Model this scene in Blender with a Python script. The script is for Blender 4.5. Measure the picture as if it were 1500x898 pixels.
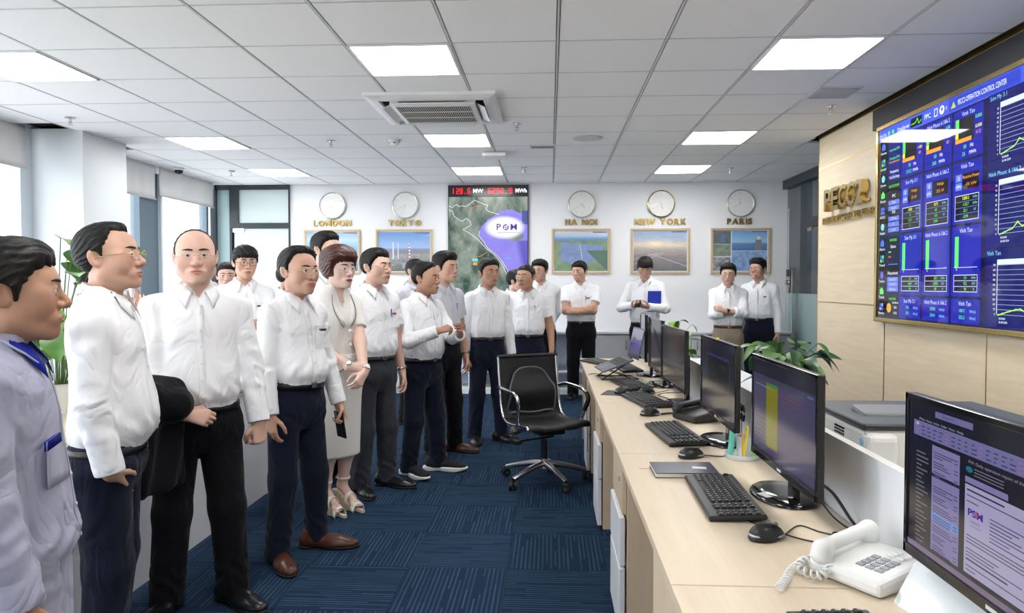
import bpy, bmesh, math, random
import numpy as np
from mathutils import Vector, Matrix
random.seed(4); np.random.seed(4)
SC = bpy.context.scene
COL = SC.collection
for _o in list(bpy.data.objects): bpy.data.objects.remove(_o)

# ------------------------------------------------------------------ camera, world, exposure
CAMZ, CEIL = 1.42, 2.77
cam_d = bpy.data.cameras.new('camera'); cam = bpy.data.objects.new('camera', cam_d); COL.objects.link(cam)
cam.location = (0, 0, CAMZ)
cam.rotation_euler = (math.radians(90) - .031, 0, .0531)
cam_d.sensor_width = 36; cam_d.lens = 36 * 1049 / 1500
cam_d.clip_start = .05; cam_d.clip_end = 200
SC.camera = cam
W = bpy.data.worlds.new('overcast'); SC.world = W; W.use_nodes = True
_nt = W.node_tree; _bg = _nt.nodes['Background']; _bg.inputs[1].default_value = 3.8
# overcast sky above, duller city ground below the horizon
_tc = _nt.nodes.new('ShaderNodeTexCoord'); _sp = _nt.nodes.new('ShaderNodeSeparateXYZ'); _mr = _nt.nodes.new('ShaderNodeMapRange'); _mx = _nt.nodes.new('ShaderNodeMix'); _mx.data_type = 'RGBA'
_nt.links.new(_tc.outputs['Generated'], _sp.inputs[0]); _nt.links.new(_sp.outputs[2], _mr.inputs[0]); _mr.inputs[1].default_value = -.12; _mr.inputs[2].default_value = .0
_nt.links.new(_mr.outputs[0], _mx.inputs['Factor']); _mx.inputs['A'].default_value = (.80, .84, .88, 1); _mx.inputs['B'].default_value = (.86, .93, 1, 1); _nt.links.new(_mx.outputs['Result'], _bg.inputs[0])
LAMP = 14.0
SC.view_settings.view_transform = 'Standard'; SC.view_settings.look = 'None'
SC.view_settings.exposure = 0.6; SC.view_settings.gamma = 1.0; SC.view_settings.use_curve_mapping = False
SC.cycles.use_denoising = True
SC.cycles.max_bounces = 8; SC.cycles.diffuse_bounces = 4; SC.cycles.glossy_bounces = 4; SC.cycles.transmission_bounces = 8; SC.cycles.transparent_max_bounces = 12
SC.cycles.sample_clamp_indirect = 6.0; SC.cycles.caustics_reflective = False; SC.cycles.caustics_refractive = False

# ------------------------------------------------------------------ object helpers
def tag(o, label=None, cat=None, group=None, kind=None):
    if label: o['label'] = label
    if cat: o['category'] = cat
    if group: o['group'] = group
    if kind: o['kind'] = kind
    return o
def empty(name, loc=(0, 0, 0), rz=0, parent=None):
    o = bpy.data.objects.new(name, None); COL.objects.link(o); o.location = loc; o.rotation_euler = (0, 0, rz); o.parent = parent
    o.empty_display_size = .1
    return o
def add_box(bm, size, c=(0, 0, 0), rot=None, bevel=0, seg=2):
    g = bmesh.ops.create_cube(bm, size=1)
    vs = g['verts']
    for v in vs: v.co = Vector((v.co.x * size[0], v.co.y * size[1], v.co.z * size[2]))
    if bevel:
        es = list({e for v in vs for e in v.link_edges})
        r = bmesh.ops.bevel(bm, geom=es, offset=min(bevel, min(size) * .49), segments=seg, affect='EDGES', profile=.5)
        vs = list({v for f in r['faces'] for v in f.verts} | {v for v in vs if v.is_valid})
    m = Matrix.Translation(c) @ (rot.to_4x4() if rot is not None else Matrix())
    for v in vs: v.co = m @ v.co
    return vs
def bm_obj(name, bm, mat, parent=None, loc=None, smooth=False):
    me = bpy.data.meshes.new(name); bm.to_mesh(me); bm.free()
    for m in (mat if isinstance(mat, (list, tuple)) else [mat]): me.materials.append(m)
    if smooth: me.polygons.foreach_set('use_smooth', [True] * len(me.polygons))
    o = bpy.data.objects.new(name, me); COL.objects.link(o); o.parent = parent
    if loc is not None: o.location = loc
    return o
def box_obj(name, size, c, mat, parent=None, bevel=0, rot=None, seg=2):
    bm = bmesh.new(); add_box(bm, size, (0, 0, 0), None, bevel, seg)
    o = bm_obj(name, bm, mat, parent, c)
    if rot is not None: o.rotation_euler = rot
    return o
def span(name, x0, x1, y0, y1, z0, z1, mat, parent=None, bevel=0):
    return box_obj(name, (abs(x1 - x0), abs(y1 - y0), abs(z1 - z0)), ((x0 + x1) / 2, (y0 + y1) / 2, (z0 + z1) / 2), mat, parent, bevel)
def struct(o): o['kind'] = 'structure'; return o
def add_cyl(bm, r, h, c=(0, 0, 0), axis='z', r2=None, seg=24, bevel=0):
    g = bmesh.ops.create_cone(bm, cap_ends=True, segments=seg, radius1=r, radius2=r if r2 is None else r2, depth=h)
    vs = g['verts']
    R = {'z': Matrix(), 'x': Matrix.Rotation(math.pi / 2, 4, 'Y'), 'y': Matrix.Rotation(-math.pi / 2, 4, 'X')}[axis] if isinstance(axis, str) else axis
    if bevel:
        es = [e for e in {e for v in vs for e in v.link_edges} if abs(abs(e.verts[0].co.z) - h / 2) < 1e-5 and abs(e.verts[0].co.z - e.verts[1].co.z) < 1e-5]
        rr = bmesh.ops.bevel(bm, geom=es, offset=bevel, segments=2, affect='EDGES')
        vs = list({v for f in rr['faces'] for v in f.verts} | {v for v in vs if v.is_valid})
    m = Matrix.Translation(c) @ R
    for v in vs: v.co = m @ v.co
    return vs
def cyl_obj(name, r, h, c, mat, parent=None, axis='z', r2=None, seg=24, bevel=0, smooth=True):
    bm = bmesh.new(); add_cyl(bm, r, h, (0, 0, 0), axis, r2, seg, bevel)
    o = bm_obj(name, bm, mat, parent, c)
    if smooth: auto_smooth(o)
    return o
def auto_smooth(o, ang=40):
    me = o.data
    me.polygons.foreach_set('use_smooth', [True] * len(me.polygons))
    try: me.set_sharp_from_angle(angle=math.radians(ang))
    except Exception: pass
    return o
def lathe_obj(name, prof, mat, parent=None, loc=(0, 0, 0), n=32, rot=None, cap=True):
    V = []; F = []
    for r, z in prof:
        for i in range(n):
            a = 2 * math.pi * i / n; V.append((r * math.cos(a), r * math.sin(a), z))
    for j in range(len(prof) - 1):
        for i in range(n): F.append((j*n+i, j*n+(i+1) % n, (j+1)*n+(i+1) % n, (j+1)*n+i))
    F.append(tuple(range(n))[::-1])
    if cap: F.append(tuple((len(prof)-1)*n+i for i in range(n)))
    me = bpy.data.meshes.new(name); me.from_pydata(V, [], F); me.materials.append(mat)
    o = bpy.data.objects.new(name, me); COL.objects.link(o); o.parent = parent; o.location = loc
    if rot is not None: o.rotation_euler = rot
    fix = bmesh.new(); fix.from_mesh(me); bmesh.ops.recalc_face_normals(fix, faces=fix.faces[:]); fix.to_mesh(me); fix.free()
    return auto_smooth(o)
def copy_tree(o, parent=None):
    c = o.copy(); COL.objects.link(c); c.parent = parent
    for ch in list(o.children): copy_tree(ch, c)
    return c
def poly_obj(name, pts, mat, parent=None, loc=(0, 0, 0), th=.002, rot=None):
    # a flat outline in x,z with thickness towards -y
    n = len(pts); V = [(x, 0, z) for x, z in pts] + [(x, th, z) for x, z in pts]
    F = [tuple(range(n)), tuple(range(2 * n - 1, n - 1, -1))] + [(i, i + n, (i + 1) % n + n, (i + 1) % n) for i in range(n)]
    me = bpy.data.meshes.new(name); me.from_pydata(V, [], F); me.materials.append(mat)
    fix = bmesh.new(); fix.from_mesh(me); bmesh.ops.recalc_face_normals(fix, faces=fix.faces[:]); fix.to_mesh(me); fix.free()
    o = bpy.data.objects.new(name, me); COL.objects.link(o); o.parent = parent; o.location = loc
    if rot is not None: o.rotation_euler = rot
    return o
def text_mesh(s, size, extrude=0., align='CENTER', bold=0., spacing=1., bevel=0.):
    # lettering turned into a mesh lying in x,y
    cu = bpy.data.curves.new('lettering', 'FONT'); cu.body = s; cu.size = size; cu.extrude = extrude; cu.align_x = align; cu.align_y = 'CENTER'
    cu.offset = bold; cu.space_character = spacing; cu.resolution_u = 3; cu.bevel_depth = bevel
    o = bpy.data.objects.new('lettering', cu); me = bpy.data.meshes.new_from_object(o)
    bpy.data.objects.remove(o); bpy.data.curves.remove(cu)
    return me
def text_obj(name, s, size, mat, parent=None, loc=(0, 0, 0), rot=(math.pi / 2, 0, 0), extrude=.004, align='CENTER', bold=0., width=None, spacing=1.):
    me = text_mesh(s, size, extrude, align, bold, spacing)
    if width:
        xs = [v.co.x for v in me.vertices]; k = width / (max(xs) - min(xs))
        for v in me.vertices: v.co.x *= k
    me.name = name; me.materials.clear(); me.materials.append(mat)
    o = bpy.data.objects.new(name, me); COL.objects.link(o); o.parent = parent; o.location = loc; o.rotation_euler = rot
    return o

# ------------------------------------------------------------------ materials
M = {}
def mat(name, color=(.8, .8, .8), rough=.5, metal=0., spec=.5, emit=None, estr=0., bump=None, var=None, sheen=0., coat=0., alpha=1., trans=0., sss=0., ior=1.45):
    m = bpy.data.materials.new(name); m.use_nodes = True; nt = m.node_tree; b = nt.nodes['Principled BSDF']
    b.inputs['Base Color'].default_value = (*color, 1); b.inputs['Roughness'].default_value = rough; b.inputs['Metallic'].default_value = metal
    b.inputs['Specular IOR Level'].default_value = spec; b.inputs['IOR'].default_value = ior
    if emit is not None: b.inputs['Emission Color'].default_value = (*emit, 1); b.inputs['Emission Strength'].default_value = estr
    if sheen: b.inputs['Sheen Weight'].default_value = sheen
    if coat: b.inputs['Coat Weight'].default_value = coat; b.inputs['Coat Roughness'].default_value = .08
    if trans: b.inputs['Transmission Weight'].default_value = trans
    b.inputs['Alpha'].default_value = alpha
    if sss: b.inputs['Subsurface Weight'].default_value = sss; b.inputs['Subsurface Radius'].default_value = (.012, .005, .003); b.inputs['Subsurface Scale'].default_value = .6
    tc = nt.nodes.new('ShaderNodeTexCoord')
    if var:      # (scale, amount, stretch)
        mp = nt.nodes.new('ShaderNodeMapping'); mp.inputs['Scale'].default_value = var[2] if len(var) > 2 else (1, 1, 1)
        n = nt.nodes.new('ShaderNodeTexNoise'); n.inputs['Scale'].default_value = var[0]; n.inputs['Detail'].default_value = 4
        nt.links.new(tc.outputs['Object'], mp.inputs[0]); nt.links.new(mp.outputs[0], n.inputs['Vector'])
        mx = nt.nodes.new('ShaderNodeMix'); mx.data_type = 'RGBA'
        nt.links.new(n.outputs['Fac'], mx.inputs['Factor'])
        mx.inputs['A'].default_value = (*[c * (1 - var[1]) for c in color], 1); mx.inputs['B'].default_value = (*[min(1, c * (1 + var[1])) for c in color], 1)
        nt.links.new(mx.outputs['Result'], b.inputs['Base Color'])
    if bump:     # (scale, strength, distance, stretch)
        mp = nt.nodes.new('ShaderNodeMapping'); mp.inputs['Scale'].default_value = bump[3] if len(bump) > 3 else (1, 1, 1)
        n = nt.nodes.new('ShaderNodeTexNoise'); n.inputs['Scale'].default_value = bump[0]; n.inputs['Detail'].default_value = 5
        nt.links.new(tc.outputs['Object'], mp.inputs[0]); nt.links.new(mp.outputs[0], n.inputs['Vector'])
        bp = nt.nodes.new('ShaderNodeBump'); bp.inputs['Strength'].default_value = bump[1]; bp.inputs['Distance'].default_value = bump[2]
        nt.links.new(n.outputs['Fac'], bp.inputs['Height']); nt.links.new(bp.outputs[0], b.inputs['Normal'])
    M[name] = m
    return m
def vcol_mat(name, rough=.5, spec=.4, sss=0., emit=0.):
    m = mat(name, (1, 1, 1), rough, spec=spec, sss=sss); nt = m.node_tree; b = nt.nodes['Principled BSDF']
    a = nt.nodes.new('ShaderNodeAttribute'); a.attribute_name = 'Col'
    nt.links.new(a.outputs['Color'], b.inputs['Base Color'])
    if emit: nt.links.new(a.outputs['Color'], b.inputs['Emission Color']); b.inputs['Emission Strength'].default_value = emit
    return m
# people
vcol_mat('skin', .48, .38, .08); vcol_mat('eye', .12, .5)
mat('hair_black', (.008, .007, .007), .5, spec=.3, bump=(140, .5, .004, (1, .3, .3)))
mat('hair_grey', (.055, .048, .045), .5, bump=(140, .5, .004, (1, .3, .3)))
mat('hair_brown', (.060, .018, .012), .38, bump=(120, .5, .004, (1, .3, .3)))
mat('brow', (.02, .014, .012), .7)
fab = (55, .25, .004, (1, 1, .5))
def cloth(m, scale=8., dist=.013, strength=.65):
    # soft creases of worn cloth
    nt = m.node_tree; b = nt.nodes['Principled BSDF']; old = b.inputs['Normal'].links[0].from_node if b.inputs['Normal'].links else None
    tc = nt.nodes.new('ShaderNodeTexCoord'); mp = nt.nodes.new('ShaderNodeMapping'); mp.inputs['Scale'].default_value = (1, 1, .55); mp.inputs['Rotation'].default_value = (.3, .5, 0)
    n = nt.nodes.new('ShaderNodeTexNoise'); n.inputs['Scale'].default_value = scale; n.inputs['Detail'].default_value = 2.5; n.inputs['Distortion'].default_value = .9
    ma = nt.nodes.new('ShaderNodeMath'); ma.operation = 'SUBTRACT'; ma.inputs[1].default_value = .5
    mb = nt.nodes.new('ShaderNodeMath'); mb.operation = 'ABSOLUTE'
    bp = nt.nodes.new('ShaderNodeBump'); bp.inputs['Strength'].default_value = strength; bp.inputs['Distance'].default_value = dist * 4
    L = nt.links.new
    L(tc.outputs['Object'], mp.inputs[0]); L(mp.outputs[0], n.inputs['Vector']); L(n.outputs['Fac'], ma.inputs[0]); L(ma.outputs[0], mb.inputs[0]); L(mb.outputs[0], bp.inputs['Height'])
    if old: L(old.outputs[0], bp.inputs['Normal'])
    L(bp.outputs[0], b.inputs['Normal'])
mat('shirt_white', (.86, .87, .90), .75, spec=.25, sheen=.1, bump=fab)
mat('shirt_ivory', (.80, .785, .75), .8, spec=.2, sheen=.15, bump=(160, .5, .003))
mat('shirt_lilac', (.36, .37, .49), .8, spec=.2, sheen=.1, bump=fab)
mat('shirt_greystripe', (.60, .61, .68), .75, spec=.2, bump=fab)
mat('collar_blue', (.008, .016, .30), .7, spec=.25, bump=fab)
mat('piping_grey', (.42, .45, .60), .7)
mat('trousers_black', (.006, .006, .008), .85, spec=.15, sheen=.05, bump=fab)
mat('trousers_navy', (.008, .011, .025), .85, spec=.15, sheen=.08, bump=fab)
mat('trousers_grey', (.038, .040, .050), .85, spec=.15, sheen=.08, bump=fab)
mat('trousers_beige', (.30, .245, .19), .85, spec=.15, bump=fab)
for _n in ('shirt_white', 'shirt_lilac', 'shirt_greystripe', 'trousers_beige', 'trousers_navy', 'trousers_grey', 'trousers_black'): cloth(M[_n])
mat('shoe_black', (.008, .008, .009), .28, spec=.5, bump=(60, .2, .003))
mat('shoe_brown', (.070, .020, .010), .32, spec=.5, var=(14, .35), bump=(60, .2, .003))
mat('shoe_knit', (.010, .010, .012), .8); mat('sole_white', (.75, .75, .76), .6); mat('sole_black', (.007, .007, .007), .6)
mat('belt_black', (.008, .008, .008), .4); mat('belt_brown', (.085, .028, .012), .45)
mat('chrome_dark', (.25, .25, .26), .25, 1.); mat('chrome', (.72, .72, .74), .12, 1.); mat('metal_silver', (.62, .60, .58), .25, 1.); mat('metal_gold', (.72, .52, .24), .22, 1.)
mat('frame_black', (.01, .01, .01), .3); mat('button', (.75, .75, .76), .3)
mat('lens', (1, 1, 1), .02, alpha=.05, spec=.8)
# ------------------------------------------------------------------ people: signed-distance sculpting
def ln(v): return np.sqrt((v * v).sum(-1))
def rcone(p, a, b, r1, r2):
    a = np.asarray(a, float); ba = np.asarray(b, float) - a
    pa = p - a
    h = np.clip(pa @ ba / max(1e-9, ba @ ba), 0, 1)
    return ln(pa - h[:, None] * ba) - (r1 + (r2 - r1) * h)
def ell(p, c, r):
    r = np.asarray(r, float); q = (p - np.asarray(c, float))
    k0 = ln(q / r); k1 = ln(q / (r * r)) + 1e-9
    return k0 * (k0 - 1) / k1
def sph(p, c, r): return ln(p - np.asarray(c, float)) - r
def smin(a, b, k):
    h = np.clip(.5 + .5 * (b - a) / k, 0, 1)
    return b + (a - b) * h - k * h * (1 - h)
def smax(a, b, k): return -smin(-a, -b, k)
def bounded(p, c, r, fn, m=.03):
    d0 = ln(p - np.asarray(c, float)) - r
    out = np.maximum(d0, 0) + m
    k = d0 < m
    if k.any(): out[k] = fn(p[k])
    return out
def smooth_rows(rows, n=90):
    rows = np.array(rows, float); t = np.arange(len(rows)); tt = np.linspace(0, len(rows) - 1, n)
    i = np.clip(tt.astype(int), 0, len(rows) - 2); f = (tt - i)[:, None]
    p0 = rows[np.maximum(i - 1, 0)]; p1 = rows[i]; p2 = rows[i + 1]; p3 = rows[np.minimum(i + 2, len(rows) - 1)]
    return .5 * (2 * p1 + (p2 - p0) * f + (2 * p0 - 5 * p1 + 4 * p2 - p3) * f**2 + (3 * p1 - p0 - 3 * p2 + p3) * f**3)
def loft(p, tab, n=2.3):
    # tab columns: z, centre x, half width, depth to the front, depth to the back
    z = p[:, 2]
    cx, a, bf, bb = (np.interp(z, tab[:, 0], tab[:, j]) for j in (1, 2, 3, 4))
    x = p[:, 0] - cx; y = p[:, 1]; b = np.where(y > 0, bf, bb)
    k = ((np.abs(x) / a)**n + (np.abs(y) / b)**n)**(1 / n) + 1e-6
    d = np.sqrt(x * x + y * y) * (1 - 1 / k)
    d = np.where(k < .3, -np.minimum(a, b) * .7, d)
    return np.maximum(d, np.maximum(z - tab[-1, 0], tab[0, 0] - z))
FOLD_DIRS = {}
def folds(p, seed, freq, stretch=(1, 1, 1)):
    if seed not in FOLD_DIRS:
        r = np.random.RandomState(seed); L = []
        for i in range(4):
            d = r.normal(size=3); d /= np.linalg.norm(d); e = r.normal(size=3); e /= np.linalg.norm(e); L.append((d, e, r.rand() * 6, r.rand() * 6))
        FOLD_DIRS[seed] = L
    q = p * np.asarray(stretch); s = 0
    for d, e, a, b in FOLD_DIRS[seed]: s = s + np.sin(freq * (q @ d) + 1.6 * np.sin(freq * .55 * (q @ e) + a) + b)
    return 1 - np.abs(s / 2.2)
def surface(fn, lo, hi, h, reach=1.5):
    # naive surface nets on a grid that is only filled in near the surface
    lo = np.asarray(lo, float); n = (np.ceil((np.asarray(hi, float) - lo) / h / 4).astype(int)) * 4 + 1
    S = 4; cn = (n - 1) // S + 1
    g = np.stack(np.meshgrid(*[np.arange(c) for c in cn], indexing='ij'), -1).reshape(-1, 3)
    cd = fn(lo + g * (h * S)).reshape(cn)
    idx = [np.minimum((np.arange(k) + S // 2) // S, c - 1) for k, c in zip(n, cn)]
    D = cd[np.ix_(*idx)].astype(np.float32)
    act = np.argwhere(np.abs(D) < h * S * reach)
    D[act[:, 0], act[:, 1], act[:, 2]] = fn(lo + act * h)
    s = D < 0
    c = s[:-1, :-1, :-1].astype(np.int8)
    for o in ((1,0,0),(0,1,0),(0,0,1),(1,1,0),(1,0,1),(0,1,1),(1,1,1)):
        c = c + s[o[0]:n[0]-1+o[0], o[1]:n[1]-1+o[1], o[2]:n[2]-1+o[2]]
    cells = np.argwhere((c > 0) & (c < 8))
    if not len(cells): return np.zeros((0, 3)), np.zeros((0, 4), int)
    vid = -np.ones(n - 1, np.int64); vid[cells[:, 0], cells[:, 1], cells[:, 2]] = np.arange(len(cells))
    acc = np.zeros((len(cells), 3)); cnt = np.zeros(len(cells))
    offs = np.array([(i, j, k) for i in (0, 1) for j in (0, 1) for k in (0, 1)])
    val = {tuple(o): D[cells[:, 0]+o[0], cells[:, 1]+o[1], cells[:, 2]+o[2]] for o in offs}
    for o in offs:
        for ax in range(3):
            if o[ax] == 0:
                q = o.copy(); q[ax] = 1
                a, b = val[tuple(o)], val[tuple(q)]
                m = (a < 0) != (b < 0)
                t = np.where(m, a / np.where(m, a - b, 1), 0)
                pt = np.repeat(o[None].astype(float), len(cells), 0); pt[:, ax] += t
                acc += pt * m[:, None]; cnt += m
    V = lo + (cells + acc / cnt[:, None]) * h
    Q = []
    for ax in range(3):
        sl0 = [slice(None)] * 3; sl1 = [slice(None)] * 3
        sl0[ax] = slice(0, -1); sl1[ax] = slice(1, None)
        A, B = s[tuple(sl0)], s[tuple(sl1)]
        e = np.argwhere(A != B)
        u, v = (ax + 1) % 3, (ax + 2) % 3
        ok = (e[:, u] > 0) & (e[:, v] > 0) & (e[:, u] < n[u] - 1) & (e[:, v] < n[v] - 1)
        e = e[ok]; sg = A[e[:, 0], e[:, 1], e[:, 2]]
        def cid(du, dv):
            f = e.copy(); f[:, u] -= du; f[:, v] -= dv
            return vid[f[:, 0], f[:, 1], f[:, 2]]
        q = np.stack([cid(1, 1), cid(0, 1), cid(0, 0), cid(1, 0)], 1)
        q[~sg] = q[~sg][:, ::-1]
        Q.append(q)
    Q = np.concatenate(Q)
    return V, Q[(Q >= 0).all(1)]
def np_mesh(name, V, Q, mat, parent=None, col=None, smooth=True):
    me = bpy.data.meshes.new(name)
    Q = np.asarray(Q); V = np.asarray(V)
    used = np.unique(Q)
    if len(used) < len(V):
        inv = np.zeros(len(V), np.int64); inv[used] = np.arange(len(used)); V = V[used]; Q = inv[Q]
        if col is not None: col = np.asarray(col)[used]
    nq = Q.shape[1]
    me.vertices.add(len(V)); me.vertices.foreach_set('co', V.astype(np.float32).ravel())
    me.loops.add(Q.size); me.loops.foreach_set('vertex_index', Q.astype(np.int32).ravel())
    me.polygons.add(len(Q)); me.polygons.foreach_set('loop_start', np.arange(len(Q), dtype=np.int32) * nq)
    me.polygons.foreach_set('use_smooth', np.full(len(Q), smooth))
    me.update(calc_edges=True); me.validate()
    if col is not None:
        at = me.color_attributes.new('Col', 'FLOAT_COLOR', 'POINT')
        at.data.foreach_set('color', np.concatenate([col, np.ones((len(col), 1))], 1).astype(np.float32).ravel())
    me.materials.append(mat)
    o = bpy.data.objects.new(name, me); COL.objects.link(o); o.parent = parent
    return o
def push(P, fn, off, it=4):
    # move points along the gradient until they sit at distance off from the surface
    P = np.array(P, float); e = .002
    for _ in range(it):
        d = fn(P)
        g = np.stack([fn(P + np.eye(3)[i] * e) - d for i in range(3)], 1) / e
        g /= (ln(g)[:, None] + 1e-6)
        P = P - g * (d - off)[:, None] * .9
    return P
def drop_on(P, fn, direction, off, reach=.25):
    # march points along a direction onto the surface
    P = np.array(P, float); d = np.asarray(direction, float); t = np.zeros(len(P))
    for _ in range(22):
        s = fn(P + t[:, None] * d) - off
        t = np.clip(t + s * .7, -.05, reach)
    return P + t[:, None] * d
def strip(name, A, B, th, mat, parent, closed=False):
    # a thin solid band between two rows of points, thickness along the local normal
    A = np.asarray(A); B = np.asarray(B); n = len(A)
    m = (A + B) / 2; t = np.roll(m, -1, 0) - np.roll(m, 1, 0)
    if not closed: t[0] = m[1] - m[0]; t[-1] = m[-1] - m[-2]
    N = np.cross(t, B - A); N /= ln(N)[:, None] + 1e-9
    V = np.concatenate([A, B, A + N * th, B + N * th]); Q = []
    for i in range(n if closed else n - 1):
        j = (i + 1) % n
        for a, b in ((0, 1), (3, 2), (2, 0), (1, 3)):
            Q.append((a*n+i, b*n+i, b*n+j, a*n+j))
    if not closed: Q += [(0, 2*n, 3*n, n), (n-1, 2*n-1, 4*n-1, 3*n-1)]
    o = np_mesh(name, V, Q, mat, parent); 
    fix_normals(o.data); return o
def fix_normals(me):
    bm = bmesh.new(); bm.from_mesh(me); bmesh.ops.recalc_face_normals(bm, faces=bm.faces[:]); bm.to_mesh(me); bm.free()
def tube_mesh(pts, r, sides=6, closed=False):
    pts = np.asarray(pts, float); n = len(pts); r = np.broadcast_to(r, (n,))
    t = np.roll(pts, -1, 0) - np.roll(pts, 1, 0)
    if not closed: t[0] = pts[1] - pts[0]; t[-1] = pts[-1] - pts[-2]
    t /= ln(t)[:, None] + 1e-9
    ref = np.array([0, 0, 1.]) if abs(t[:, 2]).mean() < .8 else np.array([1., 0, 0])
    u = np.cross(t, ref); u /= ln(u)[:, None] + 1e-9; v = np.cross(t, u)
    a = np.arange(sides) * 2 * np.pi / sides
    V = (pts[:, None] + r[:, None, None] * (np.cos(a)[None, :, None] * u[:, None] + np.sin(a)[None, :, None] * v[:, None])).reshape(-1, 3)
    Q = [(i*sides+k, i*sides+(k+1) % sides, ((i+1) % n)*sides+(k+1) % sides, ((i+1) % n)*sides+k)
         for i in range(n if closed else n - 1) for k in range(sides)]
    return V, np.array(Q)
def tube(name, pts, r, mat, parent=None, sides=6, closed=False):
    V, Q = tube_mesh(pts, r, sides, closed)
    o = np_mesh(name, V, Q, mat, parent); fix_normals(o.data)
    return o
def rotm(yaw=0, pitch=0, roll=0):
    y, p, r = (math.radians(a) for a in (yaw, pitch, roll))
    Rz = np.array([[math.cos(y), -math.sin(y), 0], [math.sin(y), math.cos(y), 0], [0, 0, 1]])
    Rx = np.array([[1, 0, 0], [0, math.cos(p), -math.sin(p)], [0, math.sin(p), math.cos(p)]])
    Ry = np.array([[math.cos(r), 0, math.sin(r)], [0, 1, 0], [-math.sin(r), 0, math.cos(r)]])
    return Rz @ Rx @ Ry

# ---- head in its own space: x to the person's right, y to the front, z up, eyes at z = 0
EYE = np.array([.0315, .0765, .003])
def head_sdf(p, f):
    x = np.abs(p[:, 0]); q = np.stack([x, p[:, 1], p[:, 2]], 1)
    jw, ch, nz, fat = f['jaw'], f['chin'], f['nose'], f['fat']
    d = ell(q, (0, -.014, .030), (.0755, .096, .083))
    d = smin(d, ell(q, (0, .022, .02), (.067, .066, .075)), .03)
    d = smin(d, ell(q, (0, .024, -.036), (.060 * jw, .060, .075)), .03)
    d = smin(d, rcone(q, (.046 * jw, -.004, -.062), (.012, .064, -.096 * ch), .024 + .006 * fat, .017), .03)
    d = smin(d, sph(q, (.040 * jw, .047, -.030), .027 + .005 * fat), .022)
    d = smin(d, sph(q, (.046, .052, -.004), .024), .02)
    d = smin(d, rcone(q, (0, .081, .025), (.040, .066, .026), .011, .010), .018)
    d = smin(d, sph(q, (0, .074, -.097 * ch), .014), .02)
    d = smax(d, -ell(q, (.0315, .104, .002), (.020, .0175, .0125)), .013)
    # nose
    d = smin(d, rcone(q, (0, .082, .014), (0, .1065, -.026), .006, .0105 * nz), .012)
    d = smin(d, sph(q, (0, .1035, -.031), .0115 * nz), .006)
    d = smin(d, sph(q, (.0135 * nz, .0935, -.034), .0088 * nz), .006)
    d = smax(d, -sph(q, (.008, .1015, -.0455), .0045), .004)
    # lips around the mouth
    d = smin(d, ell(q, (0, .074, -.066), (.037, .0215, .024)), .014)
    d = smin(d, rcone(q, (.004, .0960, -.0605), (.0250, .0900, -.0632), .0040, .0024), .004)
    d = smin(d, rcone(q, (0, .0940, -.0720), (.0220, .0895, -.0655), .0052, .0026), .004)
    d = smax(d, -ell(q, (0, .101, -.0658), (.0250, .013, .0011 + .003 * f.get('open', 0))), .003)
    d = smax(d, -ell(q, (0, .104, -.081), (.018, .010, .004)), .008)
    # lids with an almond opening over the eyeball
    lid = sph(q, EYE, .0150)
    slit = ell(q, EYE + np.array([.0, .012, -.0012]), (.0145, .03, .0040 * f.get('eye', 1)))
    lid = smax(lid, -slit, .0015)
    d = smin(d, lid, .006)
    d = smax(d, -smax(slit, sph(q, EYE, .0165), .001), .0015)
    # ears
    e = q - np.array([.0775, -.018, -.004]); c, s = math.cos(.45), math.sin(.45)
    er = np.stack([c * e[:, 0] + s * e[:, 1], -s * e[:, 0] + c * e[:, 1], e[:, 2]], 1)
    er[:, 1] += er[:, 2] * .18
    ear = ell(er, (0.004, 0, .002), (.0075, .0195, .032))
    ear = smax(ear, -ell(er, (.012, .004, .004), (.0075, .0105, .020)), .004)
    d = smin(d, ear, .007)
    return d
def hair_sdf(p, f):
    st = f['hair']; x = np.abs(p[:, 0]); q = np.stack([x, p[:, 1], p[:, 2]], 1); y, z = p[:, 1], p[:, 2]
    th = st.get('th', .010); top = st.get('top', .006)
    d = ell(q, (0, -.014, .030), (.0755, .096, .083))
    d = smin(d, ell(q, (0, .022, .02), (.067, .066, .075)), .03)
    hl = np.array(st['line']); line = np.interp(y, hl[:, 0], hl[:, 1])
    if 'peak' in st: line = line - st['peak'] * np.exp(-(x / .022)**2) * (y > .03) + st.get('rec', 0) * np.exp(-((x - .045) / .018)**2) * (y > .0)
    # locks: streaks that run back from the forehead and down the sides
    ang = np.arctan2(p[:, 0], z - .0 + .02) + st.get('swirl', .35) * y * 9
    lock = np.sin(ang * 31 + 2.2 * np.sin(y * 42 + 3 * z * 10)) * .6 + np.sin(ang * 57 + y * 60 + 1.3) * .4
    line = line + lock * st.get('jag', .0045) + st.get('part', 0) * p[:, 0] * (y > .03)
    t = np.clip((z - line) / st.get('fade', .030), 0, 1)**.75
    field = .0012 + th * t + top * np.clip((z - .045) / .06, 0, 1) * t
    field = field + st.get('quiff', .004) * np.exp(-((y - .06) / .03)**2) * np.clip((z - line) / .02, 0, 1) * (z > .04)
    field = field + (.0011 + .10 * field) * lock * st.get('rough', 1) * t
    if st.get('vol'): field = field + st['vol'] * t
    d = d - field
    d = smax(d, (line - z) * .75, .003)
    if st.get('bald'): d = smax(d, (z - st['bald']) * .8 - np.maximum(0, -(y + .03)) * .25, .01)
    if st.get('ear_cut', True):
        d = smax(d, -ell(q, (.086, -.014, -.010), (.020, .022, .034)), .004)
    return d
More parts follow.
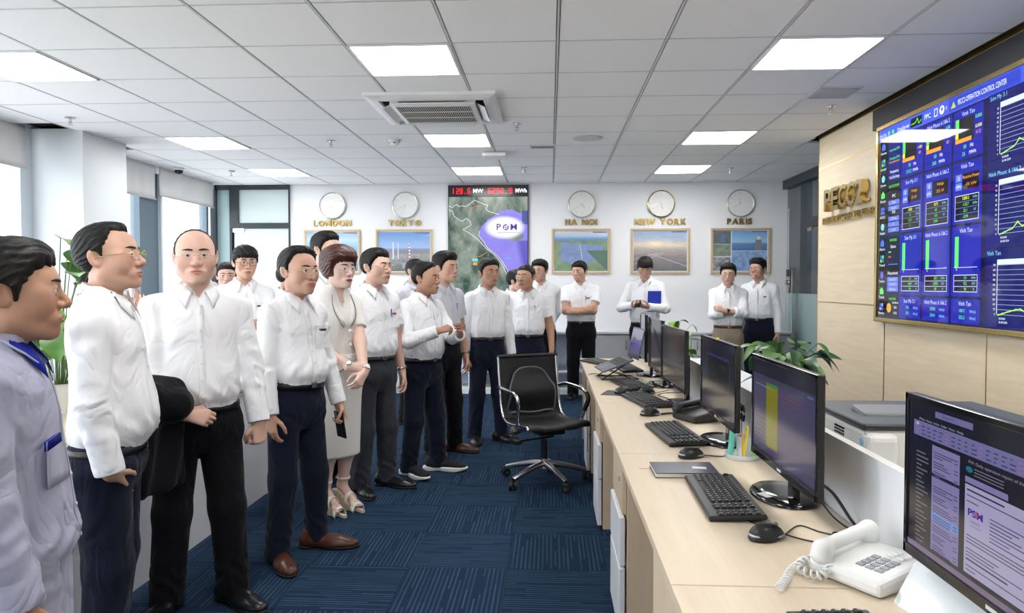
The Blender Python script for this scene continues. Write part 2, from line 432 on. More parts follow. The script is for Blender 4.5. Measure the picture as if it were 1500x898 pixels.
HAIR_LINE = dict(
    short=[(-.12, -.065), (-.06, -.062), (-.045, -.045), (-.03, -.02), (-.005, -.024), (.014, -.024), (.020, .006), (.030, .024), (.046, .046), (.066, .058), (.085, .063), (.1, .065)],
    fringe=[(-.12, -.068), (-.06, -.066), (-.045, -.045), (-.03, -.02), (-.005, -.024), (.014, -.024), (.022, .014), (.035, .022), (.055, .034), (.08, .036), (.12, .038)],
    receded=[(-.12, -.065), (-.06, -.062), (-.045, -.045), (-.03, -.02), (-.005, -.02), (.008, -.015), (.014, .03), (.026, .050), (.040, .074), (.06, .086), (.1, .11)],
    bald=[(-.12, -.06), (-.06, -.058), (-.045, -.045), (-.03, -.02), (-.005, -.012), (.008, .0), (.014, .035), (.020, .070), (.026, .104), (.05, .2), (.1, .3)],
    bob=[(-.12, -.085), (-.05, -.085), (-.02, -.070), (.012, -.060), (.034, -.050), (.042, .0), (.05, .024), (.064, .038), (.09, .044), (.12, .045)])
# ---- hand: wrist at the origin, y along the fingers, x towards the thumb, z the back of the hand
HAND = dict(relax=((.25, .45, .35), .35), flat=((.08, .12, .1), .2), fist=((1.35, 1.55, .9), .9), grip=((.75, .95, .6), .75), clasp=((.55, .65, .4), .4), point=((.5, .8, .5), .6))
def hand_bones(pose):
    (c1, c2, c3), tc = HAND[pose]; out = []
    kx = (.027, .009, -.009, -.026); ky = (.088, .092, .088, .080); L = (.070, .078, .072, .056)
    palm = [((.012 - .008 * i, .0, 0), (kx[i], ky[i], .001), .0175 - .001 * i, .0125 - .0006 * i) for i in range(4)]
    for i in range(4):
        a = np.array([kx[i], ky[i], 0.]); sp = (.10, .03, -.05, -.13)[i] * (1 if pose in ('relax', 'flat') else .4); ang = 0
        for j, (l, c) in enumerate(zip((.46, .31, .23), (c1 + .05 * i, c2 + .05 * i, c3))):
            ang += c
            b = a + L[i] * l * np.array([math.sin(sp) * math.cos(ang), math.cos(sp) * math.cos(ang), -math.sin(ang)])
            r = .0093 - .0005 * i - .0009 * j
            out.append((a, b, r, r - .0009)); a = b
    t0 = np.array([.018, .018, -.006]); t1 = t0 + .046 * np.array([.62, .72, -.32 - .3 * tc]); 
    d = np.array([.45 - .9 * tc, .85, -.25 - .55 * tc]); d /= np.linalg.norm(d); t2 = t1 + .033 * d
    d = np.array([.25 - 1.1 * tc, .9, -.2 - .5 * tc]); d /= np.linalg.norm(d); t3 = t2 + .026 * d
    thumb = [(t0, t1, .0155, .0115), (t1, t2, .0108, .0098), (t2, t3, .0095, .0078)]
    return palm, out, thumb
def frame_of(fdir, back):
    y = np.array(fdir, float); y /= np.linalg.norm(y); z = np.array(back, float); z -= y * (z @ y); z /= np.linalg.norm(z)
    return y, z
def ik(S, W, l1, l2, pole):
    S, W = np.array(S, float), np.array(W, float); v = W - S; d = np.linalg.norm(v); d = min(d, (l1 + l2) * .995)
    v /= np.linalg.norm(v); W = S + v * d
    a = (l1 * l1 - l2 * l2 + d * d) / (2 * d); h = math.sqrt(max(1e-6, l1 * l1 - a * a))
    p = np.array(pole, float); p -= v * (p @ v); p /= np.linalg.norm(p)
    return S + v * a + p * h, W
SKIN = dict(light=(.68, .44, .35), mid=(.59, .355, .26), tan=(.47, .265, .18), fair=(.76, .54, .46))

def person(label, x, y, yaw, H=1.66, w=1.0, belly=0., head=(0, 0, 0), skin='mid', hair=None, face=None, arms=None, sleeve='long',
           shirt=None, trousers=None, shoe=None, belt=True, feet=None, res=1.0, glasses=None, extras=(), female=False, lean=0.,
           belt_h=.535, legs=True, gaze=(0, 0), seed=1, group='people visiting the control room', beltm=None, stand=0., collar=None, untucked=0., plack=True):
    s = H / 1.68
    root = empty('person', (x, y, stand), math.radians(yaw)); tag(root, label, 'person', group)
    f = dict(jaw=1., chin=1., nose=1., fat=0., hair=dict(line=HAIR_LINE['short'])); f.update(face or {})
    if hair: f['hair'] = hair
    rng = np.random.RandomState(seed)
    shirt = shirt or M['shirt_white']; trousers = trousers or M['trousers_black']; shoe = shoe or M['shoe_black']
    bz = belt_h * H
    hs = 1.02 if s > .94 else 1.0
    HC = np.array([0, .035 + lean, H - .113 * hs])
    HR = rotm(*head)
    NK = np.array([0, .0 + lean * .6, H - .235])            # the head turns about the top of the neck
    HCr = NK + HR @ (HC - NK)
    to_head = lambda p: (p - HCr) @ HR / hs
    # ---- torso
    k = s; ww = w * s
    def row(z, a, bf, bb): return (z * k, 0, a * ww, bf * ww + belly * s * math.exp(-((z - 1.0) / .13)**2), bb * ww)
    zb = bz / k
    if female:
        rows = [row(.80, .172, .112, .125), row(.90, .168, .112, .122), row(.98, .150, .105, .105), row(1.06, .134, .102, .092), row(1.14, .140, .112, .09), row(1.22, .150, .128, .094), row(1.30, .152, .108, .10), row(1.37, .13, .075, .085), row(1.42, .085, .052, .07), row(1.45, .06, .045, .06)]
    else:
        rows = [row(zb - .03, .150, .100, .098), row(zb + .02, .159, .111, .104), row(zb + .07, .172, .128, .112), row(zb + .16, .168, .124, .106), row(1.16, .164, .118, .104), row(1.25, .168, .114, .112), row(1.32, .160, .099, .108), row(1.375, .132, .074, .096), row(1.408, .086, .055, .076), row(1.430, .056, .046, .056)]
    tab = smooth_rows(rows)
    utab = tab.copy()
    if untucked:
        utab[:28, 2:] += np.linspace(.034, 0, 28)[:, None]; e0 = utab[:1].copy(); e0[0, 0] -= untucked + .02; utab = np.concatenate([e0, utab])
    sx = (.150 if female else .168) * ww
    SH = {sd: np.array([sg * sx, -.012, (1.322 if female else 1.332) * k]) for sd, sg in (('R', 1), ('L', -1))}
    l1, l2 = .285 * k, .245 * k
    arms = arms or {}
    A = {}
    for sd, sg in (('R', 1), ('L', -1)):
        a = dict(w=(.235 * w, .03, .80), pole=(.3, -1, 0), hand='relax', f=(0, .12, -1), b=(1, 0, 0)); a.update(arms.get(sd, {}))
        m = np.array([sg, 1, 1]) if not a.get('abs') else np.array([1, 1, 1])
        el, wr = ik(SH[sd], np.array(a['w']) * m * k, l1, l2, np.array(a['pole']) * m)
        fy, bz_ = frame_of(np.array(a['f']) * m, np.array(a['b']) * m)
        tx = np.cross(fy, bz_); inner = -sg
        # thumb side: chosen per hand so that left and right hands mirror each other
        tx = tx * (1 if sd == 'L' else -1) * a.get('flip', 1)
        A[sd] = dict(el=el, wr=wr, R=np.stack([tx, fy, bz_], 1), pose=a['hand'], show=a.get('show', True), cut=a.get('cut', None))
    # ---- shirt
    amp = .010
    def arm_tube(p, sd, extra=0.):
        S, E, W = SH[sd], A[sd]['el'], A[sd]['wr']
        u = rcone(p, S, E, .064 * ww + extra, .053 * ww + extra)
        v = rcone(p, E, W, .051 * ww + extra, .036 * ww + extra)
        return smin(u, v, .02)
    hem = bz - (.01 if not female else .10) - untucked
    def shirt_sdf(p, detail=True, sleeves=True):
        d = smax(loft(p, tab if not untucked else utab), hem - p[:, 2], .003)
        for sd in 'RL':
            S, E, W = SH[sd], A[sd]['el'], A[sd]['wr']
            sg = np.sign(S[0])
            d = smin(d, rcone(p, (sg * .045 * ww, -.016, 1.398 * k), S + np.array([0, 0, -.004]), .047 * ww, .046 * ww), .05)
            if not sleeves: continue
            if sleeve == 'long':
                c = A[sd]['cut'] or 1.0
                We = E + (W - E) * c
                t = np.minimum(rcone(p, S, E, .055 * ww, .052 * ww), 9)
                fd = (We - E) / np.linalg.norm(We - E)
                if detail:
                    along = np.clip((p - E) @ fd, -.2, .3)
                    ring = np.sin(along * 120 + 3 * np.sin(p[:, 0] * 40 + seed) + 2 * np.sin(p[:, 2] * 33)) * np.exp(-(along / .13)**2)
                else: ring = 0
                fa = rcone(p, E, We, .054 * ww, (.045 if c == 1 else .056) * ww) - .0032 * ring
                fa = smax(fa, (p - We) @ fd, .004)
                t = smin(t, fa, .02)
            else:
                L = .62 if sleeve == 'short' else .5
                Eh = S + (E - S) * L; ud = (E - S) / l1
                t = rcone(p, S, Eh, (.058 if not female else .060) * ww, (.066 if not female else .056) * ww)
                t = smax(t, (p - Eh) @ ud, .004)
            near = np.clip(1 - (ln(p - S) - .06) / .10, 0, 1)
            d = smin(d, t, .007 + .035 * near)
        if detail:
            dn = ln(p - np.array([0, 0, 1.15 * k]))
            wv = np.clip(folds(p, seed, 26, (1, 1, .6)), -.2, 1)**3 * .75 + np.clip(folds(p, seed + 7, 55, (1, 1, .5)), -.2, 1)**3 * .4
            wv = wv * np.clip((p[:, 2] - bz - .02) / .06, 0, 1) * (.55 + .45 * np.sin(p[:, 2] * 11 + p[:, 0] * 7 + seed))
            low = np.exp(-((p[:, 2] - bz - .08) / .05)**2)
            d = d - amp * wv - low * .004 * np.sin(np.arctan2(p[:, 0], p[:, 1]) * 13 + 3 * np.sin(p[:, 2] * 25 + seed))
        # neck opening
        d = smax(d, -rcone(p, (0, -.008, 1.40 * k), (0, .002, 1.6 * k), .052 * k, .058 * k), .004)
        vdep = .10 if female else .050
        d = smax(d, -rcone(p, (0, .085, (1.405 - vdep) * k), (0, .075, 1.47 * k), .006, .05 * k + (.01 if female else 0)), .004)
        return d
    hb = .0085 * res
    V, Q = surface(shirt_sdf, (-.46 * w - .06, -.36, min(bz - .14 - untucked, A["R"]["wr"][2] - .03, A["L"]["wr"][2] - .03)), (.46 * w + .06, .50, 1.50 * k), hb)
    sh = np_mesh('shirt' if not female else 'jacket', V, Q, shirt, root)
    plain = lambda p: shirt_sdf(p, False)
    trunk = lambda p: shirt_sdf(p, True, False)
    # ---- skin: head and neck finely, arms and hands together in the same mesh
    need_torso_skin = female
    def skin_head(p):
        d = bounded(p, HCr, .15, lambda q: head_sdf(to_head(q), f) * hs)
        nb = np.array([0, -.012, 1.36 * k]); nt = HCr + HR @ np.array([0, -.022, -.055])
        nk = rcone(p, nb, nt, (.060 if not female else .05) * k * (1 + .06 * f['fat']), (.053 if not female else .045) * k)
        d = smin(d, nk, .022)
        d = smin(d, smax(loft(p, tab) + .008, -(p[:, 2] - 1.31 * k), .01), .03)
        return d
    hh = .0034 * res
    lo = np.minimum(HCr - .135, [-.11, -.11, 1.34 * k]); hi = np.maximum(HCr + .135, [.11, .12, 1.45 * k])
    V, Q = surface(skin_head, lo, hi, hh, 1.6)
    base = np.array(SKIN[skin])
    C = np.repeat(base[None], len(V), 0)
    L = to_head(V); ax = np.abs(L[:, 0])
    q = np.stack([ax, L[:, 1], L[:, 2]], 1)
    front = (L[:, 1] > .05)
    lip = np.minimum(rcone(q, (0, .0970, -.0610), (.024, .0915, -.0650), .0046, .0024), rcone(q, (0, .0950, -.0720), (.0205, .0910, -.0672), .0058, .003))
    lw = np.clip(.5 - lip / .003, 0, 1) * front
    lipc = np.array((.42, .055, .06)) if female else base * np.array((.82, .55, .55))
    C = C * (1 - lw[:, None]) + lipc * lw[:, None]
    blush = np.exp(-((ax - .042) / .022)**2 - ((L[:, 2] + .03) / .025)**2) * front
    nose = np.exp(-(ax / .014)**2 - ((L[:, 2] + .03) / .016)**2) * front
    C *= 1 - np.stack([0 * blush, .06 * blush + .06 * nose, .06 * blush + .06 * nose], 1)
    if f.get('stubble'):
        st = np.clip(1 - np.abs(lip) / .03, 0, 1) * front * (L[:, 2] < -.045) * f['stubble']
        C *= 1 - st[:, None] * .45
    C *= (1 + .05 * folds(V, seed, 60)[:, None])
    parts = [(V, Q, C)]
    bones = {sd: hand_bones(A[sd]['pose']) for sd in 'RL'}; shown = []; tops = {}
    for sd in 'RL':
        a = A[sd]
        if not a['show']: continue
        palm, fing, thumb = bones[sd]; Rm, W0, hsz = a['R'], a['wr'], .98 * k
        # sleeves hide the arm above the cuff
        top = SH[sd] + (a['el'] - SH[sd]) * .35 if sleeve != 'long' else a['el'] + (a['wr'] - a['el']) * ((a['cut'] or .8) - .25)
        shown.append(sd); tops[sd] = top
        def arm_sdf(p):
            d = rcone(p, a['el'], W0, .043 * ww, .0265 * k)
            d = smin(d, rcone(p, SH[sd], a['el'], .05 * ww, .042 * ww), .02)
            def hnd(z):
                l = (z - W0) @ Rm / hsz; l = l * np.array([1, 1, 1])
                h = rcone(l, (0, -.03, 0), (0, .02, 0), .0265, .0225)
                for b in palm: h = smin(h, rcone(l, *b), .012)
                fg = None
                for b in fing: 
                    t = rcone(l, *b); fg = t if fg is None else np.minimum(fg, t)
                h = smin(h, fg, .0045)
                t = None
                for b in thumb:
                    q_ = rcone(l, *b); t = q_ if t is None else smin(t, q_, .004)
                return smin(h, t, .008) * hsz
            hc = W0 + Rm @ np.array([0, .08, 0])
            d = smin(d, bounded(p, hc, .135, hnd), .012)
            if sleeve == 'long':
                fd = (W0 - a['el']) / np.linalg.norm(W0 - a['el']); d = smax(d, -((p - top) @ fd), .003)
            else:
                ud = (a['el'] - SH[sd]) / l1; d = smax(d, -((p - top) @ ud), .003)
            return d
        pts = np.array([top, a['wr'], a['wr'] + Rm @ np.array([0, .19, 0])] + ([a['el']] if sleeve != 'long' else []))
        tip = np.array([W0 + Rm @ (np.asarray(b[1]) * hsz) for b in fing + thumb]); pts = np.concatenate([pts, tip])
        lo, hi = pts.min(0) - .06, pts.max(0) + .06
        v, qd = surface(arm_sdf, lo, hi, .0046 * res, 1.6)
        c = np.repeat(base[None] * np.array((.93, .9, .88)), len(v), 0)
        parts.append((v, qd, c))
    if female:
        for sg in (1, -1):
            hip, kn, an = np.array([sg * .075, 0, .6 * k]), np.array([sg * .07, .012, .44 * k]), np.array([sg * .064, -.022, .15])
            def leg_sdf(p):
                d = rcone(p, hip, kn, .075, .05); d = smin(d, rcone(p, kn, an + (kn - an) * .62, .047, .054), .03)
                d = smin(d, rcone(p, an + (kn - an) * .62, an, .052, .032), .03)
                ft = np.array([sg * .067, .088, .008])
                d = smin(d, rcone(p, an + np.array([0, -.016, -.052]), ft, .030, .021), .03); d = smin(d, rcone(p, an, an + np.array([0, -.016, -.050]), .031, .030), .02)
                for i in range(5):
                    b = ft + np.array([(i - 2) * .0135 * -sg, .03, -.006]); d = smin(d, rcone(p, ft + np.array([(i - 2) * .010 * -sg, 0, 0]), b + np.array([0, .016 - .006 * i, -.008]), .014, .0080), .006)
                return d
            v, qd = surface(leg_sdf, (sg * .07 - .12, -.14, -.04), (sg * .07 + .12, .2, .62 * k), .006)
            parts.append((v, qd, np.repeat(base[None] * .95, len(v), 0)))
    Vs, Qs, Cs, o = [], [], [], 0
    for i_, (v, qd, c) in enumerate(parts):
        Vs.append(v); Qs.append(qd + o); Cs.append(c)
        if i_:      # added thin quads, unseen under the clothes, bridge limb pieces to the neck piece
            h0 = parts[0][0]; e0 = parts[0][1][ln(h0[parts[0][1][:, 0]] - np.array([0, 0, 1.3 * k])).argmin()][:2]
            leg = female and i_ > len(parts) - 3
            a_ = None if leg else A[shown[i_ - 1]]
            way = [np.array([0, 0, 1.2 * k]), np.array([np.sign(v[:, 0].mean()) * .03, 0, .7 * k])] if leg else [SH[shown[i_ - 1]]] + ([a_['el']] if sleeve == 'long' else [])
            tgt = way[-1] if leg else tops[shown[i_ - 1]]
            e1 = qd[ln(v[qd[:, 0]] - tgt).argmin()][:2] + o
            extra = np.concatenate([[w_, w_ + np.array([.002, .002, .002])] for w_ in way]); base_i = o + len(v)
            Vs.append(extra); Cs.append(np.repeat(base[None], len(extra), 0))
            ch = [tuple(e0)] + [(base_i + 2 * n_, base_i + 2 * n_ + 1) for n_ in range(len(way))] + [tuple(e1)]
            Qs.append(np.array([[a0[0], a0[1], b0[1], b0[0]] for a0, b0 in zip(ch, ch[1:])])); o += len(extra)
        o += len(v)
    np_mesh('body', np.concatenate(Vs), np.concatenate(Qs), M['skin'], root, np.concatenate(Cs))
    # ---- hair
    hf = f['hair']
    V, Q = surface(lambda p: hair_sdf(to_head(p), f) * hs, HCr - .16, HCr + .17, .0042 * min(res, 1.15), 1.6)
    if len(V): np_mesh('hair', V, Q, hf.get('mat') or M['hair_black'], root)
    # ---- eyes and brows
    hw = lambda l: HCr + (np.asarray(l) * hs) @ HR.T
    skf = lambda p: skin_head(p)
    for sg in (1, -1):
        c = EYE * np.array([sg, 1, 1])
        u, v = np.meshgrid(np.linspace(0, 2 * np.pi, 17)[:-1], np.linspace(.01, 1.5, 9)); G = rotm(gaze[0], gaze[1])
        dirs = np.stack([np.sin(v) * np.cos(u), np.cos(v), np.sin(v) * np.sin(u)], -1).reshape(-1, 3) @ G.T
        vv = hw(c + dirs * .0134); ang = v.ravel()
        col = np.where(ang[:, None] < .22, (.004, .003, .003), np.where(ang[:, None] < .55, (.035, .016, .008), (.62, .58, .55)))
        q4 = [(j*16+i, j*16+(i+1) % 16, (j+1)*16+(i+1) % 16, (j+1)*16+i) for j in range(8) for i in range(16)]
        np_mesh('eye', vv, q4, M['eye'], root, col)
        t = np.linspace(0, 1, 7)
        br = np.stack([sg * (.012 + .038 * t), .086 - .022 * t**2, .0235 + .0045 * np.sin(t * 2.4) - .002 * t], 1) + [0, .012, 0]
        br = push(hw(br), skf, .0005)
        rr = .0042 * np.sin(np.clip(t * .9 + .12, 0, 1) * np.pi)**.6 * f.get('brow', 1)
        tube('eyebrow', br, np.maximum(rr, .0008) * hs, M['brow'], root, 5)
    if glasses: make_glasses(root, hw, glasses, HR)
    # ---- collar, placket, buttons
    if not female:
        ph = np.radians(np.linspace(-158, 158, 33)); a = np.abs(ph) / math.pi
        kk = k * (.45 + .55 * w)
        zt = (1.474 - .072 * a**1.5) * k
        T = np.stack([.0620 * kk * np.sin(ph), -.065 * kk * np.cos(ph) - .004 + .012 * a, zt], 1)
        flare = .014 + .020 * a**3
        zo = zt - (.052 + .034 * np.clip(a - .55, 0, 1)**1.0 * 1.6 + .012 * (a / .878)**14) * k
        O = np.stack([(.0620 * kk + flare) * np.sin(ph) + np.sign(ph) * .036 * a**5, -(.065 * kk + flare) * np.cos(ph) - .004 + .026 * a**3, zo], 1)
        Tn = np.array(T); Tn[:, :2] *= 1.04
        O2 = np.array(O); d = shirt_sdf(O2); bad = d < .008
        if bad.any(): O2[bad] = push(O2[bad], shirt_sdf, .009, 4)
        Mid = (Tn * .45 + O2 * .55) + np.stack([np.sin(ph) * .006, -np.cos(ph) * .006, np.full_like(ph, .004)], 1)
        bad = shirt_sdf(Mid) < .010
        if bad.any(): Mid[bad] = push(Mid[bad], shirt_sdf, .012, 4)
        collar_mesh(root, [T - [0, 0, .03 * k], T, Tn + [0, 0, .002], Mid, O2], collar or shirt)
        zz = np.linspace(1.352 * k, bz + .01, 22)
        for nm, hwid, th in (('placket', .016, .0022),) if plack else ():
            A_ = drop_on(np.stack([np.full_like(zz, -hwid), np.full_like(zz, .34), zz], 1), trunk, (0, -1, 0), .0015)
            B_ = drop_on(np.stack([np.full_like(zz, hwid), np.full_like(zz, .34), zz], 1), trunk, (0, -1, 0), .0015)
            strip(nm, A_, B_, .0012, shirt, root)
        if res < 1.5:
            for z in np.linspace(1.315, zb + .06, 6):
                c = drop_on(np.array([[0, .34, z * k]]), trunk, (0, -1, 0), .0032)[0]
                disc('button', c, .0048, .0014, (0, 1, .1), M['button'], root)
    if not female and sleeve == 'long':
        for sd in 'RL':
            a = A[sd]
            if not a['show'] and a['pose'] != 'pocket': pass
            if a['cut']:
                We = a['el'] + (a['wr'] - a['el']) * a['cut']
                cuff_ring(root, We, a['wr'] - a['el'], .058 * ww, .030, shirt)
            else: cuff_ring(root, a['wr'], a['wr'] - a['el'], .0465 * ww, .055, shirt)
    # ---- trousers
    if legs and not female:
        feet = feet or [(.10, .0, -8), (-.10, .0, 8)]
        hipz = .50 * H
        tr = [row((bz - .002) / k + .025, .160, .110, .105), row(zb - .03, .163, .112, .108), row(.83, .168, .112, .120), row(.76, .165, .10, .118), row(.70, .13, .07, .08)]
        ttab = smooth_rows([(r_[0], r_[1], r_[2], r_[3] - belly * .4 * s * (i < 2), r_[4]) for i, r_ in enumerate(tr)][::-1])
        J = []
        for i, (fx, fy, fa) in enumerate(feet):
            sg = 1 if i == 0 else -1
            hip = np.array([sg * .083 * ww, -.005, .80 * k]); an = np.array([fx, fy - .03, .055]); kn = (hip + an) / 2 + np.array([0, .022, .01])
            J.append((hip, kn, an, math.radians(fa)))
        def tr_sdf(p):
            d = loft(p, ttab)
            for hip, kn, an, fa in J:
                t = smin(rcone(p, hip, kn, .092 * ww, .073 * ww), rcone(p, kn, an, .073 * ww, .066 * ww), .03)
                up = np.clip((p[:, 2] - .66 * k) / .14, 0, 1)
                d = smin(d, t, .006 + .045 * up)
            wv = folds(p, seed + 3, 20, (1, 1, .5)) * .004
            knz = np.exp(-((p[:, 2] - .15) / .07)**2) * np.sin(p[:, 2] * 95 + 4 * np.sin(p[:, 0] * 26) + 3 * np.sin(p[:, 1] * 30)) * .004
            cr = np.exp(-((p[:, 2] - .78 * k) / .06)**2) * np.sin(np.abs(p[:, 0]) * 60 - p[:, 2] * 70) * .003
            d = d - wv - knz - cr
            return smax(d, np.maximum(.028 - p[:, 2], p[:, 2] - bz - .028), .003)
        fxs = [f_[0] for f_ in feet]; fys = [f_[1] for f_ in feet]
        V, Q = surface(tr_sdf, (min(-.22 * w, min(fxs) - .12), min(-.18, min(fys) - .16), .01), (max(.22 * w, max(fxs) + .12), max(.22, max(fys) + .14), bz + .05), .010 * res)
        np_mesh('trousers', V, Q, trousers, root)
        if belt:
            ang = np.linspace(0, 2 * np.pi, 49)[:-1]
            fnb = lambda p: np.minimum(tr_sdf(p), loft(p, tab))
            rows_ = []
            for z in (bz - .016, bz + .016):
                rings = np.stack([.4 * np.sin(ang), .4 * np.cos(ang), np.full_like(ang, bz)], 1)
                dd = -np.stack([np.sin(ang), np.cos(ang), 0 * ang], 1)
                t = np.zeros(48)
                for _ in range(30): t = np.clip(t + .7 * (fnb(rings + t[:, None] * dd) - .003), 0, .38)
                r_ = rings + t[:, None] * dd; r_[:, 2] = z; rows_.append(r_)
            strip('belt', rows_[0], rows_[1], .004, beltm or M['belt_black'], root, closed=True)
            c = rows_[0][0]
            bk = box_obj('belt_buckle', (.036, .005, .030), (c[0], c[1] + .005, bz), M['chrome_dark'], root, .003)
        for (hip, kn, an, fa) in J: make_shoe(root, an, fa, shoe, extras)
    for e in extras: e(root, dict(k=k, w=w, bz=bz, shirt=shirt_sdf, trunk=trunk, A=A, hw=hw, SH=SH, HR=HR, J=None, mat=shirt, tab=tab))
    return root

def collar_mesh(root, rows, mat, name='collar'):
    n = len(rows[0]); V = np.concatenate(rows); Q = []
    for r in range(len(rows) - 1):
        for i in range(n - 1): Q.append((r*n+i, r*n+i+1, (r+1)*n+i+1, (r+1)*n+i))
    o = np_mesh(name, V, Q, mat, root)
    m = o.modifiers.new('thickness', 'SOLIDIFY'); m.thickness = .0022; m.offset = 0
    return o
def cuff_ring(root, W, d, r, length, mat, name='cuff'):
    d = np.array(d) / np.linalg.norm(d); u = np.cross(d, [.3, .5, .8]); u /= np.linalg.norm(u); v = np.cross(d, u)
    prof = [(-length, r), (-length * .5, r * 1.02), (-.002, r * .99), (.0015, r * .96), (0, r * .88), (-length * .6, r * .86)]
    N = 20; a = np.arange(N) * 2 * np.pi / N
    V = np.concatenate([W + d * t + rr * (np.cos(a)[:, None] * u + np.sin(a)[:, None] * v) for t, rr in prof])
    Q = [(j*N+i, j*N+(i+1) % N, (j+1)*N+(i+1) % N, (j+1)*N+i) for j in range(len(prof) - 1) for i in range(N)]
    o = np_mesh(name, V, Q, mat, root); fix_normals(o.data); return o
def disc(name, c, r, th, n, mat, parent, sides=12):
    n = np.array(n, float); n /= np.linalg.norm(n); u = np.cross(n, [.1, .2, .95]); u /= np.linalg.norm(u); v = np.cross(n, u)
    a = np.arange(sides) * 2 * np.pi / sides; ring = np.cos(a)[:, None] * u + np.sin(a)[:, None] * v
    V = np.concatenate([c - n * th + ring * r, c + n * th * .5 + ring * r, c + n * th + ring * r * .8, [c + n * th]])
    F = [[j*sides+i, j*sides+(i+1) % sides, (j+1)*sides+(i+1) % sides, (j+1)*sides+i] for j in range(2) for i in range(sides)]
    F += [[2*sides+i, 2*sides+(i+1) % sides, 3*sides] for i in range(sides)]
    me = bpy.data.meshes.new(name); me.from_pydata([tuple(q) for q in V], [], F); me.materials.append(mat)
    o = bpy.data.objects.new(name, me); COL.objects.link(o); o.parent = parent; return o
def make_glasses(root, hw, g, HR):
    fr = M[g.get('mat', 'metal_silver')]; th = g.get('th', .0011); ry = g.get('ry', .0155); rx = g.get('rx', .0225); n = g.get('n', 3.2)
    fro = bpy.data.objects.new('spectacles', None); COL.objects.link(fro); fro.parent = root
    a = np.linspace(0, 2 * np.pi, 29)[:-1]
    sgnp = lambda v, e: np.sign(v) * np.abs(v)**e
    zc = g.get('z', -.003)
    for sg in (1, -1):
        X = rx * sgnp(np.cos(a), 2 / n); Z = ry * sgnp(np.sin(a), 2 / n)
        P = np.stack([sg * .0325 + X, .1065 - .10 * (np.abs(sg * .0325 + X) - .0325)**1 * 1 - np.abs(X) * .02, zc + Z], 1)
        if g.get('rim', 'full') == 'full': tube('rim', hw(P), th, fr, fro, 6, True)
        elif g.get('rim') == 'half': tube('rim', hw(P[:15]), th, fr, fro, 6)
        V = hw(np.concatenate([P, P.mean(0)[None]])); k = len(P)
        me = bpy.data.meshes.new('lens'); me.from_pydata([tuple(v) for v in V], [], [(i, (i + 1) % k, k) for i in range(k)]); me.materials.append(M['lens'])
        o = bpy.data.objects.new('lens', me); COL.objects.link(o); o.parent = fro
        tp = np.array([(sg * (.0325 + rx), .1035, zc + .006), (sg * .066, .088, zc + .007), (sg * .0785, .05, zc + .007), (sg * .0815, .0, zc + .006), (sg * .080, -.02, zc - .004)])
        tube('temple', hw(tp), max(th, .0014), fr, fro, 6)
    t = np.linspace(-1, 1, 7)
    tube('bridge', hw(np.stack([t * .011, .1085 + .003 * (1 - t * t), zc + .003 + .003 * (1 - t * t)], 1)), th, fr, fro, 6)
SHOE_CACHE = {}
def shoe_parts(style, res=.006):
    if style in SHOE_CACHE: return SHOE_CACHE[style]
    if style == 'leather':
        def up(p):
            d = rcone(p, (0, -.075, .045), (0, .10, .030), .040, .036)
            d = smin(d, ell(p, (0, .145, .018), (.043, .06, .034)), .03)
            d = smin(d, rcone(p, (0, -.05, .05), (0, -.045, .10), .04, .042), .04)
            d = smin(d, ell(p, (.006, .08, .02), (.049, .09, .04)), .02)
            return smax(d, np.maximum(.012 - p[:, 2], p[:, 2] - .105), .004)
        def so(p):
            q = p * np.array([1, 1, 0]); d = smin(ell(q, (0, -.07, 0), (.040, .05, .5)), ell(q, (.004, .10, 0), (.052, .11, .5)), .03)
            return smax(d, np.maximum(p[:, 2] - .016, .0005 - p[:, 2]), .003)
    else:
        def up(p):
            d = rcone(p, (0, -.08, .06), (0, .10, .04), .042, .038)
            d = smin(d, ell(p, (0, .14, .035), (.046, .06, .03)), .03)
            d = smin(d, rcone(p, (0, -.05, .06), (0, -.05, .11), .042, .042), .04)
            return smax(d, np.maximum(.026 - p[:, 2], p[:, 2] - .11), .004)
        def so(p):
            q = p * np.array([1, 1, 0]); d = smin(ell(q, (0, -.08, 0), (.047, .06, .5)), ell(q, (.004, .10, 0), (.056, .115, .5)), .04)
            toe = np.clip((p[:, 1] - .12) / .1, 0, 1) * .02
            return smax(d, np.maximum(p[:, 2] - .034, .0005 + toe - p[:, 2]), .005)
    r = [surface(f_, (-.075, -.16, -.012), (.075, .25, .13), res) for f_ in (up, so)]
    SHOE_CACHE[style] = r; return r
def make_shoe(root, an, fa, mat, extras):
    style, mu, ms = mat if isinstance(mat, tuple) else ('leather', mat, M['sole_black'])
    o = bpy.data.objects.new('shoe', None); COL.objects.link(o); o.parent = root; o.location = (an[0], an[1] + .03, 0); o.rotation_euler = (0, 0, fa)
    (V1, Q1), (V2, Q2) = shoe_parts(style)
    np_mesh('upper', V1, Q1, mu, o); np_mesh('sole', V2, Q2, ms, o)
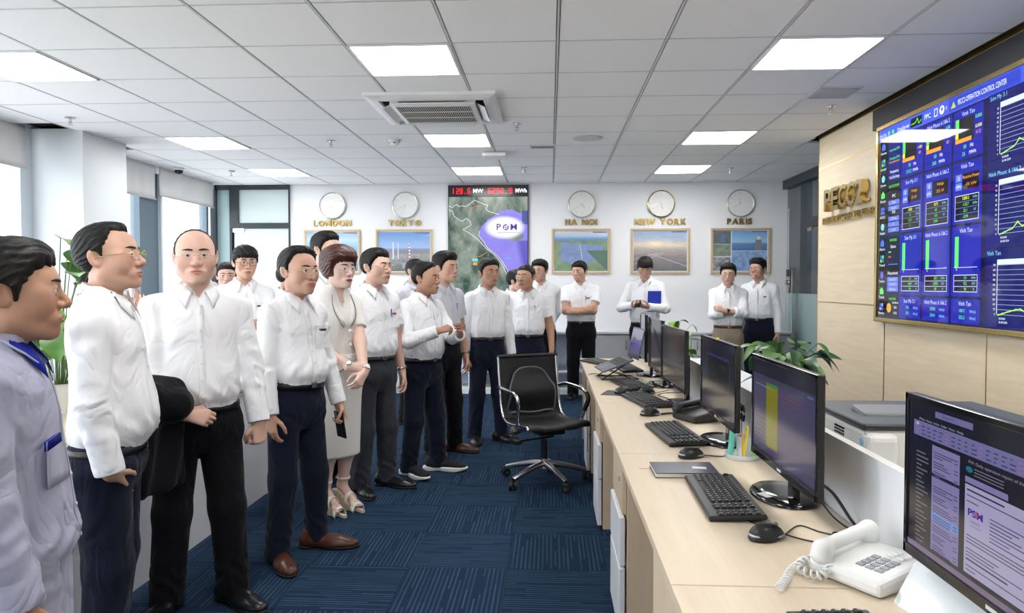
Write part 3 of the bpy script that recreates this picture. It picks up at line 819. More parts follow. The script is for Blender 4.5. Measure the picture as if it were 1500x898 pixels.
# ------------------------------------------------------------------ room materials
def stripes_carpet(name, gain):
    m = mat(name, (.02, .05, .12), .95, spec=.1); nt = m.node_tree; b = nt.nodes['Principled BSDF']; N = nt.nodes.new; L = nt.links.new
    tc = N('ShaderNodeTexCoord'); sp = N('ShaderNodeSeparateXYZ'); L(tc.outputs['Object'], sp.inputs[0])
    oi = N('ShaderNodeObjectInfo')
    def ma(op, a, c=None, d=None):
        n = N('ShaderNodeMath'); n.operation = op
        for i, v in enumerate((a, c, d)):
            if v is None: continue
            if isinstance(v, (int, float)): n.inputs[i].default_value = v
            else: L(v, n.inputs[i])
        return n.outputs[0]
    xs = ma('MULTIPLY', sp.outputs[0], 46.); fx = ma('FLOOR', xs); fr = ma('FRACT', xs)
    line = ma('LESS_THAN', ma('ABSOLUTE', ma('SUBTRACT', fr, .5)), .17)
    w0 = N('ShaderNodeTexWhiteNoise'); w0.noise_dimensions = '2D'; cb = N('ShaderNodeCombineXYZ'); L(fx, cb.inputs[0]); L(ma('MULTIPLY', oi.outputs['Random'], 91.), cb.inputs[1]); L(cb.outputs[0], w0.inputs[0])
    ys = ma('ADD', ma('MULTIPLY', sp.outputs[1], 5.), ma('MULTIPLY', ma('FLOOR', ma('MULTIPLY', w0.outputs['Value'], 4.)), .25))
    w1 = N('ShaderNodeTexWhiteNoise'); w1.noise_dimensions = '3D'; c2 = N('ShaderNodeCombineXYZ'); L(fx, c2.inputs[0]); L(ma('FLOOR', ys), c2.inputs[1]); L(ma('MULTIPLY', oi.outputs['Random'], 57.), c2.inputs[2]); L(c2.outputs[0], w1.inputs[0])
    on = ma('GREATER_THAN', w1.outputs['Value'], .16)
    nz = N('ShaderNodeTexNoise'); nz.inputs['Scale'].default_value = 5; nz.inputs['Detail'].default_value = 3; L(tc.outputs['Object'], nz.inputs['Vector'])
    amt = ma('MULTIPLY', ma('MULTIPLY', line, on), ma('ADD', ma('MULTIPLY', nz.outputs['Fac'], .5), ma('MULTIPLY', w1.outputs['Value'], .6)))
    fib = N('ShaderNodeTexNoise'); fib.inputs['Scale'].default_value = 420; L(tc.outputs['Object'], fib.inputs['Vector'])
    mx = N('ShaderNodeMix'); mx.data_type = 'RGBA'; mx.inputs['A'].default_value = (.016, .036, .076, 1); mx.inputs['B'].default_value = (.010 + .07 * gain, .026 + .135 * gain, .062 + .21 * gain, 1); L(amt, mx.inputs['Factor'])
    m2 = N('ShaderNodeMix'); m2.data_type = 'RGBA'; m2.blend_type = 'MULTIPLY'; m2.inputs['Factor'].default_value = .5; L(mx.outputs['Result'], m2.inputs['A']); L(fib.outputs['Fac'], m2.inputs['B'])
    L(m2.outputs['Result'], b.inputs['Base Color'])
    bp = N('ShaderNodeBump'); bp.inputs['Strength'].default_value = .5; bp.inputs['Distance'].default_value = .003; L(ma('ADD', fib.outputs['Fac'], line), bp.inputs['Height']); L(bp.outputs[0], b.inputs['Normal'])
def wood(name, c1, c2, scale, axis, rough=.45):
    m = mat(name, c1, rough, spec=.35); nt = m.node_tree; b = nt.nodes['Principled BSDF']; N = nt.nodes.new; L = nt.links.new
    tc = N('ShaderNodeTexCoord'); mp = N('ShaderNodeMapping'); mp.inputs['Scale'].default_value = axis
    oi = N('ShaderNodeObjectInfo'); L(oi.outputs['Random'], mp.inputs['Location'])
    L(tc.outputs['Object'], mp.inputs[0])
    n = N('ShaderNodeTexNoise'); n.inputs['Scale'].default_value = scale; n.inputs['Detail'].default_value = 6; n.inputs['Roughness'].default_value = .62; n.inputs['Distortion'].default_value = .35
    L(mp.outputs[0], n.inputs['Vector'])
    rp = N('ShaderNodeMapRange'); rp.inputs[1].default_value = .3; rp.inputs[2].default_value = .7; L(n.outputs['Fac'], rp.inputs[0])
    mx = N('ShaderNodeMix'); mx.data_type = 'RGBA'; mx.inputs['A'].default_value = (*c1, 1); mx.inputs['B'].default_value = (*c2, 1); L(rp.outputs[0], mx.inputs['Factor']); L(mx.outputs['Result'], b.inputs['Base Color'])
    bp = N('ShaderNodeBump'); bp.inputs['Strength'].default_value = .05; bp.inputs['Distance'].default_value = .002; L(n.outputs['Fac'], bp.inputs['Height']); L(bp.outputs[0], b.inputs['Normal'])
stripes_carpet('carpet_tile', 2.8); stripes_carpet('carpet_tile_plain', .7)
mat('subfloor', (.012, .02, .04), .95)
mat('paint_white', (.84, .85, .87), .7, spec=.25, bump=(180, .06, .002)); mat('paint_column', (.64, .67, .69), .7, spec=.25)
mat('ceiling_fissured', (.90, .895, .89), .9, spec=.1, bump=(220, .35, .002), var=(160, .035)); mat('plenum', (.02, .02, .02), .9)
mat('tee_white', (.60, .60, .60), .5); mat('lamp_frame', (.85, .85, .85), .5)
mat('lamp_glow', (1, 1, 1), .5, emit=(1, .985, .96), estr=LAMP)
mat('alu_dark', (.030, .037, .046), .4, spec=.5); mat('alu_blue', (.115, .16, .20), .4); mat('alu_light', (.62, .68, .73), .45)
mat('blind_cloth', (.74, .73, .72), .9, spec=.1, bump=(300, .2, .001)); mat('blind_bar', (.5, .49, .5), .5)
m = M['blind_cloth']; b = m.node_tree.nodes['Principled BSDF']
b.inputs['Transmission Weight'].default_value = .0
mat('frosted', (.60, .68, .68), .35, spec=.5, var=(1.2, .08)); mat('frosted_teal', (.33, .45, .45), .3, spec=.5)
mat('glass_clear', (.9, .97, .96), .0, alpha=.12, spec=.6); mat('glass_tint', (.12, .15, .16), .02, alpha=.35, spec=.6)
wood('wood_wall', (.78, .665, .485), (.70, .575, .405), 2.2, (1.2, 1.0, 14.), .42)
wood('wood_desk', (.66, .56, .42), (.60, .50, .37), 2.4, (14., 1.0, 1.0), .38)
wood('wood_side', (.68, .55, .40), (.61, .48, .34), 2.4, (6., 6., .6), .45)
wood('wood_frame', (.60, .46, .30), (.52, .39, .25), 9., (3., 3., 3.), .5)
mat('brass', (.62, .45, .17), .28, 1.); mat('brass_bright', (.75, .56, .22), .18, 1.); mat('letter_gold', (.42, .29, .08), .35, .85)
mat('letter_face', (.30, .24, .11), .35, .9)
mat('panel_black', (.018, .019, .022), .5); mat('laminate_white', (.76, .78, .82), .4); mat('laminate_grey', (.60, .62, .66), .45); mat('laminate_shade', (.56, .62, .74), .45)
mat('plastic_white', (.78, .78, .77), .4); mat('plastic_cream', (.74, .73, .68), .4); mat('plastic_black', (.012, .012, .013), .38); mat('plastic_grey', (.20, .21, .225), .45); mat('plastic_dark', (.05, .053, .06), .4)
mat('vent_grey', (.34, .34, .35), .6); mat('dark_slot', (.01, .01, .01), .8)

# ------------------------------------------------------------------ shell
XL, XR, YB, YF = -4.62, 3.10, 9.60, -2.6
WX = 2.49                                             # the timber wall
fl = struct(span('floor', XL - .3, 4.9, YF, YB + .1, -.06, -.006, M['subfloor']))
bm = bmesh.new(); add_box(bm, (.498, .498, .006), (0, 0, -.003), None, .0015, 1); tile0 = bm_obj('carpet_tile', bm, M['carpet_tile'], fl)
tile0.matrix_parent_inverse = fl.matrix_world.inverted()
fo = Vector(fl.location)
k = 0
for i in range(-3, 4):
    for j in range(-2, 14):
        o = tile0 if k == 0 else tile0.copy()
        if k: COL.objects.link(o); o.parent = fl
        o.matrix_parent_inverse = Matrix()
        o.location = Vector((-.71 + .5 * i + .25, 3.03 + .5 * j + .25, 0)) - fo
        o.rotation_euler = (0, 0, 0 if (i + j) % 2 == 0 else math.pi / 2)
        if (i + j) % 2:
            if 'plain_mesh' not in globals(): plain_mesh = tile0.data.copy(); plain_mesh.materials[0] = M['carpet_tile_plain']
            o.data = plain_mesh
        k += 1
ce = struct(span('ceiling', XL - .3, 4.9, YF, YB + .1, CEIL + .05, CEIL + .09, M['plenum']))
co = Vector(ce.location)
def child_at(o, parent, w): o.parent = parent; o.matrix_parent_inverse = Matrix(); o.location = Vector(w) - Vector(parent.location)
GX, GY = .04, 4.026
lamps = {(c, r) for c in (-6, -2, 2) for r in (-8, -4, 0, 4, 7)}
ac = {(-2, 2), (-2, 3)}
bm = bmesh.new(); add_box(bm, (.580, .586, .014), (0, 0, 0), None, .002, 1); t0 = bm_obj('ceiling_tile', bm, M['ceiling_fissured'], ce)
first = True
for c in range(-8, 6):
    for r in range(-2, 9):
        if (c, r) in lamps: continue
        x, y = GX + .6 * c + .3, GY + .6 * r + .3
        if c >= 4 and y < 6.8: continue
        if c == -8 and r < 3: pass
        if -4.75 < x < -3.95 and 5.95 < y < 6.9 and c == -8: continue
        o = t0 if first else t0.copy()
        if not first: COL.objects.link(o)
        first = False
        child_at(o, ce, (x, y, CEIL + .007))
# a row of cut tiles against the back wall, and a plain field above and behind the camera
for c in range(-8, 6):
    o = box_obj('ceiling_tile', (.574, .14, .014), (0, 0, 0), M['ceiling_fissured'], ce, .003); child_at(o, ce, (GX + .6 * c + .3, 9.51, CEIL + .007))
bm = bmesh.new(); add_box(bm, (7.8, 2.78 - YF, .014), (0, 0, 0)); o = bm_obj('ceiling_tile', bm, M['ceiling_fissured'], ce); child_at(o, ce, (-1.1, (2.80 + YF) / 2 - .01, CEIL + .03))
for c in range(-7, 6):
    x = GX + .6 * c
    y0 = 2.8 if c < 4 else 6.8
    o = box_obj('main_tee', (.011, 9.58 - y0, .02), (0, 0, 0), M['tee_white'], ce); child_at(o, ce, (x, (9.58 + y0) / 2, CEIL + .008))
bmx = bmesh.new(); add_box(bmx, (.574, .010, .018)); ct0 = bm_obj('cross_tee', bmx, M['tee_white'], ce); first = True
for c in range(-8, 6):
    for r in range(-1, 10):
        x, y = GX + .6 * c + .3, GY + .6 * r
        if c >= 4 and y < 6.8: continue
        o = ct0 if first else ct0.copy()
        if not first: COL.objects.link(o)
        first = False; child_at(o, ce, (x, y, CEIL + .008))
lampname = {-6: 'near the windows', -2: 'in the middle row', 2: 'along the timber wall'}
order = {0: 'largest and closest', 4: 'second', 7: 'smallest, nearest the back wall,', -4: 'out of view', -8: 'far out of view'}
def lamp(c, r):
    x, y = GX + .6 * c + .3, GY + .6 * r + .3
    e = empty('ceiling_light', (x, y, CEIL)); 
    tag(e, {0: 'square ceiling light panel closest to the camera, ', 4: 'square ceiling light panel midway along the room, ', 7: 'square ceiling light panel nearest the back wall, '}.get(r, 'square ceiling light panel behind the camera, ' + ('first row ' if r == -4 else 'second row ')) + lampname[c], 'ceiling light', 'recessed square ceiling lights')
    bm = bmesh.new()
    for sx, sy, w, d in ((-1, 0, .014, .58), (1, 0, .014, .58), (0, -1, .58, .014), (0, 1, .58, .014)): add_box(bm, (w, d, .016), (sx * .283, sy * .285, .0))
    bm_obj('frame', bm, M['lamp_frame'], e)
    box_obj('diffuser', (.556, .560, .006), (0, 0, .001), M['lamp_glow'], e)
for c, r in sorted(lamps): lamp(c, r)

wb = struct(span('wall_back', -3.53, 3.12, YB, YB + .12, 0, CEIL + .06, M['paint_white']))
struct(span('wall_camera', XL, 4.8, YF - .1, YF, 0, CEIL + .06, M['paint_white']))
struct(span('trim_1', -3.53, 3.09, YB - .012, YB, 0, .09, M['laminate_white']))
cl = struct(span('pillar', -4.66, -4.10, 6.12, 6.77, 0, CEIL + .02, M['paint_column'], None, .004))

# windows along the left side: panes between dark mullions, open sky behind
wl = empty('window_1', (XL, 0, 0)); struct(wl)
def wspan(name, y0, y1, z0, z1, m, x0=XL - .05, x1=XL + .05, par=wl):
    o = span(name, x0, x1, y0, y1, z0, z1, m); o.parent = par; o.location = Vector(o.location) - Vector(par.location); return o
wspan('sill', YF, YB, 0, .10, M['alu_dark']); wspan('head_frame', YF, YB, 2.70, CEIL + .06, M['alu_light'])
for y0, y1, m in ((YF, YF + .1, 'alu_dark'), (1.1, 1.3, 'alu_dark'), (3.4, 3.6, 'alu_dark'), (5.98, 6.12, 'alu_light'), (9.335, 9.40, 'alu_blue')): wspan('mullion', y0, y1, .10, 2.70, M[m])
wspan('mullion', 7.76, 8.13, .10, 2.70, M['alu_blue'], XL - .05, XL + .06)
wspan('mullion', 8.13, 8.17, .10, 2.70, M['alu_light'], XL - .05, XL + .10)
for y0, y1 in ((YF + .1, 1.1), (1.3, 3.4), (3.6, 5.98), (6.12, 7.76), (8.17, 9.335), (9.40, 9.58)): wspan('pane', y0, y1, .10, 2.70, M['glass_clear'], XL - .006, XL)
def blind(y0, y1, zb, label):
    e = empty('roller_blind', (-4.50, (y0 + y1) / 2, zb)); tag(e, label, 'blind', 'roller blinds over the side windows')
    n = 24; bm = bmesh.new(); rows = []
    for i in range(n + 1):
        t = i / n; y = (t - .5) * (y1 - y0); row = []
        for j in range(7):
            z = j / 6 * (CEIL + .01 - zb); w = .006 * math.sin(t * 17 + y0) * (1 - j / 8) + .004 * math.sin(t * 41)
            row.append(bm.verts.new((w, y, z)))
        rows.append(row)
    for i in range(n):
        for j in range(6): bm.faces.new((rows[i][j], rows[i+1][j], rows[i+1][j+1], rows[i][j+1]))
    o = bm_obj('cloth', bm, M['blind_cloth'], e, smooth=True); md = o.modifiers.new('t', 'SOLIDIFY'); md.thickness = .002
    cyl_obj('bottom_bar', .010, y1 - y0, (0, 0, 0), M['blind_bar'], e, axis='y', seg=12)
blind(3.7, 5.96, 2.417, 'pale roller blind over the window before the square column')
blind(6.85, 7.985, 2.392, 'pale roller blind just past the square column, hanging lowest')
blind(8.06, 9.40, 2.445, 'wide creased roller blind in the far window corner')

# glazed door and transom in the far corner by the windows
d1 = empty('door_1', (-4.04, YB, 0)); struct(d1)
def dspan(name, x0, x1, z0, z1, m, y0=YB - .03, y1=YB + .05):
    o = span(name, x0, x1, y0, y1, z0, z1, m); o.parent = d1; o.location = Vector(o.location) - Vector(d1.location); return o
dspan('frame_head', -4.62, -3.53, 2.705, CEIL + .05, M['alu_dark']); dspan('frame_post', -4.62, -4.545, 0, 2.705, M['alu_dark'], YB - .05); dspan('frame_post', -4.364, -4.335, 0, 2.705, M['alu_dark'])
dspan('frame_post', -4.335, -4.24, 2.254, 2.705, M['alu_dark']); dspan('frame_bar', -4.335, -3.53, 2.185, 2.254, M['alu_dark']); dspan('frame_post', -3.545, -3.53, 0, 2.705, M['alu_dark'], YB - .035)
dspan('pane', -4.545, -4.364, 0, 2.705, M['frosted_teal'], YB, YB + .02); dspan('transom_pane', -4.24, -3.545, 2.254, 2.705, M['frosted'], YB, YB + .02); dspan('door_leaf', -4.31, -3.545, .02, 2.18, M['frosted'], YB, YB + .025)
dspan('hinge_patch', -4.33, -4.17, 2.13, 2.18, M['chrome'], YB - .012, YB + .01)
struct(span('wall_beyond', -4.7, -3.53, YB + .09, YB + .12, 0, CEIL + .06, M['paint_column']))

# glazed side wall on the far right, with a frosted glass door
wr = empty('window_2', (XR, 8.2, 0)); struct(wr)
def rspan(name, y0, y1, z0, z1, m, x0=XR - .03, x1=XR + .03, par=wr):
    o = span(name, x0, x1, y0, y1, z0, z1, m); o.parent = par; o.location = Vector(o.location) - Vector(par.location); return o
rspan('frame_head', 6.8, YB, 2.66, CEIL + .05, M['alu_dark'], XR - .06, XR + .04); rspan('mullion', 8.86, 9.09, 1.305, 2.66, M['alu_dark'], XR, XR + .06); rspan('transom_bar', 6.8, 8.86, 2.10, 2.21, M['alu_dark'])
rspan('pane', 9.09, 9.58, 1.305, 2.66, M['glass_tint'], XR, XR + .008); rspan('transom_pane', 6.8, 8.86, 2.21, 2.66, M['glass_tint'], XR, XR + .008); rspan('pane', 6.8, 8.86, 1.305, 2.10, M['glass_tint'], XR, XR + .008)
d2 = empty('door_2', (XR, 9.1, 0)); struct(d2)
rspan('door_leaf', 6.8, 9.58, .01, 1.305, M['frosted_teal'], XR - .006, XR + .006, d2)
rspan('pull_handle', 9.15, 9.19, .50, 1.62, M['chrome'], XR - .07, XR - .03, d2)
rspan('lock_case', 9.31, 9.45, 1.385, 1.63, M['metal_silver'], XR - .05, XR, d2); rspan('lock_window', 9.33, 9.43, 1.52, 1.61, M['plastic_black'], XR - .056, XR - .05, d2)
o = cyl_obj('lock_knob', .032, .03, (XR - .065, 9.38, 1.44), M['chrome'], axis='x'); o.parent = d2; o.location = Vector(o.location) - Vector(d2.location)
rspan('hinge_patch', 8.66, 8.80, 2.05, 2.11, M['chrome'], XR - .02, XR + .01, d2); rspan('door_edge', 9.49, 9.51, 0.0, 2.4, M['alu_light'], XR - .012, XR - .006, d2)
struct(span('wall_corridor', 4.7, 4.8, 3.2, YB + .1, 0, CEIL + .06, M['laminate_grey'])); struct(span('wall_corridor_end', 3.12, 4.8, YB, YB + .1, 0, CEIL + .06, M['laminate_grey'])); struct(span('wall_corridor_side', 2.6, 4.8, 6.6, 6.68, 0, CEIL + .06, M['laminate_grey']))
for yy, zz, rr in ((9.0, 2.55, .17),):
    e = empty('corridor_downlight', (4.0, 8.6, CEIL + .04)); tag(e, 'round white downlight glowing behind the dark glazed partition', 'ceiling light')
    cyl_obj('rim', .12, .02, (0, 0, 0), M['lamp_frame'], e); cyl_obj('diffuser', .105, .01, (0, 0, -.012), M['lamp_glow'], e)

# ------------------------------------------------------------------ timber feature wall with brass joints
tw = struct(span('wall_timber', WX + .02, WX + .14, YF, 6.80, 0, CEIL + .04, M['wood_side']))
def tpanel(y0, y1, z0, z1):
    o = span('wood_panel', WX, WX + .02, y0 + .003, y1 - .003, z0 + .003, z1 - .003, M['wood_wall'], None, .002); o.parent = tw; o.location = Vector(o.location) - Vector(tw.location)
def tstrip(y0, y1, z0, z1, x=WX - .0015):
    o = span('brass_strip', x, WX + .015, y0, y1, z0, z1, M['brass']); o.parent = tw; o.location = Vector(o.location) - Vector(tw.location)
ys = [6.82, 5.47, 4.218, 2.966, 1.714, .462, -.79, YF]
for i in range(len(ys) - 1):
    y1, y0 = ys[i], ys[i + 1]
    if i == 0:
        for z0, z1 in ((0, 1.26), (1.26, 2.478), (2.478, CEIL + .02)): tpanel(y0, y1, z0, z1)
        for z in (1.26, 2.478): tstrip(y0, y1, z - .005, z + .005)
    else:
        tpanel(y0, y1, 0, 1.17); tpanel(y0, y1, 1.17, CEIL + .02)
    if i: tstrip(y1 - .004, y1 + .004, 0, 1.17)
    else: pass
tstrip(5.466, 5.474, 0, 1.26); tstrip(6.812, 6.822, 0, CEIL); tstrip(YF, 6.82, CEIL - .014, CEIL + .02, WX - .008)
bp_ = span('header_panel', WX - .03, WX, -.6, 5.655, 2.588, 2.742, M['panel_black'], None, .002)
tag(bp_, 'long black header box above the video wall', 'panel')

# ------------------------------------------------------------------ on the ceiling
def ceiling_item(name, x, y, label, cat, group=None): return tag(empty(name, (x, y, CEIL)), label, cat, group)
a = ceiling_item('air_conditioner', -.855, 5.49, 'white ceiling cassette air conditioner with dark slotted grille', 'air conditioner')
bm = bmesh.new()
for (w, d, x, y) in ((.94, .16, 0, -.39), (.94, .16, 0, .39), (.16, .62, -.39, 0), (.16, .62, .39, 0)): pass
R_ = [(-.47, -.47), (.47, -.47), (.47, .47), (-.47, .47)]
def ring(bm, o, i, z):
    vo = [bm.verts.new((x * o, y * o, z[0])) for x, y in R_]; vi = [bm.verts.new((x * i, y * i, z[1])) for x, y in R_]
    for k_ in range(4): bm.faces.new((vo[k_], vo[(k_+1) % 4], vi[(k_+1) % 4], vi[k_]))
ring(bm, 1, 1, (.01, -.022)); ring(bm, 1, .90, (-.022, -.036)); ring(bm, .90, .80, (-.036, -.040)); ring(bm, .80, .66, (-.010, -.010)); ring(bm, .80, .80, (-.040, -.010)); ring(bm, .66, .66, (-.010, -.05)); ring(bm, .66, .58, (-.05, -.056))
bm_obj('fascia', bm, M['plastic_white'], a)
box_obj('grille_back', (.545, .545, .008), (0, 0, -.042), M['dark_slot'], a)
slat = box_obj('grille_slat', (.0045, .53, .004), (0, 0, -.050), M['plastic_white'], a, .001)
for i in range(36):
    o = slat if i == 0 else slat.copy()
    if i: COL.objects.link(o); o.parent = a
    o.location = (-.262 + i * .015, 0, -.053)
for yy in (-.265, -.09, .09, .265): box_obj('grille_bar', (.54, .010, .005), (0, yy, -.053), M['plastic_white'], a, .002)
for sx, sy in ((0, -1), (0, 1), (-1, 0), (1, 0)):
    o = box_obj('air_slot', (.50, .07, .01) if sx == 0 else (.07, .50, .01), (sx * .343, sy * .343, -.014), M['dark_slot'], a)
    o = box_obj('louvre', (.48, .06, .004) if sx == 0 else (.06, .48, .004), (sx * .350, sy * .350, -.045), M['plastic_white'], a, .001, rot=(sy * -.45, sx * .45, 0))
def sprinkler(x, y, label):
    e = ceiling_item('sprinkler', x, y, label, 'sprinkler', 'fire sprinklers in the ceiling')
    cyl_obj('escutcheon', .038, .006, (0, 0, -.004), M['metal_silver'], e); cyl_obj('body', .011, .035, (0, 0, -.022), M['metal_silver'], e, seg=12)
    for sx in (-1, 1): tube('frame_arm', [(0, 0, -.02), (sx * .016, 0, -.035), (0, 0, -.055)], .0025, M['metal_silver'], e, 6)
    cyl_obj('deflector', .022, .003, (0, 0, -.058), M['metal_silver'], e, seg=14)
NEED_TUBE = []
# ------------------------------------------------------------------ small ceiling fittings
for x, y, lb in ((-3.88, 5.64, 'small metal sprinkler in front of the square column'), (-3.78, 8.37, 'small metal sprinkler in the far corner by the blinds'), (-.28, 6.05, 'small metal sprinkler just past the air conditioner'),
                 (-.30, 8.30, 'small metal sprinkler above the map display'), (2.12, 5.58, 'small metal sprinkler beside the air vent near the timber wall'), (2.09, 8.48, 'small metal sprinkler above the last framed collage'), (-2.06, 6.68, 'small metal sprinkler among plain tiles beside the smoke detector')): sprinkler(x, y, lb)
e = ceiling_item('smoke_detector', -1.46, 6.68, 'small round white smoke detector with dark slots', 'smoke detector')
lathe_obj('base', [(.052, 0), (.054, -.018), (.046, -.024)], M['plastic_cream'], e); lathe_obj('chamber', [(.042, -.024), (.044, -.036), (.034, -.050), (.012, -.056)], M['plastic_cream'], e)
for i in range(4):
    a_ = i * math.pi / 2 + .3; box_obj('slot', (.022, .006, .008), (.042 * math.cos(a_), .042 * math.sin(a_), -.032), M['dark_slot'], e, 0, rot=(0, 0, a_ + math.pi / 2))
e = ceiling_item('access_point', -.568, 7.40, 'flat white wireless box on the ceiling beside a light panel', 'access point')
box_obj('housing', (.25, .25, .045), (0, 0, -.026), M['plastic_white'], e, .02, seg=3); box_obj('mount', (.14, .14, .01), (0, 0, 0), M['plastic_grey'], e)
e = ceiling_item('ceiling_speaker', .34, 6.68, 'flush round grey ceiling loudspeaker with perforated cover', 'speaker')
lathe_obj('rim', [(.135, .002), (.135, -.006), (.118, -.008)], M['tee_white'], e, n=40); cyl_obj('cover', .118, .004, (0, 0, -.007), M['tee_white'], e)
e = ceiling_item('ceiling_vent', -.075, 7.05, 'small slim grey ceiling vent near the loudspeaker', 'vent')
box_obj('frame', (.25, .12, .012), (0, 0, -.002), M['tee_white'], e, .003)
for i in range(6): box_obj('slat', (.22, .010, .006), (0, -.042 + i * .0168, -.011), M['vent_grey'], e)
e = ceiling_item('ceiling_vent', 1.985, 5.19, 'grey square-meshed air vent near the timber wall', 'vent')
box_obj('frame', (.30, .30, .014), (0, 0, -.002), M['tee_white'], e, .003); box_obj('core', (.25, .25, .006), (0, 0, -.008), M['vent_grey'], e)
for i in range(13): box_obj('slat', (.25, .006, .006), (0, -.114 + i * .019, -.013), M['tee_white'], e)
e = ceiling_item('dome_camera', -4.30, 8.13, 'white dome security camera with dark lens by the blinds', 'camera')
lathe_obj('base', [(.062, 0), (.062, -.022), (.05, -.03)], M['plastic_white'], e); lathe_obj('dome', [(.046, -.03), (.046, -.045), (.036, -.066), (.015, -.078)], M['plastic_black'], e)

# ------------------------------------------------------------------ flat pictures: coloured meshes for prints and screens
vcol_mat('print', .35, .5); pass
def screen_mat(name, strength, rough=.06):
    m = mat(name, (.004, .004, .005), rough, spec=.5); nt = m.node_tree; b = nt.nodes['Principled BSDF']
    a = nt.nodes.new('ShaderNodeAttribute'); a.attribute_name = 'Col'; nt.links.new(a.outputs['Color'], b.inputs['Emission Color']); b.inputs['Emission Strength'].default_value = strength
screen_mat('wall_screen', 1.0, .035); screen_mat('desk_screen', .55, .12); screen_mat('led_screen', 1.5, .2); screen_mat('map_screen', .72, .2)
def lin(r, g, b): return tuple((c / 255 / 12.92) if c / 255 <= .04045 else ((c / 255 + .055) / 1.055)**2.4 for c in (r, g, b))
class Canvas:
    def __init__(s): s.V, s.F, s.C, s.n = [], [], [], 0
    def poly(s, pts, col, layer=1):
        k = len(s.V); s.V += [(u, v, layer) for u, v in pts]; s.C += [col] * len(pts); s.F.append(tuple(range(k, k + len(pts))))
    def rect(s, u0, v0, u1, v1, col, layer=1): s.poly([(u0, v0), (u1, v0), (u1, v1), (u0, v1)], col, layer)
    def frame(s, u0, v0, u1, v1, t, col, layer=2):
        s.rect(u0, v0, u1, v0 + t, col, layer); s.rect(u0, v1 - t, u1, v1, col, layer); s.rect(u0, v0, u0 + t, v1, col, layer); s.rect(u1 - t, v0, u1, v1, col, layer)
    def line(s, pts, t, col, layer=2):
        for (a, b), (c, d) in zip(pts, pts[1:]):
            L = math.hypot(c - a, d - b) or 1; nx, ny = -(d - b) / L * t / 2, (c - a) / L * t / 2
            s.poly([(a + nx, b + ny), (a - nx, b - ny), (c - nx, d - ny), (c + nx, d + ny)], col, layer)
    def disc(s, u, v, r, col, layer=2, n=12, sx=1): s.poly([(u + sx * r * math.cos(6.2832 * i / n), v + r * math.sin(6.2832 * i / n)) for i in range(n)], col, layer)
    def text(s, t, u, v, size, col, align='CENTER', layer=3, width=None, bold=0.):
        me = text_mesh(t, size, 0, align, bold); k = len(s.V); kx = 1
        xs = [q.co.x for q in me.vertices]
        if width and xs: kx = width / max(1e-6, max(xs) - min(xs))
        for q in me.vertices: s.V.append((u + q.co.x * kx, v + q.co.y, layer)); s.C.append(col)
        for p in me.polygons: s.F.append(tuple(k + i for i in p.vertices))
        bpy.data.meshes.remove(me)
    def build(s, name, m, parent, fn, step=.0003):
        V = [fn(u, v, l * step) for u, v, l in s.V]; me = bpy.data.meshes.new(name); me.from_pydata(V, [], s.F)
        at = me.color_attributes.new('Col', 'FLOAT_COLOR', 'POINT'); at.data.foreach_set('color', np.array([(*c, 1) for c in s.C], np.float32).ravel())
        me.materials.append(m); o = bpy.data.objects.new(name, me); COL.objects.link(o); o.parent = parent; return o
def raster(name, w, h, nx, ny, fn, m, parent, loc):
    # a picture in x,z facing -y whose colours come from a function of (u, v) in 0..1
    u, v = np.meshgrid(np.linspace(0, 1, nx + 1), np.linspace(0, 1, ny + 1))
    C = fn(u, v).reshape(-1, 3); P = np.stack([(u - .5) * w, 0 * u, (v - .5) * h], -1).reshape(-1, 3)
    i, j = np.meshgrid(np.arange(nx), np.arange(ny)); k = (j * (nx + 1) + i).ravel()
    Q = np.stack([k, k + 1, k + nx + 2, k + nx + 1], 1)
    o = np_mesh(name, P, Q, m, parent, C, False); o.location = loc; return o
def vnoise(u, v, f, seed, octs=4):
    r = np.random.RandomState(seed); out = 0; amp = .5
    for _ in range(octs):
        g = r.rand(64, 64); x, y = u * f, v * f; xi, yi = np.floor(x).astype(int) % 63, np.floor(y).astype(int) % 63; fx, fy = x % 1, y % 1
        fx, fy = fx * fx * (3 - 2 * fx), fy * fy * (3 - 2 * fy)
        out = out + amp * (g[yi, xi] * (1 - fx) * (1 - fy) + g[yi, xi + 1] * fx * (1 - fy) + g[yi + 1, xi] * (1 - fx) * fy + g[yi + 1, xi + 1] * fx * fy); amp *= .5; f *= 2.07
    return out
def mixc(a, b, t): t = np.clip(t, 0, 1)[..., None]; return np.asarray(a) * (1 - t) + np.asarray(b) * t
def ramp(v, stops):
    x = [s[0] for s in stops]; return np.stack([np.interp(v, x, [s[1][i] for s in stops]) for i in range(3)], -1)

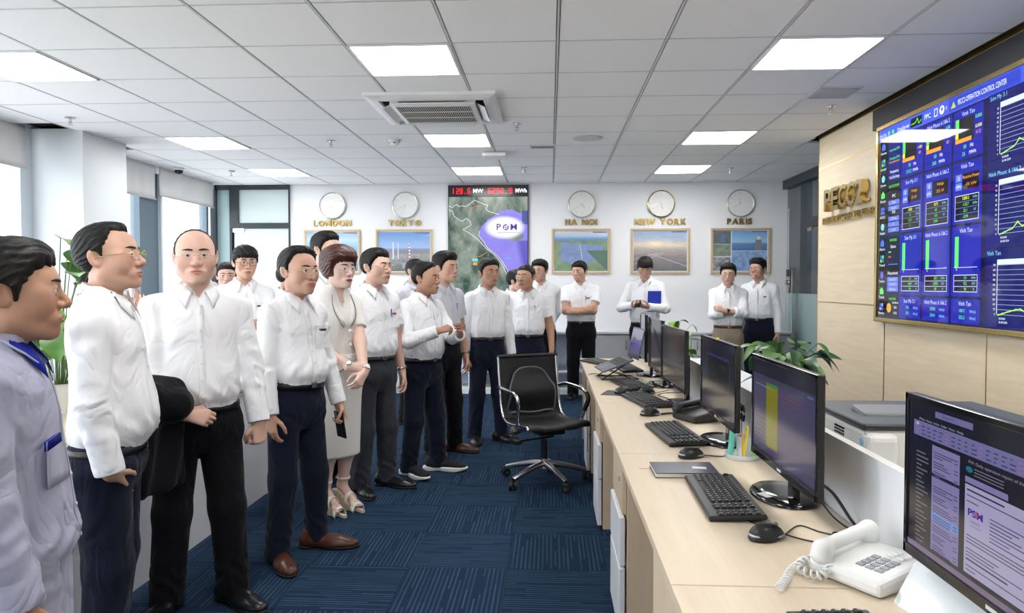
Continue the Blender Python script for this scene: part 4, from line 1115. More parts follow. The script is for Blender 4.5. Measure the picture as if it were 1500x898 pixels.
# ------------------------------------------------------------------ back wall: clocks, city names, pictures, map
BW = YB
def clock(x, name, hour, minute, label):
    e = empty('wall_clock', (x, BW, 2.482)); tag(e, label, 'clock', 'round wall clocks for world cities')
    rt = (math.pi / 2, 0, 0)
    lathe_obj('case', [(.176, 0), (.180, .012), (.180, .034), (.172, .040), (.166, .036)], M['brass_bright'] if name in ('NEW YORK',) else M['clock_rim'], e, n=48, rot=rt, cap=False)
    o = cyl_obj('dial', .167, .01, (0, -.024, 0), M['clock_dial'], e, axis='y', seg=48)
    for i in range(12):
        a_ = i * math.pi / 6; L = .022 if i % 3 == 0 else .012
        box_obj('hour_mark', (.0035, .002, L), (.145 * math.sin(a_), -.0305, .145 * math.cos(a_)), M['clock_mark'], e, rot=(0, a_, 0))
    for i in range(1, 13):
        a_ = i * math.pi / 6; text_obj('numeral', str(i), .026, M['clock_mark'], e, (.120 * math.sin(a_), -.0305, .120 * math.cos(a_)), extrude=.0005)
    ah = (hour % 12 + minute / 60) * math.pi / 6; am = minute * math.pi / 30
    for nm, L, a_, w_ in (('hour_hand', .075, ah, .006), ('minute_hand', .115, am, .004)): box_obj(nm, (w_, .002, L), (math.sin(a_) * L * .42, -.034, math.cos(a_) * L * .42), M['brass'], e, rot=(0, a_, 0))
    cyl_obj('hub', .006, .008, (0, -.034, 0), M['brass'], e, axis='y', seg=12)
    g = cyl_obj('cover_glass', .166, .002, (0, -.040, 0), M['picture_glass'], e, axis='y', seg=48)
    g = empty('city_name_sign', (x, BW, 2.243)); tag(g, 'gold raised letters spelling ' + name + ' under a clock', 'sign', 'city names under the clocks')
    xs = 0; adv = []
    for ch in name:
        me = text_mesh(ch, .105, .010, 'LEFT', .004) if ch != ' ' else None
        wch = (max(v.co.x for v in me.vertices) - min(v.co.x for v in me.vertices)) if me else .03
        adv.append((ch, xs, me, wch)); xs += wch + .0135
    for ch, x0, me, wch in adv:
        if not me: continue
        mn = min(v.co.x for v in me.vertices)
        for v in me.vertices: v.co.x -= mn
        me.materials.append(M['letter_gold']); o = bpy.data.objects.new('letter', me); COL.objects.link(o); o.parent = g; o.location = (x0 - xs / 2, -.012, 0); o.rotation_euler = (math.pi / 2, 0, 0)
mat('picture_glass', (1, 1, 1), .01, alpha=.04, spec=.9); mat('clock_rim', (.74, .70, .58), .25, .7); mat('clock_dial', (.86, .86, .85), .5); mat('clock_mark', (.62, .60, .55), .5)
clock(-2.94, 'LONDON', 7, 40, 'round white clock with pale brass rim above the LONDON letters')
clock(-1.948, 'TOKYO', 6, 41, 'round white clock above the TOKYO letters, glass catching glare')
clock(.417, 'HA NOI', 4, 40, 'round white clock above the HA NOI letters')
clock(1.461, 'NEW YORK', 5, 28, 'round white clock above the NEW YORK letters')
clock(2.492, 'PARIS', 11, 40, 'round white clock above the PARIS letters')
def sea(u, v):
    c = ramp(v, [(0, lin(40, 110, 170)), (.55, lin(90, 165, 215)), (.72, lin(150, 195, 225)), (.8, lin(185, 205, 225)), (1, lin(120, 170, 220))])
    return mixc(c, lin(225, 235, 245), np.clip(vnoise(u, v * 2, 4, 2) * 1.6 - .75, 0, 1) * (v > .55))
def plant_photo(u, v):
    c = ramp(v, [(0, lin(70, 85, 80)), (.2, lin(120, 125, 120)), (.42, lin(150, 150, 150)), (.47, lin(125, 120, 125)), (.56, lin(120, 130, 165)), (.6, lin(150, 185, 225)), (1, lin(80, 140, 210))])
    n = vnoise(u, v, 26, 5, 3); g = (v < .45)[..., None]
    c = np.where(g, c * (.5 + n[..., None] * 1.1), c)
    c = np.where(((np.abs(u - .60) < .013) & (v > .30) & (v < .70))[..., None], np.where((((v - .3) * 24).astype(int) % 2 == 0)[..., None], lin(205, 60, 60), lin(225, 225, 225)), c)
    c = np.where(((u > .46) & (u < .80) & (v > .08) & (v < .26))[..., None], lin(140, 155, 175), c); c = np.where(((u > .46) & (u < .80) & (v > .22) & (v < .26))[..., None], lin(90, 105, 130), c)
    return np.where((((u > .27) & (u < .30)) | ((u > .37) & (u < .39)))[..., None] & ((v > .3) & (v < .75))[..., None], lin(205, 215, 235), c)
def solar(u, v):
    n = vnoise(u, v, 9, 9); c = mixc(lin(75, 120, 70), lin(150, 165, 130), n * 1.3 - .15)
    field = (v < .74 - .1 * u) & (v > .12 + .45 * np.abs(u - .45)) & (u > .12) & (u < .9)
    c = np.where(field[..., None], mixc(lin(95, 125, 180), lin(140, 160, 205), vnoise(u, v, 20, 3, 2)), c)
    c = np.where(((u > .62) & (v < .52) & (v > .52 - (u - .6) * 1.3))[..., None], lin(60, 105, 85), c)
    c = np.where((np.abs(u - .50 - (v - .5) * -.12) < .006)[..., None] & ((v > .3) & (v < .66))[..., None], lin(215, 215, 220), c)
    top = ramp(v, [(.72, lin(70, 120, 170)), (.82, lin(95, 150, 205)), (.88, lin(170, 195, 220)), (1, lin(205, 215, 225))])
    c = mixc(c, top, np.clip((v - .74) / .06, 0, 1)); return mixc(c, lin(225, 225, 220), np.clip(vnoise(u, v, 14, 12) * 4 - 2.5, 0, .8) * (v < .35) * (u < .4))
def dusk(u, v):
    c = ramp(v, [(0, lin(85, 90, 105)), (.35, lin(130, 120, 120)), (.55, lin(175, 165, 160)), (.66, lin(225, 210, 190)), (.8, lin(170, 185, 205)), (1, lin(140, 170, 205))])
    c = mixc(c, lin(250, 235, 200), np.exp(-((u - .42) / .2)**2 - ((v - .68) / .07)**2) * .9)
    c *= (.75 + .5 * vnoise(u * 1.5, v * 9, 6, 4)[..., None])
    for a_, b_ in ((.55, -.45), (.1, .35), (.3, .5)): c = np.where((np.abs(v - .32 - (u - a_) * b_) < .006)[..., None] & (v < .45)[..., None], lin(190, 200, 215), c)
    return c
def collage(u, v):
    n = vnoise(u, v, 16, 7)
    c = np.where((u < .33)[..., None], np.where((v > .66)[..., None], mixc(lin(35, 55, 60), lin(110, 120, 120), n), np.where((v > .36)[..., None], mixc(lin(60, 90, 60), lin(150, 160, 140), n), mixc(lin(40, 45, 55), lin(200, 205, 215), n * 1.2 - .2))), 0)
    top = ramp(v, [(.5, lin(45, 90, 150)), (.68, lin(70, 130, 190)), (.72, lin(150, 195, 230)), (1, lin(90, 160, 220))]); bot = mixc(lin(60, 110, 180), lin(150, 185, 220), n * 1.3 - .1)
    c = np.where((u >= .33)[..., None], np.where((v > .5)[..., None], top, bot), c)
    c = np.where(((np.abs(u - .84) < .06 * (1.2 - np.abs(v - .62) * 2)) & (v > .5) & (v < .78))[..., None], lin(115, 120, 130), c); c = np.where(((u - .84)**2 + ((v - .82) * .75)**2 < .0012)[..., None], lin(225, 215, 190), c)
    c = np.where(((np.abs(u - .17) < .03) & (v > .70) & (v < .92))[..., None], lin(70, 110, 170), c)
    return np.where((np.abs(u - .33) < .008)[..., None] | ((np.abs(v - .5) < .01) & (u > .33))[..., None] | ((np.abs(v - .665) < .01) & (u < .33))[..., None] | ((np.abs(v - .35) < .01) & (u < .33))[..., None], lin(215, 225, 235), c)
mat('mat_board', (.80, .80, .80), .7)
def picture(x0, x1, fn, label, caption):
    w, h = x1 - x0, .60; e = empty('framed_picture', ((x0 + x1) / 2, BW, 1.86)); tag(e, label, 'picture', 'framed photographs on the back wall')
    for nm, sx, sz, px_, pz_ in (('frame_rail', w, .028, 0, h / 2 - .014), ('frame_rail', w, .028, 0, -h / 2 + .014), ('frame_stile', .028, h - .056, -w / 2 + .014, 0), ('frame_stile', .028, h - .056, w / 2 - .014, 0)):
        box_obj(nm, (sx, .028, sz), (px_, -.014, pz_), M['wood_frame'], e, .003)
    box_obj('mat_board', (w - .05, .006, h - .05), (0, -.006, 0), M['mat_board'], e)
    raster('print', w - .075, h - .075, 110, 84, fn, M['print'], e, (0, -.0105, 0))
    box_obj('caption_strip', (.19, .001, .014), (w / 2 - .14, -.0115, h / 2 - .048), M['caption_purple'], e)
    box_obj('cover_glass', (w - .052, .002, h - .052), (0, -.016, 0), M['picture_glass'], e)
pass; mat('caption_purple', (.09, .10, .30), .5)
picture(-3.338, -2.565, sea, 'framed photograph of a blue sea and sky under the LONDON clock', '')
picture(-2.35, -1.578, plant_photo, 'framed photograph of a power station with striped chimney', '')
picture(.02, .80, solar, 'framed aerial photograph of a blue solar field among green land', '')
picture(1.068, 1.843, dusk, 'framed photograph of a hazy plain at dusk under the NEW YORK clock', '')
picture(2.114, 2.884, collage, 'framed collage of several site photographs under the PARIS clock', '')

ms = empty('map_display', (-.827, BW, 1.70)); tag(ms, 'tall lit map display with red number readout and white logo', 'screen')
w_, z0, z1 = 1.074, .86, 2.742
box_obj('housing', (w_, .05, z1 - z0), (0, -.026, (z0 + z1) / 2 - 1.70), M['plastic_black'], ms, .004)
COAST = [(.64, 1.), (.655, .86), (.60, .815), (.55, .79), (.50, .775), (.475, .745), (.42, .70), (.395, .655), (.38, .61), (.41, .575), (.455, .53), (.47, .50), (.52, .46), (.60, .41), (.66, .36), (.70, .31), (.745, .25), (.76, .20), (.775, .12), (.77, .0)]
BORDER = [(0, .905), (.05, .895), (.10, .925), (.13, .90), (.17, .91), (.22, .90), (.27, .93), (.33, .965), (.39, .945), (.46, .92), (.50, .915), (.47, .88), (.50, .855), (.57, .835), (.64, .82)]
BORDER2 = [(.0, .87), (.05, .85), (.07, .80), (.13, .765), (.17, .75), (.22, .78), (.27, .755), (.285, .715), (.24, .69), (.18, .665), (.24, .64), (.30, .61), (.36, .57), (.42, .52), (.48, .47), (.54, .43), (.60, .39), (.66, .33), (.70, .27), (.74, .2)]
mz0, mz1 = 1.70 - .83, 2.585
def mapcol(u, v):
    vv = 1 - (1 - v) * 1.0
    cy = np.array([p[1] for p in COAST])[::-1]; cx = np.array([p[0] for p in COAST])[::-1]
    vt = 1 - (1 - v) * (mz1 - mz0) / 1.30
    edge = np.interp(vt, cy, cx) + .012 * (vnoise(u * 0 + .3, v, 30, 4) - .5)
    n = vnoise(u, v, 9, 21, 5); land = mixc(lin(38, 74, 62), lin(150, 162, 150), n * 2.4 - .72)
    land = mixc(land, lin(165, 175, 170), np.clip(vnoise(u, v, 22, 8) * 3 - 1.9, 0, 1) * .7)
    sea_ = mixc(lin(118, 108, 215), lin(150, 140, 240), vnoise(u, v, 4, 3) * 1.5 - .2); sea_ = mixc(sea_, lin(92, 84, 190), np.clip((u - .86 + (vt - .45) * .25) * 14, 0, 1) * (vt < .55))
    is_sea = (u > edge) & (vt < .85 + .03 * vnoise(u, v * 0 + .2, 9, 31) - .30 * np.clip(u - .80, 0, 1))
    c = np.where(is_sea[..., None], sea_, land)
    isl = ((u - .83) / .115)**2 + ((vt - .60) / .055)**2 < 1; c = np.where(isl[..., None], mixc(lin(70, 100, 85), lin(150, 160, 160), n), c)
    c = np.where(((u > .93) & (vt > .72) & (vt < .86))[..., None], lin(60, 80, 150), c)
    glow = np.clip(1.25 - (((u - .71) / .215)**2 + ((vt - .685) / .10)**2)**.5, 0, 1) * 3
    return mixc(c, lin(240, 240, 250), np.clip(glow, 0, .97))
raster('map_image', w_ - .02, mz1 - mz0, 190, 330, mapcol, M['map_screen'], ms, (0, -.0525, (mz0 + mz1) / 2 - 1.70))
cv = Canvas()
mu = lambda u: (u - .5) * (w_ - .02); mv = lambda vt: mz1 - (1 - vt) * 1.30
for B, col in ((BORDER, lin(235, 235, 245)), (BORDER2, lin(235, 235, 245)), (COAST[7:], lin(235, 235, 245))): cv.line([(mu(a_), mv(b_)) for a_, b_ in B], .007, col)
cv.line([(mu(.25), mv(.85)), (mu(.33), mv(.905)), (mu(.42), mv(.905))], .006, lin(240, 150, 50)); cv.line([(mu(.30), mv(.385)), (mu(.40), mv(.39)), (mu(.48), mv(.43))], .006, lin(240, 150, 50))
cv.line([(mu(.63), mv(.405)), (mu(.80), mv(.405))], .005, lin(210, 110, 190)); cv.rect(mu(.72), mv(.36), mu(.79), mv(.385), lin(120, 160, 240)); cv.rect(mu(.30), mv(.34), mu(.37), mv(.37), lin(110, 220, 230)); cv.rect(mu(.31), mv(.30), mu(.36), mv(.33), lin(240, 170, 60))
cv.text('P', mu(.632), mv(.688), .115, lin(60, 54, 150), bold=.0015, width=.056); cv.text('M', mu(.825), mv(.688), .115, lin(60, 54, 150), bold=.0015, width=.085)
for i in range(18):
    a0, a1 = 6.2832 * i / 18, 6.2832 * (i + 1) / 18
    if i in (2, 11): continue
    r0, r1 = .024, .040; c0 = (mu(.725), mv(.688)); cv.poly([(c0[0] + r_ * math.cos(t_), c0[1] + r_ * math.sin(t_)) for r_, t_ in ((r0, a0), (r1, a0), (r1, a1), (r0, a1))], lin(72, 66, 160), 3)
cv.disc(mu(.725), mv(.688), .016, lin(225, 90, 110)); cv.text('N', mu(.725), mv(.688), .022, lin(250, 240, 240), layer=4)
cv.rect(mu(.62), mv(.632), mu(.90), mv(.636), lin(150, 146, 190))
cv.build('map_lettering', M['map_screen'], ms, lambda u, v, l: (u, -.0530 - l, v - 1.70))['kind'] = 'stuff'
cv = Canvas(); cv.rect(-w_ / 2 + .006, 2.592, w_ / 2 - .006, 2.736, (.006, .006, .009))
SEG = {'0': 'abcdef', '1': 'bc', '2': 'abged', '6': 'afgedc', '9': 'abcdfg', '.': '.'}
def seg7(ch, u, v, w, h, col):
    t = h * .13; m2 = v + h / 2
    S = dict(a=(u, v + h - t, u + w, v + h), g=(u, m2 - t / 2, u + w, m2 + t / 2), d=(u, v, u + w, v + t), f=(u, m2, u + t, v + h), b=(u + w - t, m2, u + w, v + h), e=(u, v, u + t, m2), c=(u + w - t, v, u + w, m2))
    for q in SEG[ch]:
        if q == '.': cv.rect(u + w * .3, v, u + w * .3 + t * 1.3, v + t * 1.3, col, 3)
        else: cv.rect(*S[q], col, 3)
red = lin(250, 25, 25)
for ch, i in zip('120.6', range(5)): seg7(ch, -.475 + i * .050 + (.0 if ch != '1' else -.02), 2.625, .036, .075, red)
for ch, i in zip('6290.9', range(6)): seg7(ch, .0 + i * .056, 2.625, .042, .075, red)
wht = lin(235, 235, 240)
cv.text('MW', -.135, 2.662, .075, wht, bold=.001); cv.text('MWh', .44, 2.662, .075, wht, bold=.001, width=.15)
cv.build('readout', M['led_screen'], ms, lambda u, v, l: (u, -.0515 - l * 2, v - 1.70))

# ------------------------------------------------------------------ low white storage along the back wall
def storage(x0, x1, opened, label):
    e = empty('storage_unit', ((x0 + x1) / 2, 9.4, 0)); tag(e, label, 'cabinet', 'low storage units along the back wall')
    w = x1 - x0
    for sx in (-1, 1): box_obj('side', (.018, .38, .78), (sx * (w / 2 - .009), .0, .39), M['laminate_white'], e)
    box_obj('base', (w - .036, .38, .07), (0, 0, .035), M['laminate_white'], e)
    if opened:
        box_obj('back', (w - .036, .01, .70), (0, .18, .42), M['laminate_shade'], e)  # white back, its bluish tone painted in for the shade inside the shelves
        for z in (.27, .30): pass
        box_obj('shelf', (w - .036, .36, .022), (0, 0, .285), M['laminate_white'], e); box_obj('shelf', (w - .036, .36, .018), (0, 0, .075), M['laminate_white'], e)
    else:
        for sx in (-1, 1):
            d = box_obj('door', (w / 2 - .004, .018, .70), (sx * w / 4, -.199, .42), M['laminate_grey'], e, .002); box_obj('handle', (.012, .014, .12), (-sx * (w / 4 - .04), -.014, .22), M['metal_silver'], d, .003)
names = ['in the corner beside the glass door', 'behind the woman and the older men', 'beneath the power station picture', 'beneath the map display', 'beneath the HA NOI picture', 'behind the desk end', 'beneath the PARIS picture', 'against the glazed side wall']
xs_ = np.linspace(-3.5, 3.06, 9)
for i in range(8): storage(xs_[i], xs_[i + 1], i in (2, 3, 4), ('open white shelf unit ' if i in (2, 3, 4) else 'closed pale grey cupboard ') + names[i])
tag(span('ledge_top', -3.52, 3.07, 9.18, 9.598, .782, .812, M['laminate_white'], None, .003), 'long white ledge top over the low storage units', 'shelf')
e = empty('binder', (.02, 9.33, .297)); tag(e, 'small dark and white box lying on the open white shelf', 'box'); box_obj('case', (.16, .22, .05), (0, 0, .025), M['laminate_white'], e, .004); box_obj('label_strip', (.10, .004, .03), (0, -.111, .025), M['plastic_black'], e)

# ------------------------------------------------------------------ lettering on the timber wall
lg = empty('logo_sign', (WX, 6.2, 2.15)); tag(lg, 'raised brass PECC2 logo letters on the timber wall', 'sign')
def wall_letters(s_, root, y0, y1, zc, h, ext, mats, name='letter', squeeze=.92):
    n = len(s_); pitch = (y0 - y1) / n
    for i, ch in enumerate(s_):
        if ch == ' ': continue
        me = text_mesh(ch, 1., ext, 'CENTER', .02)
        vs = np.array([v.co for v in me.vertices]); w = np.ptp(vs[:, 0]); hh = np.ptp(vs[:, 1]); cx, cy = (vs[:, 0].max() + vs[:, 0].min()) / 2, (vs[:, 1].max() + vs[:, 1].min()) / 2
        kx = min(pitch * squeeze / w, h / hh * 1.5)
        for v in me.vertices: v.co.x = (v.co.x - cx) * kx; v.co.y = (v.co.y - cy) * h / hh
        me.materials.append(mats[0]); me.materials.append(mats[1])
        for p in me.polygons: p.material_index = 1 if p.normal.z > .9 else 0
        o = bpy.data.objects.new(name, me); COL.objects.link(o); o.parent = root
        o.location = Vector((WX - ext - .012, y0 - pitch * (i + .5), zc)) - root.location; o.rotation_euler = (math.pi / 2, 0, -math.pi / 2)
wall_letters('PECC2', lg, 6.52, 5.72, 2.155, .19, .028, (M['brass_bright'], M['letter_face']))
tg = empty('tagline_sign', (WX, 6.2, 1.98)); tag(tg, 'small brass slogan letters beneath the PECC2 logo', 'sign')
wall_letters('BRINGING DIFFERENTIAL VALUES', tg, 6.64, 5.60, 1.985, .062, .010, (M['brass_bright'], M['letter_face']), 'letter', .86)

# ------------------------------------------------------------------ video wall
vw = empty('video_wall', (WX, 4.25, 1.175)); tag(vw, 'large blue video wall with bar charts and tables in brass frame', 'screen')
SX = WX - .045
for i in range(2):
    for j in range(2):
        o = span('display_panel', SX + .001, WX, 5.5 - 1.25 * i - .0012, 5.5 - 1.25 * (i + 1) + .0012, 1.175 + .69 * j + .001, 1.175 + .69 * (j + 1) - .001, M['plastic_black']); o.parent = vw; o.location = Vector(o.location) - vw.location
for nm, a in (('frame_strip', (2.96, 5.53, 2.556, 2.586)), ('frame_strip', (2.96, 5.53, 1.143, 1.174)), ('frame_strip', (5.501, 5.53, 1.174, 2.556))):
    o = span(nm, SX - .012, WX, a[0], a[1], a[2], a[3], M['brass_bright'], None, .003); o.parent = vw; o.location = Vector(o.location) - vw.location
cv = Canvas()
BG, PN, BAR, BLK = lin(12, 14, 60), lin(22, 28, 150), lin(62, 84, 205), (.003, .004, .008)
GRN, YEL, ORG, WHT, CYN, LBL = lin(90, 235, 90), lin(235, 235, 60), lin(240, 150, 40), lin(225, 235, 250), lin(120, 200, 240), lin(90, 110, 225)
cv.rect(0, 1.175, 2.5, 2.555, BG, 0); cv.rect(0, 2.465, 2.5, 2.555, BAR)
cv.rect(.93, 2.475, 1.60, 2.548, lin(45, 62, 180), 2); cv.text('PECC2-OPERATION CONTROL CENTER', 1.025, 2.51, .045, WHT, 'LEFT', width=.46); cv.poly([(.95, 2.49), (1.005, 2.49), (.978, 2.53)], lin(170, 190, 80), 3)
cv.text('DATA', .06, 2.505, .04, WHT); cv.disc(.15, 2.51, .016, GRN, 3); cv.disc(.21, 2.51, .016, GRN, 3); cv.text('DataServer', .36, 2.505, .042, WHT, width=.17); cv.rect(.46, 2.48, .61, 2.54, BLK, 2); cv.line([(.47, 2.50), (.53, 2.505), (.55, 2.53), (.57, 2.49), (.60, 2.51)], .006, GRN, 3); cv.text('PPC', .68, 2.508, .046, WHT); cv.frame(.76, 2.485, .80, 2.535, .006, WHT, 3); cv.disc(.85, 2.51, .028, WHT, 3, 16); cv.disc(.85, 2.515, .012, BAR, 4); cv.text('0', .90, 2.51, .03, WHT)
# icon column
cv.rect(.004, 1.18, .14, 2.46, BLK, 1)
icons = ['Home', 'Dash board', 'Overview', 'Device', 'ACDC', 'Weather', 'Alarm', 'Trend', 'Comm', 'Tools', 'Remote']
for i, t in enumerate(icons):
    v = 2.40 - i * .117; col = (lin(70, 110, 235), GRN, CYN, GRN, lin(70, 110, 235), CYN, lin(70, 110, 235), GRN, lin(90, 90, 220), GRN, lin(150, 170, 220))[i]
    if i % 3 == 0: cv.poly([(.045, v), (.10, v), (.10, v + .03), (.073, v + .052), (.045, v + .03)], col, 3)
    elif i % 3 == 1:
        for du in (0, .03):
            for dv in (0, .028): cv.rect(.045 + du, v + dv, .068 + du, v + .022 + dv, col if (du == 0) == (dv == 0) else lin(70, 110, 235), 3)
    else: cv.disc(.073, v + .024, .026, col, 3)
    cv.text(t, .072, v - .022, .026, WHT, width=.085)
cols = [(.34, .632), (.652, .968), (.988, 1.285)]; titles = ['Son My 3.1', 'Ninh Phuoc 6.1&6.2', 'Vinh Tan']
rows_ = [(2.162, 2.455), (1.782, 2.145), (1.348, 1.765), (1.186, 1.332)]
cv.rect(.15, 2.162, .33, 2.455, lin(18, 22, 110)); cv.rect(.15, 1.782, .33, 2.145, BLK); cv.rect(.15, 1.348, .33, 1.765, BLK); cv.rect(.15, 1.186, .33, 1.332, BLK)
for t, v, c, sz in (('Active Power (MW)', 2.38, GRN, .026), ('P Simulation (MW)', 2.32, GRN, .026), ('Irradiation', 2.295, ORG, .022), ('Frequency', 2.225, WHT, .03), ('Total Daily Energy', 2.185, WHT, .028), ('REACTIVE POWER', 2.12, GRN, .026), ('PPC', 2.05, WHT, .032), ('POI', 1.935, WHT, .03), ('INVERTER', 1.735, GRN, .024), ('Status', 1.69, WHT, .032), ('Measurement', 1.50, WHT, .034), ('WEATHER', 1.315, GRN, .022), ('Irradiance', 1.29, WHT, .022), ('GHI', 1.255, WHT, .024), ('POA', 1.215, WHT, .024)): cv.text(t, .24 if v > 1.3 else .285, v, sz, c, width=.15 if len(t) > 9 and v > 1.3 else None)
for v in (2.005, 1.965, 1.89, 1.85, 1.81, 1.455, 1.42, 1.385): cv.rect(.16, v - .016, .32, v + .016, LBL, 2)
for v, t in ((2.005, 'Mode'), (1.965, 'Setpoint'), (1.89, 'Q Rating'), (1.85, 'Q'), (1.81, 'U (kV)'), (1.455, 'Daily AC E'), (1.42, 'Total AC P'), (1.385, 'Efficiency')): cv.text(t, .24, v, .024, lin(190, 205, 255))
cv.rect(.17, 1.648, .21, 1.656, GRN, 3); cv.rect(.17, 1.612, .21, 1.622, lin(230, 70, 30), 3); cv.rect(.17, 1.56, .31, 1.566, LBL, 3)
cv.disc(.19, 1.25, .034, ORG, 3, 18)
nums = [('213.2', '0.00', '0.00'), ('260', '1120', '0.00'), ('25', '0.005', '0.000')]
for ci, (u0, u1) in enumerate(cols):
    uc = (u0 + u1) / 2; w = u1 - u0
    for v0, v1 in rows_: cv.rect(u0, v0, u1, v1, PN); cv.text(titles[ci], uc, v1 - .028, .036, lin(190, 205, 245), width=min(.26, w * .9) if ci == 1 else None)
    cv.rect(u0 + .02, 2.262, u0 + w * .70, 2.405, (.010, .010, .014), 2); cv.rect(u0 + .02, 2.325, u0 + .055, 2.405, GRN, 3); cv.rect(u0 + .02, 2.29, u0 + .05, 2.322, YEL, 3); cv.rect(u0 + .02, 2.262, u0 + w * .62, 2.286, ORG, 3)
    for i, (v, c) in enumerate(((2.385, GRN), (2.33, YEL), (2.295, ORG))): cv.text(('0.005', '0.008', '0.12')[i] if ci == 2 else ('0.00', '1180', '60')[i], u1 - .045, v, .028, c)
    cv.text('50', uc - .03, 2.232, .032, GRN); cv.text('Hz', uc + .04, 2.232, .032, WHT); cv.text(nums[ci][0], uc - .04, 2.19, .032, GRN); cv.text('MWh', uc + .05, 2.19, .030, WHT)
    cv.rect(u0 + .03, 2.03, u0 + .095, 2.075, LBL, 2); cv.rect(u0 + .03, 1.98, u0 + .095, 2.025, LBL, 2); cv.text('Q', u0 + .062, 2.052, .03, WHT); cv.text('QPFU', u0 + .062, 2.002, .022, WHT)
    cv.rect(u0 + .105, 1.98, u1 - .03, 2.075, BLK, 2); cv.text('Reactive Power' if ci == 2 else 'Voltage', (u0 + .105 + u1 - .03) / 2, 2.052, .026, ORG); cv.text(('22  kV', '22.5  kV', '-150  kVAr')[ci], (u0 + .105 + u1 - .03) / 2, 2.008, .026, ORG)
    for i in range(4):
        v = 1.928 - i * .036; cv.rect(u0 + .03, v - .016, u1 - .03, v + .016, BLK, 2); cv.text((('3000', '11', '115.1', '1'), ('3075', '43', '115', '0.99'), ('3280.2', '-120.7', '22.1', '-0.99'))[ci][i], uc - .01, v, .026, YEL if i == 0 else GRN); cv.text(('kVAr', 'kVAr', 'kV', '')[i] or ' ', uc + .085, v, .022, CYN) if i < 3 else None
    cv.frame(u0 + .028, 1.798, u1 - .028, 1.948, .003, WHT, 3)
    for i in range(3): cv.rect(u0 + .03, 1.909 - i * .036, u1 - .03, 1.911 - i * .036, lin(130, 140, 160), 3)
    cv.rect(u0 + .035, 1.522, u0 + .075, 1.705, GRN, 2); cv.rect(u0 + .03, 1.519, u1 - .03, 1.5215, WHT, 2); cv.text('15', u0 + .055, 1.508, .018, WHT)
    if ci == 1: cv.rect(u1 - .07, 1.522, u1 - .03, 1.528, LBL, 3)
    for i in range(3):
        v = 1.458 - i * .034; cv.rect(u0 + .03, v - .015, u1 - .03, v + .015, BLK, 2); cv.text((('13', '4600', '98'), ('201', '12093', '98'), ('121', '922', '98'))[ci][i], uc, v, .024, GRN); cv.text(('kVAr', 'kW', '%')[i], uc + .085, v, .022, CYN)
    cv.frame(u0 + .028, 1.374, u1 - .028, 1.476, .003, WHT, 3); cv.rect(u0 + .03, 1.440, u1 - .03, 1.442, WHT, 3); cv.rect(u0 + .03, 1.406, u1 - .03, 1.408, WHT, 3)
    cv.text(('102', '239.8', '100.7')[ci], uc - .03, 1.262, .028, GRN); cv.text(('103', '234.4', '222.3')[ci], uc - .03, 1.222, .028, GRN); cv.text('W/m2', uc + .08, 1.26, .024, CYN); cv.text('W/m2', uc + .08, 1.22, .024, CYN)
for i, (v0, v1) in enumerate(((2.075, 2.44), (1.64, 2.02), (1.20, 1.585))):
    cv.rect(1.33, v0 - .02, 2.48, v1 + .03, lin(16, 19, 92)); cv.text(titles[i], 1.345, v1 + .005, .034, CYN, 'LEFT')
    b0, b1 = v0 + .055, v1 - .03; cv.rect(1.44, b1 - .028, 2.46, b1, lin(200, 215, 230), 3)
    for k_ in range(11): cv.rect(1.44, b0 + (b1 - b0 - .03) * k_ / 10 - .0012, 2.46, b0 + (b1 - b0 - .03) * k_ / 10 + .0012, lin(150, 160, 190), 2); cv.text(str(k_ * (5 if i < 2 else 70)), 1.425, b0 + (b1 - b0 - .03) * k_ / 10, .016, WHT, 'RIGHT')
    cv.rect(1.438, b0, 1.442, b1, WHT, 3); r_ = np.random.RandomState(i); pts = []
    for k_ in range(26):
        t_ = k_ / 25; pts.append((1.45 + t_ * .95, b0 + (b1 - b0) * (.55 * t_**.9 + (.04 * r_.randn() if k_ > 3 else 0)) * (t_ > .05)))
    cv.line(pts, .005, GRN, 4); cv.line([(u_, v_ + .008 * math.sin(u_ * 60)) for u_, v_ in pts], .003, YEL, 4)
    cv.text('05:00:00', 1.46, b0 - .022, .016, WHT, 'LEFT'); cv.text('26-08-2024', 1.46, b0 - .042, .016, WHT, 'LEFT')
cv.build('screen_image', M['wall_screen'], vw, lambda u, v, l: (SX - l - WX, 5.5 - u - 4.25, v - 1.175), .0001)
